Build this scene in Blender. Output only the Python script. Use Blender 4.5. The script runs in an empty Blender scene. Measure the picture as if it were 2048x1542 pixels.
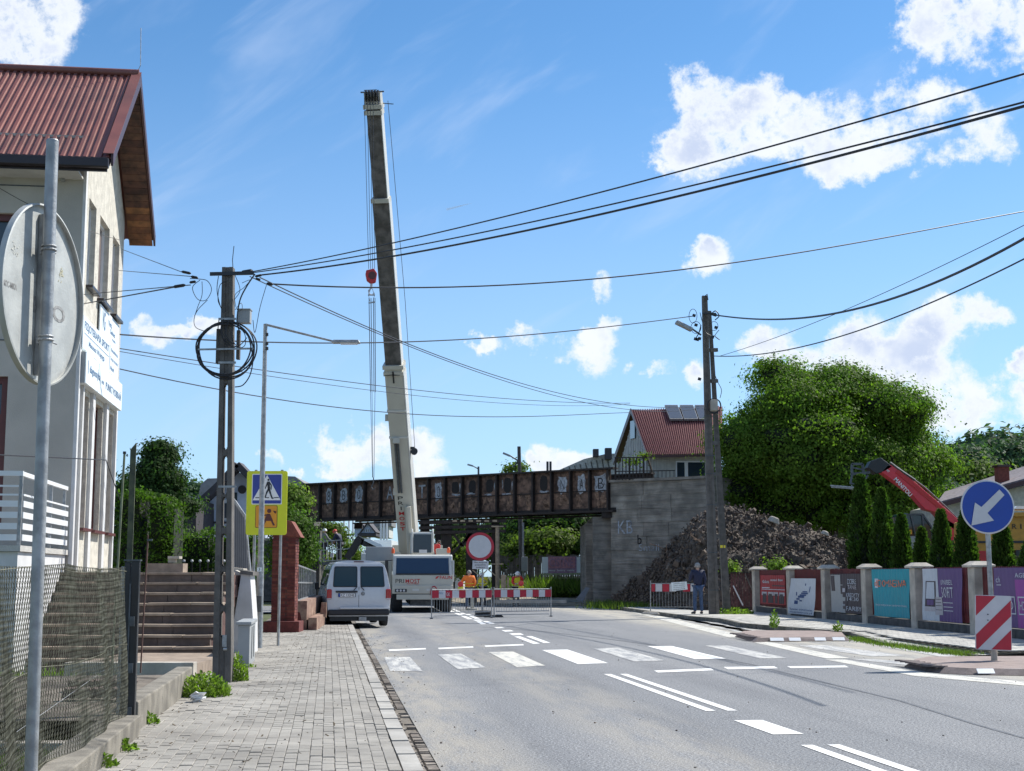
import bpy, bmesh, math, random
import numpy as np
from mathutils import Vector, Matrix, Euler, noise
R = math.radians
random.seed(7); rng = np.random.default_rng(7)
sc = bpy.context.scene
C = bpy.data.collections.new('place'); sc.collection.children.link(C)

# ---------------------------------------------------------------- camera
F = 2850.0; PITCH = math.atan(379/F); CAMH = 1.58
cam = bpy.data.cameras.new('camera'); camo = bpy.data.objects.new('camera', cam); C.objects.link(camo)
camo.location = (0, 0, CAMH); camo.rotation_euler = (math.pi/2+PITCH, 0, 0)
cam.sensor_width = 36; cam.lens = F/2048*36; cam.clip_start = 0.1; cam.clip_end = 3000
sc.camera = camo
# ---------------------------------------------------------------- light
SUN_EL, SUN_AZ = 47.0, 54.0          # azimuth clockwise from +Y (the view direction)
sd = Vector((math.sin(R(SUN_AZ))*math.cos(R(SUN_EL)), math.cos(R(SUN_AZ))*math.cos(R(SUN_EL)), math.sin(R(SUN_EL))))
sl = bpy.data.lights.new('sun', 'SUN'); sl.energy = 4.6; sl.angle = R(0.53); sl.color = (1.0, 0.955, 0.88)
so = bpy.data.objects.new('sun', sl); C.objects.link(so); so.rotation_euler = sd.to_track_quat('Z', 'Y').to_euler()
so.location = (0, 0, 60)
sc.view_settings.view_transform = 'Standard'; sc.view_settings.look = 'None'
sc.view_settings.exposure = 0.55; sc.view_settings.gamma = 1; sc.view_settings.use_curve_mapping = False

class NT:
    def __init__(s, tree): s.t = tree; s.t.nodes.clear()
    def n(s, typ, **kw):
        nd = s.t.nodes.new(typ)
        for k, v in kw.items():
            if k.startswith('_'): setattr(nd, k[1:], v)
        return nd
    def l(s, a, b): s.t.links.new(a, b)
    def val(s, sock, v):
        if hasattr(v, 'is_linked') or isinstance(v, bpy.types.NodeSocket): s.l(v, sock)
        else: sock.default_value = v
    def math(s, op, a, b=0.0, c=None, clamp=False):
        nd = s.n('ShaderNodeMath', _operation=op, _use_clamp=clamp); s.val(nd.inputs[0], a); s.val(nd.inputs[1], b)
        if c is not None: s.val(nd.inputs[2], c)
        return nd.outputs[0]
    def vm(s, op, a, b=(0, 0, 0)):
        nd = s.n('ShaderNodeVectorMath', _operation=op); s.val(nd.inputs[0], a); s.val(nd.inputs[1], b)
        return nd.outputs['Value'] if op in ('LENGTH', 'DOT_PRODUCT') else nd.outputs[0]
    def mix(s, f, a, b, typ='MIX'):
        nd = s.n('ShaderNodeMix', _data_type='RGBA', _blend_type=typ); s.val(nd.inputs[0], f)
        s.val(nd.inputs[6], a if not isinstance(a, tuple) else (*a[:3], 1)); s.val(nd.inputs[7], b if not isinstance(b, tuple) else (*b[:3], 1))
        return nd.outputs[2]
    def noise(s, vec, scale, detail=4, rough=0.55, dist=0.0):
        nd = s.n('ShaderNodeTexNoise'); nd.inputs['Scale'].default_value = scale; nd.inputs['Detail'].default_value = detail
        nd.inputs['Roughness'].default_value = rough; nd.inputs['Distortion'].default_value = dist
        if vec is not None: s.l(vec, nd.inputs['Vector'])
        return nd.outputs
    def ramp(s, fac, a, b):
        nd = s.n('ShaderNodeMapRange', _interpolation_type='SMOOTHSTEP'); s.val(nd.inputs[0], fac)
        nd.inputs[1].default_value = a; nd.inputs[2].default_value = b
        return nd.outputs[0]

world = bpy.data.worlds.new('World'); sc.world = world; world.use_nodes = True
w = NT(world.node_tree)
sky = w.n('ShaderNodeTexSky', _sky_type='NISHITA'); sky.sun_disc = False
sky.sun_elevation = R(SUN_EL); sky.sun_rotation = R(SUN_AZ); sky.altitude = 400; sky.air_density = 1.0; sky.dust_density = 0.35; sky.ozone_density = 2.2
tc = w.n('ShaderNodeTexCoord').outputs['Generated']
d = w.vm('NORMALIZE', tc)
sx = w.n('ShaderNodeSeparateXYZ'); w.l(d, sx.inputs[0])
az = w.math('ARCTAN2', sx.outputs[0], sx.outputs[1]); el = w.math('ARCSINE', sx.outputs[2])
cb = w.n('ShaderNodeCombineXYZ'); w.l(az, cb.inputs[0]); w.l(el, cb.inputs[1])
nA = w.noise(d, 17.0, 8, 0.62); nB = w.noise(d, 42.0, 11, 0.70); nC = w.noise(d, 5.0, 3, 0.5)
warp = w.vm('SCALE', w.vm('SUBTRACT', nA['Color'], (0.5, 0.5, 0.5)))
warp.node.inputs['Scale'].default_value = 0.05
p = w.vm('ADD', cb.outputs[0], warp)
def dirpx(px, py):
    u = 771-py; y = F*math.cos(PITCH)-u*math.sin(PITCH); z = F*math.sin(PITCH)+u*math.cos(PITCH); x = px-1024
    return math.atan2(x, y), math.atan2(z, math.hypot(x, y))
# cumulus: (px, py, rx, ry) give the direction and angular size of each puff
BL = [(1420,225,110,90),(1385,290,90,60),(1500,240,100,95),(1590,225,80,60),(1680,240,100,80),(1780,225,110,85),(1880,225,110,80),(1960,260,60,60),
      (1560,300,120,45),(1720,310,180,40),(1920,315,110,35),(1345,345,50,20),(1870,60,90,75),(1980,70,110,85),(2100,60,120,90),
      (1425,522,42,36),(1195,580,30,32),(1215,638,28,28),(1055,690,48,34),(1110,705,60,42),(1165,722,60,42),(970,702,28,16),(1190,680,50,30),
      (1310,745,50,26),(1385,745,42,34),(1530,690,70,50),(1600,720,90,50),(1700,710,95,70),(1780,770,90,75),(1850,790,100,80),(1900,850,80,60),(1930,900,70,30),
      (1900,650,70,45),(1955,625,40,32),(1990,640,40,22),(1830,700,70,30),(1980,820,90,45),(2060,800,80,60),(1760,860,160,50),(2060,730,30,30),
      (705,915,60,45),(760,900,55,48),(820,900,65,42),(850,925,50,30),(680,945,50,20),(1110,905,50,26),(1150,908,60,24),(1080,925,50,18),(1190,920,60,18),
      (538,925,26,22),(575,955,30,12),(270,645,34,36),(300,670,60,28),(350,665,60,22),(410,655,50,24),(30,40,90,80),(110,30,70,60),(90,90,60,45),(0,100,60,30)]
dens = None
for (px, py, rx, ry) in BL:
    a, e = dirpx(px, py)
    q = w.vm('MULTIPLY', w.vm('SUBTRACT', p, (a, e, 0)), (F/rx, F/ry, 0))
    m = w.math('SUBTRACT', 1.0, w.vm('LENGTH', q))
    dens = m if dens is None else w.math('SMOOTH_MAX', dens, m, 0.25)
# clouds elsewhere round the sky (outside the view), from the same noise
front = w.ramp(w.math('ABSOLUTE', az), 0.42, 0.62)
oth = w.math('MULTIPLY', w.math('SUBTRACT', nC['Fac'], 0.56), 3.5)
oth = w.math('SUBTRACT', oth, w.math('MULTIPLY', w.math('SUBTRACT', 1.0, front), 5.0))
dens = w.math('MAXIMUM', dens, oth)
dens = w.math('MINIMUM', dens, 0.46)
det = w.math('ADD', w.math('MULTIPLY', w.math('SUBTRACT', nB['Fac'], 0.5), 1.7), w.math('MULTIPLY', w.math('SUBTRACT', nA['Fac'], 0.5), 3.0))
dd = w.math('ADD', dens, det)
alpha = w.ramp(dd, -0.10, 0.48)
nS = w.noise(w.vm('ADD', d, (0.0, 0.0, 0.012)), 20.0, 5, 0.55)
shade = w.math('MULTIPLY', w.ramp(dd, 0.28, 0.85), w.ramp(nS['Fac'], 0.38, 0.62))
ccol = w.mix(shade, (8.5, 8.9, 9.4), (5.6, 6.4, 8.2))
# thin veil high up: long soft streaks
map2 = w.vm('MULTIPLY', cb.outputs[0], (5.0, 16.0, 1.0))
rot = w.n('ShaderNodeVectorRotate', _rotation_type='Z_AXIS'); w.l(cb.outputs[0], rot.inputs[0]); rot.inputs['Angle'].default_value = R(-32)
veil = w.noise(w.vm('MULTIPLY', rot.outputs[0], (5.0, 20.0, 1.0)), 1.0, 5, 0.55, 0.6)
vd = w.math('MULTIPLY', w.ramp(veil['Fac'], 0.5, 0.8), 0.35)
hz = w.math('MULTIPLY', w.math('SUBTRACT', 1.0, w.ramp(el, 0.0, 0.40)), 0.55)
tint = w.mix(1.0, sky.outputs[0], (0.70, 1.10, 1.34), 'MULTIPLY')
s1 = w.mix(hz, tint, (5.5, 7.1, 10.0)); s1 = w.mix(vd, s1, (6.0, 7.2, 9.4)); s2 = w.mix(w.math('MULTIPLY', alpha, 0.97), s1, ccol)
bg = w.n('ShaderNodeBackground'); bg.inputs['Strength'].default_value = 0.078; w.l(s2, bg.inputs[0])
wo = w.n('ShaderNodeOutputWorld'); w.l(bg.outputs[0], wo.inputs[0])

# ---------------------------------------------------------------- placing
def W(px, py, Y):
    """the point seen at (px, py) in the 2048 px photograph, at distance Y along the view"""
    u = 771-py; y = F*math.cos(PITCH)-u*math.sin(PITCH); z = F*math.sin(PITCH)+u*math.cos(PITCH)
    k = Y/y
    return Vector(((px-1024)*k, Y, CAMH+z*k))
def G(px, py, z=0.0):
    u = 771-py; y = F*math.cos(PITCH)-u*math.sin(PITCH); zz = F*math.sin(PITCH)+u*math.cos(PITCH)
    k = (z-CAMH)/zz
    return Vector(((px-1024)*k, y*k, z))
AS = R(7.26)                                   # the street runs 7.26 degrees left of the view
U = Vector((-math.sin(AS), math.cos(AS), 0)); N = Vector((math.cos(AS), math.sin(AS), 0))
def ST(s, t, z=0.0): return U*s+N*t+Vector((0, 0, z))
def toST(v): return v.dot(U), v.dot(N)

# ---------------------------------------------------------------- objects
def setp(o, label=None, cat=None, group=None, kind=None):
    if label: o['label'] = label
    if cat: o['category'] = cat
    if group: o['group'] = group
    if kind: o['kind'] = kind
    return o
def thing(name, label, cat, loc=(0, 0, 0), rotz=0.0, group=None):
    o = bpy.data.objects.new(name, None); C.objects.link(o); o.empty_display_size = 0.2
    o.location = loc; o.rotation_euler = (0, 0, rotz)
    return setp(o, label, cat, group)
def link(name, me, parent=None, mtx=None, m=None):
    o = bpy.data.objects.new(name, me); C.objects.link(o)
    if m is not None and not me.materials: me.materials.append(m)
    if parent is not None: o.parent = parent
    if mtx is not None: o.matrix_local = mtx
    return o
def copy_tree(o, parent=None):
    c = o.copy(); C.objects.link(c)
    if parent is not None: c.parent = parent
    for ch in o.children: copy_tree(ch, c)
    return c
def frame(o, x, y, z=None):
    x = Vector(x).normalized(); y = Vector(y).normalized(); zz = x.cross(y).normalized(); y = zz.cross(x)
    return Matrix(((x.x, y.x, zz.x, o[0]), (x.y, y.y, zz.y, o[1]), (x.z, y.z, zz.z, o[2]), (0, 0, 0, 1)))

class MB:
    def __init__(s): s.v = []; s.f = []; s.M = None
    def add(s, vs, fs):
        b = len(s.v)
        if s.M is not None: vs = [s.M@Vector(v) for v in vs]
        s.v += [tuple(v) for v in vs]; s.f += [tuple(b+i for i in f) for f in fs]; return s
    def box(s, c, size, rot=None, taper=None):
        x, y, z = size[0]/2, size[1]/2, size[2]/2; tx, ty = taper or (1, 1)
        vs = [Vector(q) for q in ((-x, -y, -z), (x, -y, -z), (x, y, -z), (-x, y, -z), (-x*tx, -y*ty, z), (x*tx, -y*ty, z), (x*tx, y*ty, z), (-x*tx, y*ty, z))]
        if rot is not None:
            Mr = rot if isinstance(rot, Matrix) else Euler(rot).to_matrix(); vs = [Mr@q for q in vs]
        c = Vector(c)
        return s.add([q+c for q in vs], [(0, 3, 2, 1), (4, 5, 6, 7), (0, 1, 5, 4), (1, 2, 6, 5), (2, 3, 7, 6), (3, 0, 4, 7)])
    def bb(s, x0, y0, z0, x1, y1, z1): return s.box(((x0+x1)/2, (y0+y1)/2, (z0+z1)/2), (x1-x0, y1-y0, z1-z0))
    def bar(s, a, b, w, h=None, up=(0, 0, 1)):
        a, b = Vector(a), Vector(b); h = h or w; ax = (b-a).normalized(); up = Vector(up)
        if abs(ax.dot(up)) > 0.98: up = Vector((0, 1, 0))
        r = ax.cross(up).normalized()*w/2; q = r.cross(ax).normalized()*h/2
        vs = [a-r-q, a+r-q, a+r+q, a-r+q, b-r-q, b+r-q, b+r+q, b-r+q]
        return s.add(vs, [(0, 1, 2, 3), (7, 6, 5, 4), (0, 4, 5, 1), (1, 5, 6, 2), (2, 6, 7, 3), (3, 7, 4, 0)])
    def tube(s, pts, r, n=8, caps=True, closed=False):
        pts = [Vector(q) for q in pts]; m = len(pts); rs = r if isinstance(r, (list, tuple)) else [r]*m
        prev = None; vs = []; fs = []
        for i, q in enumerate(pts):
            a = pts[(i-1) % m] if closed else pts[max(i-1, 0)]; b = pts[(i+1) % m] if closed else pts[min(i+1, m-1)]
            t = (b-a).normalized()
            if prev is None: prev = t.orthogonal().normalized()
            prev = (prev-t*prev.dot(t)).normalized(); bt = t.cross(prev)
            for k in range(n):
                an = 2*math.pi*k/n; vs.append(q+(prev*math.cos(an)+bt*math.sin(an))*rs[i])
        for i in range(m if closed else m-1):
            j = (i+1) % m
            for k in range(n): fs.append((i*n+k, i*n+(k+1) % n, j*n+(k+1) % n, j*n+k))
        if caps and not closed: fs += [tuple(range(n-1, -1, -1)), tuple((m-1)*n+k for k in range(n))]
        return s.add(vs, fs)
    def cyl(s, a, b, r, r2=None, n=16): return s.tube([a, b], [r, r if r2 is None else r2], n)
    def lathe(s, prof, c=(0, 0, 0), n=20, axis='z'):
        vs = []; fs = []; c = Vector(c)
        for (r, z) in prof:
            for k in range(n):
                an = 2*math.pi*k/n; v = Vector((r*math.cos(an), r*math.sin(an), z))
                if axis == 'y': v = Vector((v.x, v.z, v.y))
                if axis == 'x': v = Vector((v.z, v.x, v.y))
                vs.append(c+v)
        for i in range(len(prof)-1):
            for k in range(n): fs.append((i*n+k, i*n+(k+1) % n, (i+1)*n+(k+1) % n, (i+1)*n+k))
        fs += [tuple(range(n-1, -1, -1)), tuple((len(prof)-1)*n+k for k in range(n))]
        return s.add(vs, fs)
    def prism(s, poly, off):
        """polygon of 3D points swept by vector off"""
        n = len(poly); poly = [Vector(q) for q in poly]; off = Vector(off)
        fs = [tuple(range(n)), tuple(range(2*n-1, n-1, -1))]+[(i, n+i, n+(i+1) % n, (i+1) % n) for i in range(n)]
        return s.add(poly+[q+off for q in poly], fs)
    def quad(s, a, b, c, d): return s.add([a, b, c, d], [(0, 1, 2, 3)])
    def ball(s, c, r, n=10, m=6, sc_=(1, 1, 1)):
        prof = [(max(r*math.sin(math.pi*i/m), 1e-4), -r*math.cos(math.pi*i/m)) for i in range(m+1)]
        vs = []; fs = []
        for (q, z) in prof:
            for k in range(n):
                an = 2*math.pi*k/n; vs.append((c[0]+q*math.cos(an)*sc_[0], c[1]+q*math.sin(an)*sc_[1], c[2]+z*sc_[2]))
        for i in range(m):
            for k in range(n): fs.append((i*n+k, i*n+(k+1) % n, (i+1)*n+(k+1) % n, (i+1)*n+k))
        return s.add(vs, fs)
    def mesh(s, name, m=None, smooth=False):
        me = bpy.data.meshes.new(name); me.from_pydata(s.v, [], s.f)
        bm = bmesh.new(); bm.from_mesh(me); bmesh.ops.recalc_face_normals(bm, faces=bm.faces)
        if smooth:
            for f in bm.faces: f.smooth = True
            for e in bm.edges:
                if len(e.link_faces) == 2 and e.calc_face_angle(0) > 0.7: e.smooth = False
        bm.to_mesh(me); bm.free()
        if m is not None: me.materials.append(m)
        return me
    def build(s, name, m, parent=None, smooth=False, mtx=None, bevel=0.0, **kw):
        o = link(name, s.mesh(name, m, smooth), parent, mtx)
        if bevel:
            b = o.modifiers.new('bevel', 'BEVEL'); b.width = bevel; b.segments = 2; b.limit_method = 'ANGLE'; b.angle_limit = 0.6
        return setp(o, **kw) if kw else o
def bigmesh(name, verts, faces_n, m):
    """verts (k,n,3) array: k separate faces of n corners"""
    k, n = verts.shape[0], verts.shape[1]
    me = bpy.data.meshes.new(name); me.vertices.add(k*n); me.vertices.foreach_set('co', verts.astype(np.float32).ravel())
    me.loops.add(k*n); me.loops.foreach_set('vertex_index', np.arange(k*n, dtype=np.int32))
    me.polygons.add(k); me.polygons.foreach_set('loop_start', np.arange(0, k*n, n, dtype=np.int32))
    me.polygons.foreach_set('loop_total', np.full(k, n, dtype=np.int32)); me.update(calc_edges=True); me.materials.append(m)
    return me

# ---------------------------------------------------------------- text
_tc = {}
def text_mesh(txt, w_, h_, m, thick=0.0, depth=0.0):
    cu = bpy.data.curves.new('text', 'FONT'); cu.body = txt; cu.size = 1; cu.offset = thick; cu.extrude = depth; cu.resolution_u = 3
    cu.align_x = 'CENTER'; cu.align_y = 'CENTER'
    o = bpy.data.objects.new('t', cu); C.objects.link(o); dg = bpy.context.evaluated_depsgraph_get()
    me = bpy.data.meshes.new_from_object(o.evaluated_get(dg)); bpy.data.objects.remove(o); bpy.data.curves.remove(cu)
    co = np.empty(len(me.vertices)*3, dtype=np.float32); me.vertices.foreach_get('co', co); co = co.reshape(-1, 3)
    lo, hi = co.min(0), co.max(0); sx_ = w_/(hi[0]-lo[0]) if w_ else None; sy_ = h_/(hi[1]-lo[1]) if h_ else sx_
    if sx_ is None: sx_ = sy_
    co[:, 0] = (co[:, 0]-(lo[0]+hi[0])/2)*sx_; co[:, 1] = (co[:, 1]-(lo[1]+hi[1])/2)*sy_
    me.vertices.foreach_set('co', co.ravel()); me.update(); me.materials.clear(); me.materials.append(m)
    return me
def text(name, txt, w_, h_, m, parent, org, right, up, thick=0.01, **kw):
    o = link(name, text_mesh(txt, w_, h_, m, thick), parent, frame(org, right, up))
    return setp(o, **kw) if kw else o
# ---------------------------------------------------------------- materials
MATS = {}
def mat(name, col, rough=0.6, metal=0.0, var=0.25, scale=6.0, bump=0.0, bscale=60.0, spec=0.5, alt=None, coat=0.0, obj=False, rnd=0.0, dirt=0.0, dirtcol=(0.08, 0.065, 0.05)):
    if name in MATS: return MATS[name]
    m = bpy.data.materials.new(name); m.use_nodes = True; t = NT(m.node_tree)
    bs = t.n('ShaderNodeBsdfPrincipled'); out = t.n('ShaderNodeOutputMaterial'); t.l(bs.outputs[0], out.inputs[0])
    tcn = t.n('ShaderNodeTexCoord'); vec = tcn.outputs['Object']
    if not obj:
        g = t.n('ShaderNodeNewGeometry'); vec = g.outputs['Position']
    n1 = t.noise(vec, scale, 5, 0.6); dark = tuple(c*(1-var) for c in col); lite = tuple(min(1, c*(1+var)) for c in col)
    c = t.mix(t.ramp(n1['Fac'], 0.32, 0.68), dark, lite if alt is None else alt)
    if rnd:
        g2 = t.n('ShaderNodeNewGeometry'); oi = t.n('ShaderNodeObjectInfo')
        r_ = t.math('FRACT', t.math('ADD', g2.outputs['Random Per Island'], oi.outputs['Random']))
        hsv = t.n('ShaderNodeHueSaturation'); t.l(c, hsv.inputs['Color']); t.l(t.math('ADD', t.math('MULTIPLY', r_, 2*rnd), 1-rnd), hsv.inputs['Value'])
        t.l(t.math('ADD', t.math('MULTIPLY', r_, rnd*0.06), 0.5-rnd*0.03), hsv.inputs['Hue'])
        c = hsv.outputs[0]
    if dirt:
        n2 = t.noise(vec, scale*0.35, 8, 0.7); n3 = t.noise(vec, scale*4, 4, 0.7)
        c = t.mix(t.math('MULTIPLY', t.ramp(t.math('ADD', t.math('MULTIPLY', n2['Fac'], 0.7), t.math('MULTIPLY', n3['Fac'], 0.3)), 0.46, 0.66), dirt), c, dirtcol)
    t.l(c, bs.inputs['Base Color']); bs.inputs['Metallic'].default_value = metal
    bs.inputs['Specular IOR Level'].default_value = spec; bs.inputs['Coat Weight'].default_value = coat
    nr = t.math('ADD', rough-0.08, t.math('MULTIPLY', n1['Fac'], 0.16), clamp=True); t.l(nr, bs.inputs['Roughness'])
    if bump:
        b = t.n('ShaderNodeBump'); b.inputs['Strength'].default_value = bump; b.inputs['Distance'].default_value = 0.02
        t.l(t.noise(vec, bscale, 4, 0.65)['Fac'], b.inputs['Height']); t.l(b.outputs[0], bs.inputs['Normal'])
    MATS[name] = m; return m
def leafmat(name, col, tr=0.45, var=0.45, hue=0.03):
    m = bpy.data.materials.new(name); m.use_nodes = True; t = NT(m.node_tree); g = t.n('ShaderNodeNewGeometry'); out = t.n('ShaderNodeOutputMaterial')
    hsv = t.n('ShaderNodeHueSaturation'); hsv.inputs['Color'].default_value = (*col, 1); r_ = g.outputs['Random Per Island']
    t.l(t.math('ADD', t.math('MULTIPLY', r_, 2*var), 1-var), hsv.inputs['Value'])
    n1 = t.noise(g.outputs['Position'], 0.9, 3, 0.5)
    t.l(t.math('ADD', t.math('MULTIPLY', n1['Fac'], 2*hue), 0.5-hue), hsv.inputs['Hue'])
    dif = t.n('ShaderNodeBsdfPrincipled'); dif.inputs['Roughness'].default_value = 0.65; dif.inputs['Specular IOR Level'].default_value = 0.15; t.l(hsv.outputs[0], dif.inputs['Base Color'])
    tl = t.n('ShaderNodeBsdfTranslucent'); t.l(t.mix(1.0, hsv.outputs[0], (1.15, 1.5, 0.5), 'MULTIPLY'), tl.inputs[0])
    mx = t.n('ShaderNodeMixShader'); mx.inputs[0].default_value = tr; t.l(dif.outputs[0], mx.inputs[1]); t.l(tl.outputs[0], mx.inputs[2]); t.l(mx.outputs[0], out.inputs[0])
    return m
def glassmat(name, col=(0.02, 0.03, 0.05), rough=0.06):
    m = bpy.data.materials.new(name); m.use_nodes = True; bs = m.node_tree.nodes['Principled BSDF']
    bs.inputs['Base Color'].default_value = (*col, 1); bs.inputs['Roughness'].default_value = rough; bs.inputs['Specular IOR Level'].default_value = 0.5
    return m
def asphalt():
    m = bpy.data.materials.new('asphalt'); m.use_nodes = True; t = NT(m.node_tree); bs = t.n('ShaderNodeBsdfPrincipled'); out = t.n('ShaderNodeOutputMaterial'); t.l(bs.outputs[0], out.inputs[0])
    pos = t.n('ShaderNodeNewGeometry').outputs['Position']
    rt = t.n('ShaderNodeVectorRotate', _rotation_type='Z_AXIS'); t.l(pos, rt.inputs[0]); rt.inputs['Angle'].default_value = -AS; st = rt.outputs[0]
    big = t.noise(t.vm('MULTIPLY', st, (0.35, 0.06, 1)), 1.0, 6, 0.6); fine = t.noise(pos, 38, 3, 0.85); mid = t.noise(pos, 12, 5, 0.7)
    vo = t.n('ShaderNodeTexVoronoi'); vo.inputs['Scale'].default_value = 55; t.l(pos, vo.inputs['Vector'])
    c = t.mix(t.ramp(big['Fac'], 0.35, 0.65), (0.200, 0.207, 0.216), (0.245, 0.249, 0.254))
    c = t.mix(t.ramp(fine['Fac'], 0.42, 0.66), t.mix(1.0, c, (0.55, 0.55, 0.57), 'MULTIPLY'), t.mix(1.0, c, (1.6, 1.6, 1.57), 'MULTIPLY'))
    c = t.mix(t.math('MULTIPLY', t.ramp(mid['Fac'], 0.5, 0.7), 0.25), c, (0.30, 0.295, 0.285))
    # dusty wheel paths and dry mud along the left edge
    sp = t.n('ShaderNodeSeparateXYZ'); t.l(st, sp.inputs[0]); x = sp.outputs[0]
    def band(c0, wd): return t.math('SUBTRACT', 1.0, t.ramp(t.math('ABSOLUTE', t.math('SUBTRACT', x, c0)), wd*0.2, wd))
    dn = t.noise(t.vm('MULTIPLY', st, (2.0, 0.35, 1)), 1.0, 7, 0.7)
    wob = t.math('ADD', x, 0)
    dm = t.math('MULTIPLY', t.math('MAXIMUM', band(1.0, 1.1), t.math('MULTIPLY', band(3.2, 1.0), 0.6)), t.ramp(dn['Fac'], 0.36, 0.62))
    c = t.mix(t.math('MULTIPLY', dm, 0.55), c, (0.40, 0.36, 0.29))
    dk = t.math('MULTIPLY', band(11.6, 2.3), t.ramp(dn['Fac'], 0.28, 0.6)); c = t.mix(t.math('MULTIPLY', dk, 0.75), c, (0.46, 0.425, 0.35))
    bs.inputs['Roughness'].default_value = 0.82; bs.inputs['Specular IOR Level'].default_value = 0.35
    # dark traffic stains, worn wheel tracks and fine cracks
    tr1 = t.math('MAXIMUM', t.math('MAXIMUM', band(2.2, .45), band(3.75, .45)), t.math('MAXIMUM', band(5.7, .5), band(7.3, .5))); nn = t.noise(t.vm('MULTIPLY', st, (1.2, .12, 1)), 1.0, 6, .65)
    c = t.mix(t.math('MULTIPLY', tr1, t.math('MULTIPLY', t.ramp(nn['Fac'], .35, .65), .45)), c, t.mix(1.0, c, (.62, .63, .66), 'MULTIPLY'))
    n9 = t.noise(pos, 1.6, 8, .7); c = t.mix(t.math('MULTIPLY', t.ramp(n9['Fac'], .58, .72), .5), c, t.mix(1.0, c, (.6, .6, .62), 'MULTIPLY'))
    v2 = t.n('ShaderNodeTexVoronoi', _feature='DISTANCE_TO_EDGE'); v2.inputs['Scale'].default_value = .55; t.l(t.vm('ADD', pos, t.vm('MULTIPLY', t.noise(pos, 2.5, 6, .7)['Color'], (.9, .9, 0))), v2.inputs['Vector'])
    ck = t.math('MULTIPLY', t.math('SUBTRACT', 1.0, t.ramp(v2.outputs['Distance'], .0, .006)), t.ramp(t.noise(pos, .35, 3, .5)['Fac'], .5, .6)); c = t.mix(t.math('MULTIPLY', ck, .7), c, (.06, .06, .065))
    b = t.n('ShaderNodeBump'); b.inputs['Strength'].default_value = 0.55; b.inputs['Distance'].default_value = 0.012; t.l(t.math('ADD', vo.outputs['Distance'], fine['Fac']), b.inputs['Height']); t.l(b.outputs[0], bs.inputs['Normal']); t.l(c, bs.inputs['Base Color'])
    return m
def paintmat(name, col, wear):
    """road paint with worn flecks: the asphalt colour shows through"""
    m = bpy.data.materials.new(name); m.use_nodes = True; t = NT(m.node_tree); bs = t.n('ShaderNodeBsdfPrincipled'); out = t.n('ShaderNodeOutputMaterial'); t.l(bs.outputs[0], out.inputs[0])
    pos = t.n('ShaderNodeNewGeometry').outputs['Position']
    rt = t.n('ShaderNodeVectorRotate', _rotation_type='Z_AXIS'); t.l(pos, rt.inputs[0]); rt.inputs['Angle'].default_value = -AS
    n1 = t.noise(pos, 45, 3, 0.8); n2 = t.noise(t.vm('MULTIPLY', rt.outputs[0], (7, 0.8, 1)), 1.0, 6, 0.7)
    f = t.math('ADD', t.math('MULTIPLY', n1['Fac'], 0.45), t.math('MULTIPLY', n2['Fac'], 0.55))
    c = t.mix(t.ramp(f, 0.62-wear*0.3, 0.70-wear*0.22), col, (0.235, 0.24, 0.25)); t.l(c, bs.inputs['Base Color']); bs.inputs['Roughness'].default_value = 0.7
    return m
M_ = {}
M_['asphalt'] = asphalt()
M_['paint'] = paintmat('road_paint', (0.74, 0.74, 0.72), 0.15); M_['paint_worn'] = paintmat('road_paint_worn', (0.55, 0.54, 0.50), 0.62); M_['paint_mid'] = paintmat('road_paint_mid', (0.58, 0.56, 0.49), 0.46)
M_['tar'] = mat('tar_seam', (0.085, 0.088, 0.095), 0.6)
M_['paver'] = mat('paver_concrete', (0.30, 0.283, 0.252), 0.9, var=0.18, scale=1.2, rnd=0.085, bump=0.4, bscale=90, dirt=0.45, dirtcol=(0.17, 0.15, 0.125))
M_['paver_r'] = mat('paver_light', (0.42, 0.41, 0.375), 0.9, var=0.12, scale=2.0, rnd=0.14, bump=0.3, bscale=90, dirt=0.3, dirtcol=(0.22, 0.2, 0.17))
M_['joint'] = mat('joint_sand', (0.155, 0.135, 0.11), 0.95, var=0.4, scale=25, bump=0.4)
M_['kerb'] = mat('kerb_concrete', (0.36, 0.345, 0.315), 0.9, var=0.15, scale=3.0, rnd=0.1, bump=0.3, dirt=0.3, dirtcol=(0.2, 0.18, 0.15))
M_['kerb_old'] = mat('kerb_mossy', (0.17, 0.16, 0.14), 0.95, var=0.3, scale=4.0, rnd=0.2, bump=0.6, dirt=0.7, dirtcol=(0.045, 0.05, 0.03))
M_['sett'] = mat('gutter_sett', (0.23, 0.20, 0.17), 0.9, var=0.3, scale=8.0, rnd=0.25, bump=0.6, dirt=0.5, dirtcol=(0.12, 0.09, 0.065))
M_['grass_g'] = mat('turf_ground', (0.075, 0.085, 0.035), 0.95, var=0.5, scale=2.5, bump=0.8, bscale=30, alt=(0.10, 0.12, 0.04))
M_['dirt'] = mat('bare_dirt', (0.26, 0.225, 0.17), 0.95, var=0.3, scale=1.5, bump=0.8, bscale=12)
M_['rubble'] = mat('rubble_earth', (0.075, 0.058, 0.046), 0.95, var=0.5, scale=2.0, bump=0.9, bscale=9, alt=(0.16, 0.135, 0.11), rnd=0.3)
M_['stone_d'] = mat('rubble_stone', (0.115, 0.088, 0.070), 0.95, var=0.4, scale=1.2, rnd=0.35, bump=0.5)
M_['concrete'] = mat('concrete_old', (0.26, 0.235, 0.20), 0.92, var=0.35, scale=1.3, bump=0.6, bscale=20, dirt=0.65, dirtcol=(0.10, 0.09, 0.078), rnd=0.12)
M_['concrete_p'] = mat('concrete_pole', (0.125, 0.115, 0.105), 0.9, var=0.25, scale=5, bump=0.5, bscale=50, dirt=0.4, dirtcol=(0.09, 0.08, 0.07))
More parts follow.
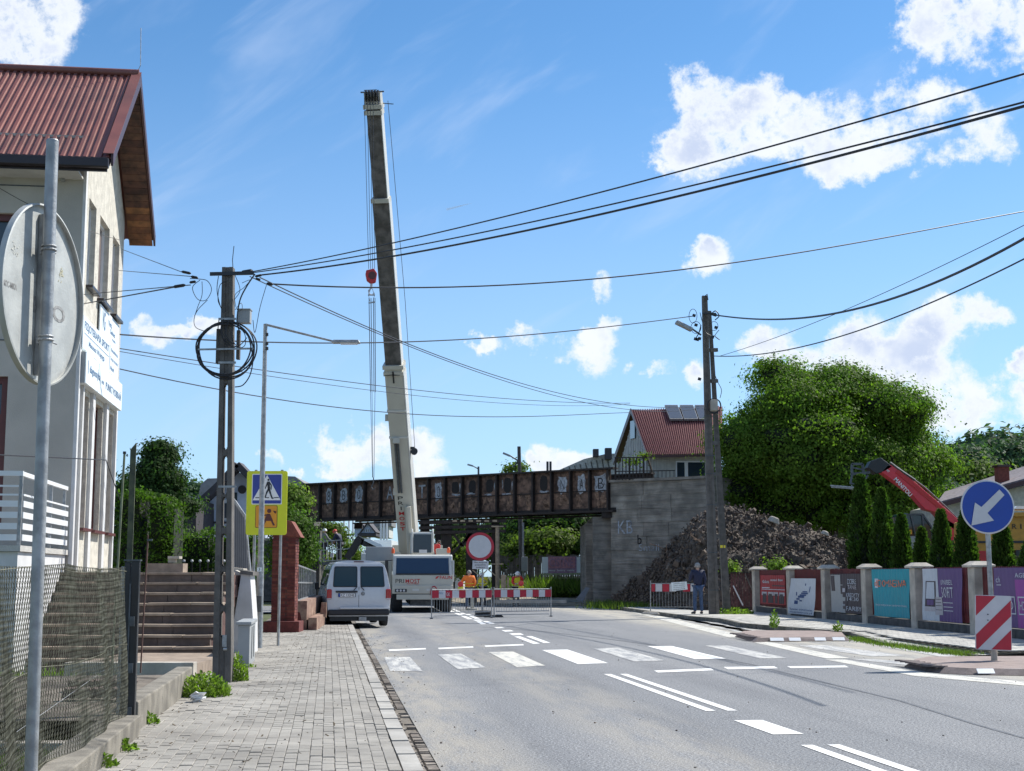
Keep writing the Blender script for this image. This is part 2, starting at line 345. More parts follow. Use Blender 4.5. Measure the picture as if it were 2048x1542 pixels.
M_['concrete_dk'] = mat('concrete_plinth', (0.085, 0.082, 0.078), 0.9, var=0.35, scale=4, bump=0.5, bscale=30, dirt=0.3)
M_['pillar'] = mat('pillar_concrete', (0.46, 0.42, 0.36), 0.9, var=0.2, scale=3, bump=0.4, bscale=40, dirt=0.45, dirtcol=(0.16, 0.14, 0.12))
M_['stained'] = mat('stained_concrete', (0.22, 0.20, 0.165), 0.95, var=0.3, scale=4, bump=0.5, dirt=0.5, dirtcol=(0.09, 0.08, 0.06))
M_['render'] = mat('wall_render', (0.50, 0.485, 0.45), 0.95, var=0.08, scale=2, bump=0.9, bscale=45)
M_['render_rough'] = mat('wall_render_rough', (0.56, 0.53, 0.46), 0.95, var=0.15, scale=5, bump=1.0, bscale=22)
M_['render_grey'] = mat('render_grey', (0.43, 0.405, 0.36), 0.95, var=0.1, scale=1, bump=0.4, bscale=60, dirt=0.25, dirtcol=(0.24,0.23,0.21))
M_['white_wall'] = mat('white_plaster', (0.60, 0.60, 0.60), 0.9, var=0.08, scale=3, bump=0.3, dirt=0.25, dirtcol=(0.33, 0.32, 0.3))
M_['roof_red'] = mat('roof_sheet_red', (0.20, 0.062, 0.048), 0.5, var=0.2, scale=1.2, dirt=0.35, spec=0.6)
M_['roof_trim'] = mat('roof_trim', (0.055, 0.018, 0.02), 0.4, var=0.1)
M_['gutter_br'] = mat('gutter_brown', (0.022, 0.014, 0.016), 0.35, var=0.1)
M_['wood_d'] = mat('soffit_wood_dark', (0.075, 0.033, 0.02), 0.7, var=0.5, scale=5, rnd=0.3, bump=0.3)
M_['wood_l'] = mat('soffit_wood_orange', (0.17, 0.066, 0.025), 0.6, var=0.4, scale=5, rnd=0.25, bump=0.3)
M_['wood_new'] = mat('wood_pale', (0.40, 0.31, 0.21), 0.8, var=0.25, scale=4, rnd=0.2)
M_['brownred'] = mat('window_brown_red', (0.10, 0.028, 0.026), 0.5, var=0.1)
M_['blind'] = mat('blind_brown', (0.15, 0.115, 0.105), 0.6, var=0.08)
M_['white'] = mat('white_paint', (0.76, 0.77, 0.78), 0.35, var=0.03, scale=2)
M_['sign_w'] = mat('sign_white', (0.76, 0.82, 0.84), 0.4, var=0.02)
M_['text_b'] = mat('sign_text_blue', (0.10, 0.19, 0.33), 0.5, var=0.0)
M_['glass'] = glassmat('glass_dark'); M_['glass_g'] = glassmat('glass_grey', (0.05, 0.065, 0.08)); M_['glass_t'] = glassmat('glass_teal', (0.012, 0.04, 0.052), .08)
M_['steel'] = mat('galvanised_steel', (0.34, 0.35, 0.355), 0.5, 0.55, var=0.25, scale=11, bump=0.15, dirt=0.3, dirtcol=(0.13, 0.13, 0.125))
M_['steel_d'] = mat('steel_dark', (0.09, 0.10, 0.11), 0.5, 0.5, var=0.3, scale=9)
M_['black'] = mat('black_paint', (0.016, 0.017, 0.020), 0.4, var=0.2)
M_['rubber'] = mat('rubber', (0.025, 0.025, 0.027), 0.8, var=0.3)
M_['wire'] = mat('cable_black', (0.018, 0.018, 0.022), 0.5, var=0.1)
M_['mesh_w'] = mat('fence_wire', (0.13, 0.125, 0.085), 0.6, 0.2, var=0.4, scale=15, alt=(0.25, 0.24, 0.17))
M_['rust'] = mat('girder_rust', (0.10, 0.060, 0.043), 0.8, 0.1, var=0.5, scale=3.5, bump=0.4, bscale=25, alt=(0.23, 0.14, 0.10), dirt=0.6, dirtcol=(0.02, 0.014, 0.012))
M_['rust_l'] = mat('rust_light', (0.22, 0.135, 0.09), 0.85, var=0.5, scale=6, dirt=0.4, dirtcol=(0.04,0.025,0.02))
M_['rust_d'] = mat('steel_rust_dark', (0.028, 0.02, 0.017), 0.75, 0.1, var=0.4, scale=4, bump=0.3)
M_['grafw'] = mat('graffiti_white', (0.36, 0.39, 0.43), 0.8, var=0.3, scale=9, dirt=0.85, dirtcol=(0.05, 0.035, 0.03))
M_['grafb'] = mat('graffiti_black', (0.015, 0.012, 0.012), 0.8, var=0.3, scale=9)
M_['cream'] = mat('crane_cream', (0.50, 0.48, 0.41), 0.4, var=0.05, scale=1.5, dirt=0.15, dirtcol=(0.3, 0.28, 0.22))
M_['cream_w'] = mat('crane_white', (0.56, 0.56, 0.53), 0.4, var=0.04, scale=1.5)
M_['grease'] = mat('boom_grease', (0.095, 0.09, 0.086), 0.5, var=0.4, scale=2.5, alt=(0.16, 0.145, 0.135), dirt=0.4)
M_['red'] = mat('red_paint', (0.50, 0.02, 0.022), 0.4, var=0.08)
M_['red_sign'] = mat('red_sign', (0.42, 0.014, 0.035), 0.4, var=0.05)
M_['red_b'] = mat('red_telehandler', (0.62, 0.04, 0.06), 0.4, var=0.08)
M_['red_f'] = mat('fence_red', (0.125, 0.018, 0.018), 0.6, var=0.2, scale=4, rnd=0.1)
M_['blue_s'] = mat('blue_sign', (0.012, 0.055, 0.33), 0.35, var=0.03)
M_['blue_x'] = mat('blue_cross', (0.03, 0.05, 0.29), 0.35, var=0.05)
M_['grey_s'] = mat('grey_sign_white', (0.55, 0.55, 0.57), 0.4, var=0.04)
M_['alu'] = mat('sign_back_alu', (0.46, 0.47, 0.45), 0.55, 0.35, var=0.12, scale=7, bump=0.1, dirt=0.2, dirtcol=(0.3, 0.3, 0.28))
M_['fluo'] = mat('fluo_yellow', (0.62, 0.66, 0.02), 0.5, var=0.03)
M_['orange_s'] = mat('orange_sign', (0.70, 0.30, 0.02), 0.5, var=0.04)
M_['yellow'] = mat('yellow_machine', (0.52, 0.25, 0.03), 0.45, var=0.1)
M_['yellow_l'] = mat('yellow_lamp', (0.75, 0.62, 0.03), 0.4, var=0.03)
M_['orange_v'] = mat('orange_vest', (0.95, 0.22, 0.04), 0.7, var=0.15, scale=20)
M_['yellow_v'] = mat('yellow_vest', (0.72, 0.62, 0.03), 0.7, var=0.15, scale=20)
M_['brick'] = mat('brick_red', (0.15, 0.038, 0.03), 0.85, var=0.25, scale=12, rnd=0.3, bump=0.4)
M_['mortar'] = mat('mortar', (0.10, 0.05, 0.042), 0.95, var=0.2)
M_['step'] = mat('step_slab', (0.30, 0.235, 0.18), 0.9, var=0.2, scale=5, rnd=0.12, bump=0.4, dirt=0.3)
M_['step_b'] = mat('step_riser_brown', (0.115, 0.085, 0.072), 0.9, var=0.2, scale=5, rnd=0.15, bump=0.4, dirt=0.2)
M_['cabinet'] = mat('cabinet_grey', (0.30, 0.315, 0.32), 0.6, var=0.05, scale=3)
M_['shed'] = mat('shed_sheet_grey', (0.19, 0.20, 0.225), 0.5, var=0.1, scale=3)
M_['van'] = mat('van_white', (0.56, 0.58, 0.61), 0.22, var=0.02, coat=0.6)
M_['plastic'] = mat('plastic_black', (0.022, 0.022, 0.026), 0.55, var=0.2)
M_['lampred'] = mat('lamp_red', (0.38, 0.012, 0.015), 0.2, var=0.1, coat=0.5)
M_['skin'] = mat('skin', (0.50, 0.30, 0.22), 0.6, var=0.08, scale=20)
M_['bark'] = mat('bark', (0.07, 0.055, 0.042), 0.95, var=0.4, scale=12, bump=0.8)
M_['house_b'] = mat('house_blue_render', (0.52, 0.59, 0.72), 0.9, var=0.04)
M_['roof_g'] = mat('roof_grey', (0.20, 0.20, 0.20), 0.7, var=0.12, scale=4)
M_['roof_dk'] = mat('roof_dark', (0.045, 0.04, 0.045), 0.7, var=0.15)
M_['board_w'] = mat('board_white', (0.50, 0.50, 0.47), 0.7, var=0.12, scale=3, rnd=0.08)
M_['pinkstone'] = mat('plinth_pink_stone', (0.24, 0.115, 0.09), 0.85, var=0.3, scale=5, alt=(0.36, 0.25, 0.18), bump=0.4)
L_ = {'tree': leafmat('leaf_walnut', (0.125, 0.200, 0.030), 0.5, .38), 'dark': leafmat('leaf_dark', (0.045, 0.085, 0.026)), 'thuja': leafmat('leaf_thuja', (0.055, 0.100, 0.020), 0.35, .6), 'hedge': leafmat('leaf_hedge', (0.070, 0.130, 0.018), 0.35),
      'far': leafmat('leaf_far', (0.065, 0.115, 0.06), 0.35), 'weed': leafmat('leaf_weed', (0.16, 0.23, 0.045), 0.4, .55), 'olive': leafmat('leaf_olive', (0.11, 0.155, 0.035), 0.45), 'grass': leafmat('grass_blade', (0.085, 0.14, 0.02), 0.4)}

def strata(m_):
    """horizontal pour marks in the old concrete, as relief"""
    t = NT.__new__(NT); t.t = m_.node_tree; bs = [n for n in t.t.nodes if n.type == 'BSDF_PRINCIPLED'][0]; g = t.n('ShaderNodeNewGeometry')
    n1 = t.noise(t.vm('MULTIPLY', g.outputs['Position'], (.5, .5, 7)), 1.0, 6, .6); b = t.n('ShaderNodeBump'); b.inputs['Strength'].default_value = .9; b.inputs['Distance'].default_value = .10; t.l(n1['Fac'], b.inputs['Height'])
    old = bs.inputs['Normal'].links[0].from_socket; t.l(old, b.inputs['Normal']); t.l(b.outputs[0], bs.inputs['Normal'])
    src = bs.inputs['Base Color'].links[0].from_socket; t.l(t.mix(t.math('MULTIPLY', t.ramp(n1['Fac'], .45, .7), .55), src, (.10, .09, .08)), bs.inputs['Base Color'])
strata(M_['concrete'])
# ---------------------------------------------------------------- ground
m = MB(); m.add([(-700, -200, -0.06), (700, -200, -0.06), (700, 1400, -0.06), (-700, 1400, -0.06)], [(0, 1, 2, 3)])
m.build('ground', M_['grass_g'], kind='structure')
def stquad(mb, s0, t0, s1, t1, z): mb.quad(ST(s0, t0, z), ST(s0, t1, z), ST(s1, t1, z), ST(s1, t0, z))
m = MB(); m.add([ST(-30, 0.93), ST(-30, 14.5), ST(150, 14.5), ST(150, 0.93)], [(0, 1, 2, 3)])
road = m.build('road', M_['asphalt'], kind='structure')
m = MB(); stquad(m, 62, -9, 75, 0.95, 0.004)
m.build('verge_asphalt', M_['asphalt'], road)
# markings: corners read off the road surface
Z1 = 0.005
def gq(name, pts, mt, **kw):
    mb = MB(); mb.add([G(px, py, Z1) for px, py in pts], [tuple(range(len(pts)))]); return mb.build(name, M_[mt], road, **kw)
zebra = [((768,1314),(820,1314),(845,1342),(780,1342),'paint_worn'),((875,1309),(922,1307),(972,1335),(915,1338),'paint_worn'),((977,1304),(1026,1303),(1090,1331),(1034,1334),'paint_mid'),
 ((1084,1300),(1135,1299),(1216,1326),(1156,1328),'paint'),((1186,1297),(1236,1295),(1330,1321),(1268,1323),'paint_worn'),((1294,1292),(1344,1292),(1452,1317),(1390,1318),'paint'),
 ((1410,1291),(1455,1291),(1576,1316),(1520,1317),'paint_worn')]
for a, b, c, d_, mt in zebra: gq('zebra_stripe', (a, b, c, d_), mt)
for q in [((777,1299),(851,1296),(852,1298.6),(779,1302)),((876,1295.6),(946,1292.5),(947,1295),(878,1298.4)),((969,1291),(1046,1288),(1048,1290.6),(971,1293.6)),
          ((1308,1341),(1422,1336.5),(1428,1340.5),(1316,1345)),((1447,1334),(1548,1332.5),(1556,1336.5),(1456,1338.5)),((1574,1332.5),(1690,1331),(1697,1334.5),(1582,1336))]: gq('give_way_bar', q, 'paint')
# centre line (street coordinates)
def cl(s0, s1, t0, t1, mt='paint'):
    mb = MB(); stquad(mb, s0, t0, s1, t1, Z1); mb.build('centre_line', M_[mt], road)
for s0, s1 in [(4, 13.2), (16.6, 22.9)]: cl(s0, s1, 4.40, 4.52); cl(s0, s1, 4.66, 4.78)
cl(14.1, 15.5, 4.42, 4.74)
for q in [((1028,1273),(1040,1272.6),(1080,1287),(1066,1287.6)),((1052,1272.4),(1063,1272),(1101,1285.6),(1088,1286)),
          ((1018,1267),(1040,1266),(1048,1269.6),(1026,1270.6)),((1003,1260.5),(1021,1259.8),(1028,1262.4),(1010,1263.3)),((988,1254.5),(1003,1254),(1010,1256),(994,1256.8)),
          ((952,1243),(962,1242.6),(973,1248),(962,1248.5)),((965,1242.3),(974,1242),(990,1247),(979,1247.6)),((945,1239.5),(960,1239),(967,1241),(951,1241.5)),
          ((908,1226),(915,1225.6),(946,1238),(936,1238.6)),((930,1228.6),(939,1228.2),(960,1237),(950,1237.5)),((893,1218.5),(899,1218.2),(911,1224.6),(904,1225)),((903,1218),(909,1217.8),(932,1228),(924,1228.3))]: gq('centre_line', q, 'paint')
# hatched parking strip on the right
gq('edge_line', ((1240,1218),(1262,1218),(1475,1268),(1500,1282),(1462,1276)), 'paint_mid')
gq('edge_line', ((1500,1283),(1535,1283),(1700,1316),(1652,1317)), 'paint_mid')
gq('edge_line', ((1650,1319),(1690,1319),(1850,1346),(2048,1363),(2300,1376),(2300,1384),(2048,1371),(1830,1352)), 'paint_mid')
for i in range(9):
    x0 = 1262+i*26; y0 = 1222+i*5.6
    gq('hatch_stripe', ((x0+12, y0), (x0+26+i*3, y0-0.6), (x0+95+i*9, y0+11+i*.4), (x0+72+i*8, y0+11.5+i*.5)), 'paint_worn')
for q in [((1594,1291),(1650,1290),(1812,1311),(1745,1313)),((1760,1292),(1800,1292),(1935,1312),(1880,1313)),((1700,1318),(1745,1318),(1900,1330),(1850,1334)),((1500,1262),(1545,1261),(1600,1266),(1560,1268))]: gq('hatch_stripe', q, 'paint_worn')
# sealed cracks
def seam(pts, wd):
    ps = [G(px, py, 0.0035) for px, py in pts]; mb = MB()
    for i in range(len(ps)-1):
        a, b = ps[i], ps[i+1]; r_ = (b-a).cross(Vector((0, 0, 1))).normalized()*wd/2; mb.quad(a-r_, a+r_, b+r_, b-r_)
    mb.build('tar_seam', M_['tar'], road)
seam([(965,1254),(1080,1262),(1200,1276),(1300,1289),(1500,1328),(1650,1365),(1800,1401),(1950,1448),(2100,1490)], 0.05)
seam([(640,1290),(660,1262)], 0.05)
# litter and grit on the road
mb = MB()
for i in range(300):
    s_ = random.uniform(9, 40); t_ = random.choice([random.gauss(1.15, 0.22), random.uniform(1, 9.5), random.gauss(10.6, 0.7)]); t_ = max(t_, 0.96); r_ = random.uniform(0.003, 0.011)
    c = ST(s_, t_, r_*0.3); mb.box(c, (r_*2, r_*1.6, r_), (random.random(), random.random(), random.random()*3))
mb.build('grit', M_['stone_d'], kind='stuff')

# ---------------------------------------------------------------- left pavement
PH = 0.12
m = MB(); stquad(m, -30, -2.0, 61, 0.55, PH-0.016)
lp = m.build('pavement', M_['joint'], kind='structure')
def paver_mesh(w_, l_, h_, mt, ch=0.006):
    mb = MB(); x, y = w_/2, l_/2
    mb.add([(-x, -y, -0.03), (x, -y, -0.03), (x, y, -0.03), (-x, y, -0.03), (-x, -y, h_-ch), (x, -y, h_-ch), (x, y, h_-ch), (-x, y, h_-ch), (-x+ch, -y+ch, h_), (x-ch, -y+ch, h_), (x-ch, y-ch, h_), (-x+ch, y-ch, h_)],
           [(8, 9, 10, 11), (4, 5, 9, 8), (5, 6, 10, 9), (6, 7, 11, 10), (7, 4, 8, 11), (0, 1, 5, 4), (1, 2, 6, 5), (2, 3, 7, 6), (3, 0, 4, 7)])
    return mb
pm = paver_mesh(0.0965, 0.1955, 0.0, M_['paver'], .004).mesh('paver', M_['paver'])
allp = []
for j in range(24):
    t_ = -1.83+j*0.1+0.05
    for i in range(170):
        s_ = 9.6+i*0.2+(0.1 if j % 2 else 0)
        if 13.0 < s_ < 22 and t_ < -1.55: pass
        allp.append((s_, t_))
def visible(s_, t_, z=0.1):
    v = ST(s_, t_, z); x = v.x/v.y*F+1024; y = 1150+(CAMH-z)/v.y*F*1.012
    return -30 < x < 2070 and y < 1560
allp = [q for q in allp if visible(*q)]; allp.sort(key=lambda q: ST(*q).y)
rest = MB(); base = paver_mesh(0.0965, 0.1955, 0.0, None, .004)
Rz = Matrix.Rotation(AS, 4, 'Z')
for k, (s_, t_) in enumerate(allp):
    dz = PH+random.gauss(0, 0.0018)+0.005*math.sin(s_*1.7+t_*2.1)
    mt = Matrix.Translation(ST(s_+random.gauss(0, .002), t_+random.gauss(0, .0012), dz))@Rz@Matrix.Rotation(random.gauss(0, 0.012), 4, 'X')@Matrix.Rotation(random.gauss(0, 0.014), 4, 'Y')
    if k < 300: link('paver', pm, lp, mt)
    else: rest.M = mt; rest.add(base.v, base.f)
rest.M = None; rest.build('pavers', M_['paver'], lp, kind='stuff')
# kerb stones and gutter setts
km = MB().box((0, 0, -0.1), (0.15, 0.985, 0.2)).mesh('kerb_stone', M_['kerb'])
kb = thing('kerb', 'row of pale concrete kerb stones along the left pavement', 'kerb', ST(0, 0.655, PH), AS)
for i in range(9, 40):
    o = link('kerb_stone', km, kb, Matrix.Translation((random.gauss(0, .003), i+0.5, random.gauss(0, .003)))@Matrix.Rotation(random.gauss(0, .006), 4, 'X'))
m = MB(); m.bb(-0.075, -30, -0.2, 0.075, 9, 0); m.bb(-0.075, 40, -0.2, 0.075, 61, -0.001); m.build('kerb_run', M_['kerb'], kb)
gt = thing('gutter', 'two rows of brown stone setts between kerb and asphalt', 'gutter', ST(0, 0.82, 0.0), AS)
m = MB(); m.bb(-0.12, -30, -0.1, 0.11, 62, -0.012); m.build('gutter_bed', M_['joint'], gt)
sm = [MB().box((0, 0, -0.03), (0.098+random.uniform(-.006, .004), 0.10+random.uniform(-.01, .01), 0.06), taper=(0.88, 0.88)).mesh('sett', M_['sett']) for _ in range(5)]
rest = MB(); k = 0
for i in range(270):
    for j in (-1, 1):
        s_ = 10+i*0.112; missing = 14.6 < s_ < 17.3 and random.random() < 0.75
        if missing: continue
        mt = Matrix.Translation((j*0.055, s_+(0.03 if j > 0 else 0)+random.gauss(0, .006), random.gauss(0.008, .006)))@Matrix.Rotation(random.gauss(0, .05), 4, 'X')@Matrix.Rotation(random.gauss(0, .05), 4, 'Z')
        if k < 290: link('sett', sm[k % 5], gt, mt)
        else: rest.M = mt; rest.box((0, 0, -0.03), (0.098, 0.10, 0.06), taper=(0.88, 0.88))
        k += 1
rest.M = None; rest.build('setts', M_['sett'], gt, kind='stuff')

mb = MB()
for i in range(420):
    s_ = 10+28*random.random()**1.4; t_ = random.choice([random.uniform(-1.8, .6), random.gauss(-1.55, .15), random.gauss(-.6, .3)]); r_ = random.uniform(.004, .016)
    if -1.84 < t_ < .6: mb.box(ST(s_, t_, PH+.006), (r_*random.uniform(1, 4), r_, .004), (random.gauss(0, .3), random.gauss(0, .3), random.random()*3))
mb.build('leaf_litter', mat('leaf_litter', (.10, .075, .045), .9, var=.4, scale=30), kind='stuff')
# ---------------------------------------------------------------- right pavement
RK = [(1130,1207),(1180,1212),(1240,1220),(1300,1229),(1380,1240),(1440,1245),(1480,1255),(1547,1261),(1620,1267),(1701,1273),(1760,1288),(1885,1305),(1953,1314),(2060,1316),(2260,1340)]
kp = [G(px, py, 0.0) for px, py in RK]
fence_a = Vector((12.15, 28.0, 0)); fence_b = Vector((9.55, 62.0, 0))
def fence_at(y): k_ = (y-fence_a.y)/(fence_b.y-fence_a.y); return fence_a+(fence_b-fence_a)*k_
hs = [0.13]*9+[0.10, 0.05, 0.02, 0.03, 0.12, 0.12]
m = MB()
for i in range(len(kp)-1):
    a, b = kp[i], kp[i+1]; fa, fb = fence_at(a.y), fence_at(b.y)
    m.quad((a.x, a.y, hs[i]), (fa.x+.5, fa.y, 0.13), (fb.x+.5, fb.y, 0.13), (b.x, b.y, hs[i+1]))
rp = m.build('pavement_right', M_['paver_r'], kind='structure')
mb = MB(); 
for i in range(64):
    for j in range(30):
        y_ = 26.5+i*0.42+(0.1 if j % 2 else 0); fx = fence_at(y_).x; x_ = fx-0.35-j*0.21
        # keep inside the kerb
        kx = np.interp(y_, [q.y for q in reversed(kp)], [q.x for q in reversed(kp)])
        if x_ < kx+0.45: continue
        if y_ > 52: continue
        mb.box((x_, y_, 0.128), (0.20, 0.40, 0.02), (0, 0, random.gauss(0, .01)))
mb.build('pavers', M_['paver_r'], rp, kind='stuff')
kr = thing('kerb', 'worn mossy kerb along the far right pavement and parking strip', 'kerb', (0, 0, 0))
for i in range(len(kp)-1):
    a, b = kp[i].copy(), kp[i+1].copy(); L = (b-a).length; n_ = max(1, int(L/1.0))
    for k in range(n_):
        if hs[i] < 0.04 and random.random() < .3: continue
        q0 = a+(b-a)*(k/n_); q1 = a+(b-a)*((k+0.97)/n_); h_ = hs[i]+(hs[i+1]-hs[i])*(k+.5)/n_
        if h_ < 0.02: continue
        mb = MB(); mb.bar(q0+Vector((0.08, 0, h_/2+.006)), q1+Vector((0.08, 0, h_/2+.006+random.gauss(0, .004))), 0.16, h_); mb.build('kerb_stone', M_['kerb_old'], kr)

# ---------------------------------------------------------------- dirt, bank and yard surfaces
def patch(name, pts, mt, z=0.0, amp=0.05, res=24, parent=None, kind='structure', lift=None):
    """a bumpy sheet filling the quad pts (4 world points)"""
    a, b, c, d_ = [Vector(q) for q in pts]; mb = MB(); vs = []; fs = []
    for i in range(res+1):
        for j in range(res+1):
            u_, v_ = i/res, j/res; q = a*(1-u_)*(1-v_)+b*u_*(1-v_)+c*u_*v_+d_*(1-u_)*v_
            e = min(1, min(u_, 1-u_, v_, 1-v_)*8)
            q.z += z+amp*e*(noise.fractal(q*1.1, 1.0, 2.0, 4)+0.3)
            if lift: q.z += lift(u_, v_)
            vs.append(q)
    for i in range(res):
        for j in range(res): k_ = i*(res+1)+j; fs.append((k_, k_+res+1, k_+res+2, k_+1))
    mb.add(vs, fs); return mb.build(name, M_[mt], parent, smooth=True, kind=kind)
patch('dirt_bank', [(-2, 76, 0), (7, 73, 0), (12, 96, 0), (-6, 100, 0)], 'dirt', 0.03, 0.18)
patch('grass_bank', [(-1, 100, 0), (14, 96, 0), (16, 128, 0), (-6, 128, 0)], 'grass_g', 0.3, 0.25)
# garden behind the wire fence
gy = patch('yard_grass', [ST(2, -9), ST(2, -1.95), ST(23.3, -2.2), ST(23.3, -12)], 'grass_g', 0.02, 0.05, 40)
# ---------------------------------------------------------------- no entry sign seen from behind
t = thing('road_sign', 'large round traffic sign seen from behind on a grey steel post, nearest the camera', 'road sign', (0, 0, 0))
pb, pt_ = W(62, 1542, 6.9), W(105, 283, 6.9); ax = (pt_-pb).normalized(); foot = pb-ax*(pb.z/ax.z)
MB().cyl(foot, pt_, 0.0302, n=24).build('post', M_['steel'], t, smooth=True)
bn = Vector((math.sin(R(83)), -math.cos(R(83)), 0.0)); bn = (bn-ax*bn.dot(ax)).normalized(); rt = ax.cross(bn).normalized()
cen = W(82, 590, 7.0); rad = 0.452
mb = MB(); prof = []
ring = [cen+(rt*math.cos(a)+ax*math.sin(a))*rad for a in [2*math.pi*i/64 for i in range(64)]]
mb.prism(ring, -bn*0.003); mb.build('plate', M_['alu'], t)
mb = MB()
vs = []; fs = []
for i in range(64):
    a = 2*math.pi*i/64; e = rt*math.cos(a)+ax*math.sin(a)
    for (r_, h_) in ((rad, -0.006), (rad+0.003, -0.006), (rad+0.003, 0.024), (rad-0.006, 0.026), (rad-0.007, 0.020), (rad, 0.018)): vs.append(cen+e*r_+bn*h_)
for i in range(64):
    j = (i+1) % 64
    for k in range(6): l = (k+1) % 6; fs.append((i*6+k, i*6+l, j*6+l, j*6+k))
mb.add(vs, fs); mb.build('rim', M_['alu'], t, smooth=True)
ch = cen+rt*(-0.035)
mb = MB()
for sgn in (-1, 1): mb.bar(ch-ax*0.41+bn*0.017+rt*sgn*0.016, ch+ax*0.40+bn*0.017+rt*sgn*0.016, 0.006, 0.03, up=bn)
mb.bar(ch-ax*0.41+bn*0.003, ch+ax*0.40+bn*0.003, 0.034, 0.004, up=bn); mb.build('channel', M_['steel'], t)
for py in (500, 680):
    h_ = W(98, py, 6.9); k_ = (h_-foot).dot(ax); pc = foot+ax*k_; cc = ch+ax*((pc-ch).dot(ax))
    mb = MB(); mb.bar(cc+bn*0.034-ax*.0, pc-rt*0.0, 0.05, 0.012, up=ax); mb.bar(cc+bn*0.03+rt*.03, cc+bn*0.03-rt*.05, 0.012, 0.03, up=ax)
    mb.tube([pc+(bn*math.cos(a)+rt*math.sin(a))*0.034 for a in [2*math.pi*i/18 for i in range(18)]], 0.006, 6, closed=True)
    mb.tube([pc+ax*.018+(bn*math.cos(a)+rt*math.sin(a))*0.034 for a in [2*math.pi*i/18 for i in range(18)]], 0.005, 6, closed=True)
    mb.cyl(pc-rt*0.045, pc-rt*-0.075 if py == 500 else pc+rt*0.12, 0.005, n=8)
    mb.prism([cc+bn*.033+rt*.016, cc+bn*.033-rt*.03, cc+bn*.033-rt*.012-ax*.10, cc+bn*.033+rt*.006-ax*.10], bn*.004)
    mb.build('clamp', M_['steel'], t, smooth=False)
MB().lathe([(0.0, 0), (0.031, 0), (0.031, 0.004), (0.026, 0.010), (0.0, 0.012)], pt_, 20).build('post_cap', M_['steel'], t, smooth=True)
grey_t = mat('faded_print', (0.25, 0.25, 0.245), 0.7, var=0.4, scale=40)
o_ = cen+bn*0.0015
text('lettering', 'PKO', 0.36, 0.085, grey_t, t, o_+rt*0.10-ax*0.06, rt, ax, 0.02)
text('sticker_print', 'MOC-MIKA', 0.14, 0.03, grey_t, t, o_-rt*0.33-ax*0.015, rt, ax, 0.02)
for (a_, b_, mt) in ((-0.30, .17, 'white'), (0.20, .145, 'fluo')):
    mb = MB()
    for q in range(14):
        x_, y_ = random.uniform(-.035, .035), random.uniform(-.04, .04); c = o_+rt*(a_+x_)+ax*(b_+y_)
        mb.prism([c, c+rt*random.uniform(.006, .02), c+rt*.012+ax*random.uniform(.006, .02)], bn*0.0008)
    mb.build('torn_sticker', mat('torn_sticker_'+mt, (0.6, 0.6, 0.55) if mt == 'white' else (0.5, 0.47, 0.33), 0.8), t)

# ---------------------------------------------------------------- chain link fence, gate posts
T0 = -1.86
fn = thing('chain_link_fence', 'sagging rusty chain link fence on a low concrete strip beside the pavement', 'fence')
mb = MB(); mb.prism([ST(2, T0-.16, -.05), ST(13.75, T0-.16, -.05), ST(13.75, T0-.16, 0.30), ST(2, T0-.16, 0.24)], N*0.32); mb.build('concrete_strip', M_['stained'], fn, bevel=0.01)
def fpt(s_, z_):
    wv = 0.03*math.sin(s_*2.3)+0.02*math.sin(s_*5.1+z_*3)+0.05*math.sin(z_*2.2)*math.sin(s_*1.1)
    return ST(s_, T0+wv, z_)
mb = MB(); cell = 0.052; s0, s1 = 5.6, 13.75; z0, z1 = 0.26, 1.66
nw = int((s1-s0)/cell); nz = int((z1-z0)/(cell*0.62))
V_ = []; Fq = []
def strand(pts, r_):
    P = np.array([tuple(q) for q in pts]); n_ = len(P); dirs = np.gradient(P, axis=0)
    up = np.array([0, 0, 1.0]); a = np.array([N.x, N.y, 0]); out = []
    for k_ in range(3):
        an = 2*math.pi*k_/3; out.append(P+r_*(math.cos(an)*a+math.sin(an)*(np.array([U.x, U.y, 0])*0.7+up*0.7)))
    out = np.stack(out, 1)
    for k_ in range(3):
        l = (k_+1) % 3; q = np.stack([out[:-1, k_], out[:-1, l], out[1:, l], out[1:, k_]], 1); Fq.append(q)
for i in range(nw):
    s_ = s0+i*cell; pts = []
    for k in range(nz+1):
        z_ = z0+(z1-z0)*k/nz; top = -0.03*abs(math.sin(s_*0.9)); zz = z_+top*(k/nz)
        pts.append(fpt(s_+(cell*0.52 if k % 2 else -cell*0.02)+0.02*math.sin(z_*4+s_), zz))
    strand(pts, 0.0036)
for i in range(nw):
    s_ = s0+i*cell; strand([fpt(s_+(0 if k % 2 else cell*.5)+0.02*math.sin((z0+(z1-z0)*k/nz)*4+s_), z0+(z1-z0)*k/nz-.03*abs(math.sin(s_*.9))*(k/nz)) for k in range(nz+1)], 0.0026)
me = bigmesh('wire_mesh', np.concatenate(Fq), 4, M_['mesh_w']); o = link('wire_mesh', me, fn); o['kind'] = 'stuff'
mb = MB()
for z_ in (1.62, 0.95, 0.30): mb.tube([fpt(s0+(s1-s0)*k/40, z_+0.02*math.sin(k*.4)-(0.0)) for k in range(41)], 0.003, 5)
mb.build('tension_wire', M_['mesh_w'], fn)
mb = MB(); mb.tube([fpt(12.4, .30), fpt(12.4, .31)+Vector((0, 0, .5)), fpt(9.3, .62)], 0.0015, 5); mb.build('loose_wire', M_['steel'], fn)
for s_ in (8.0,):
    MB().cyl(ST(s_, T0, .2), ST(s_, T0, 1.7), 0.022, n=10).build('fence_post', M_['steel_d'], fn, smooth=True)
gp = thing('gate_post', 'black steel gate post with latch and hinges at the end of the wire fence', 'gate post', ST(13.9, T0+.02, 0), AS)
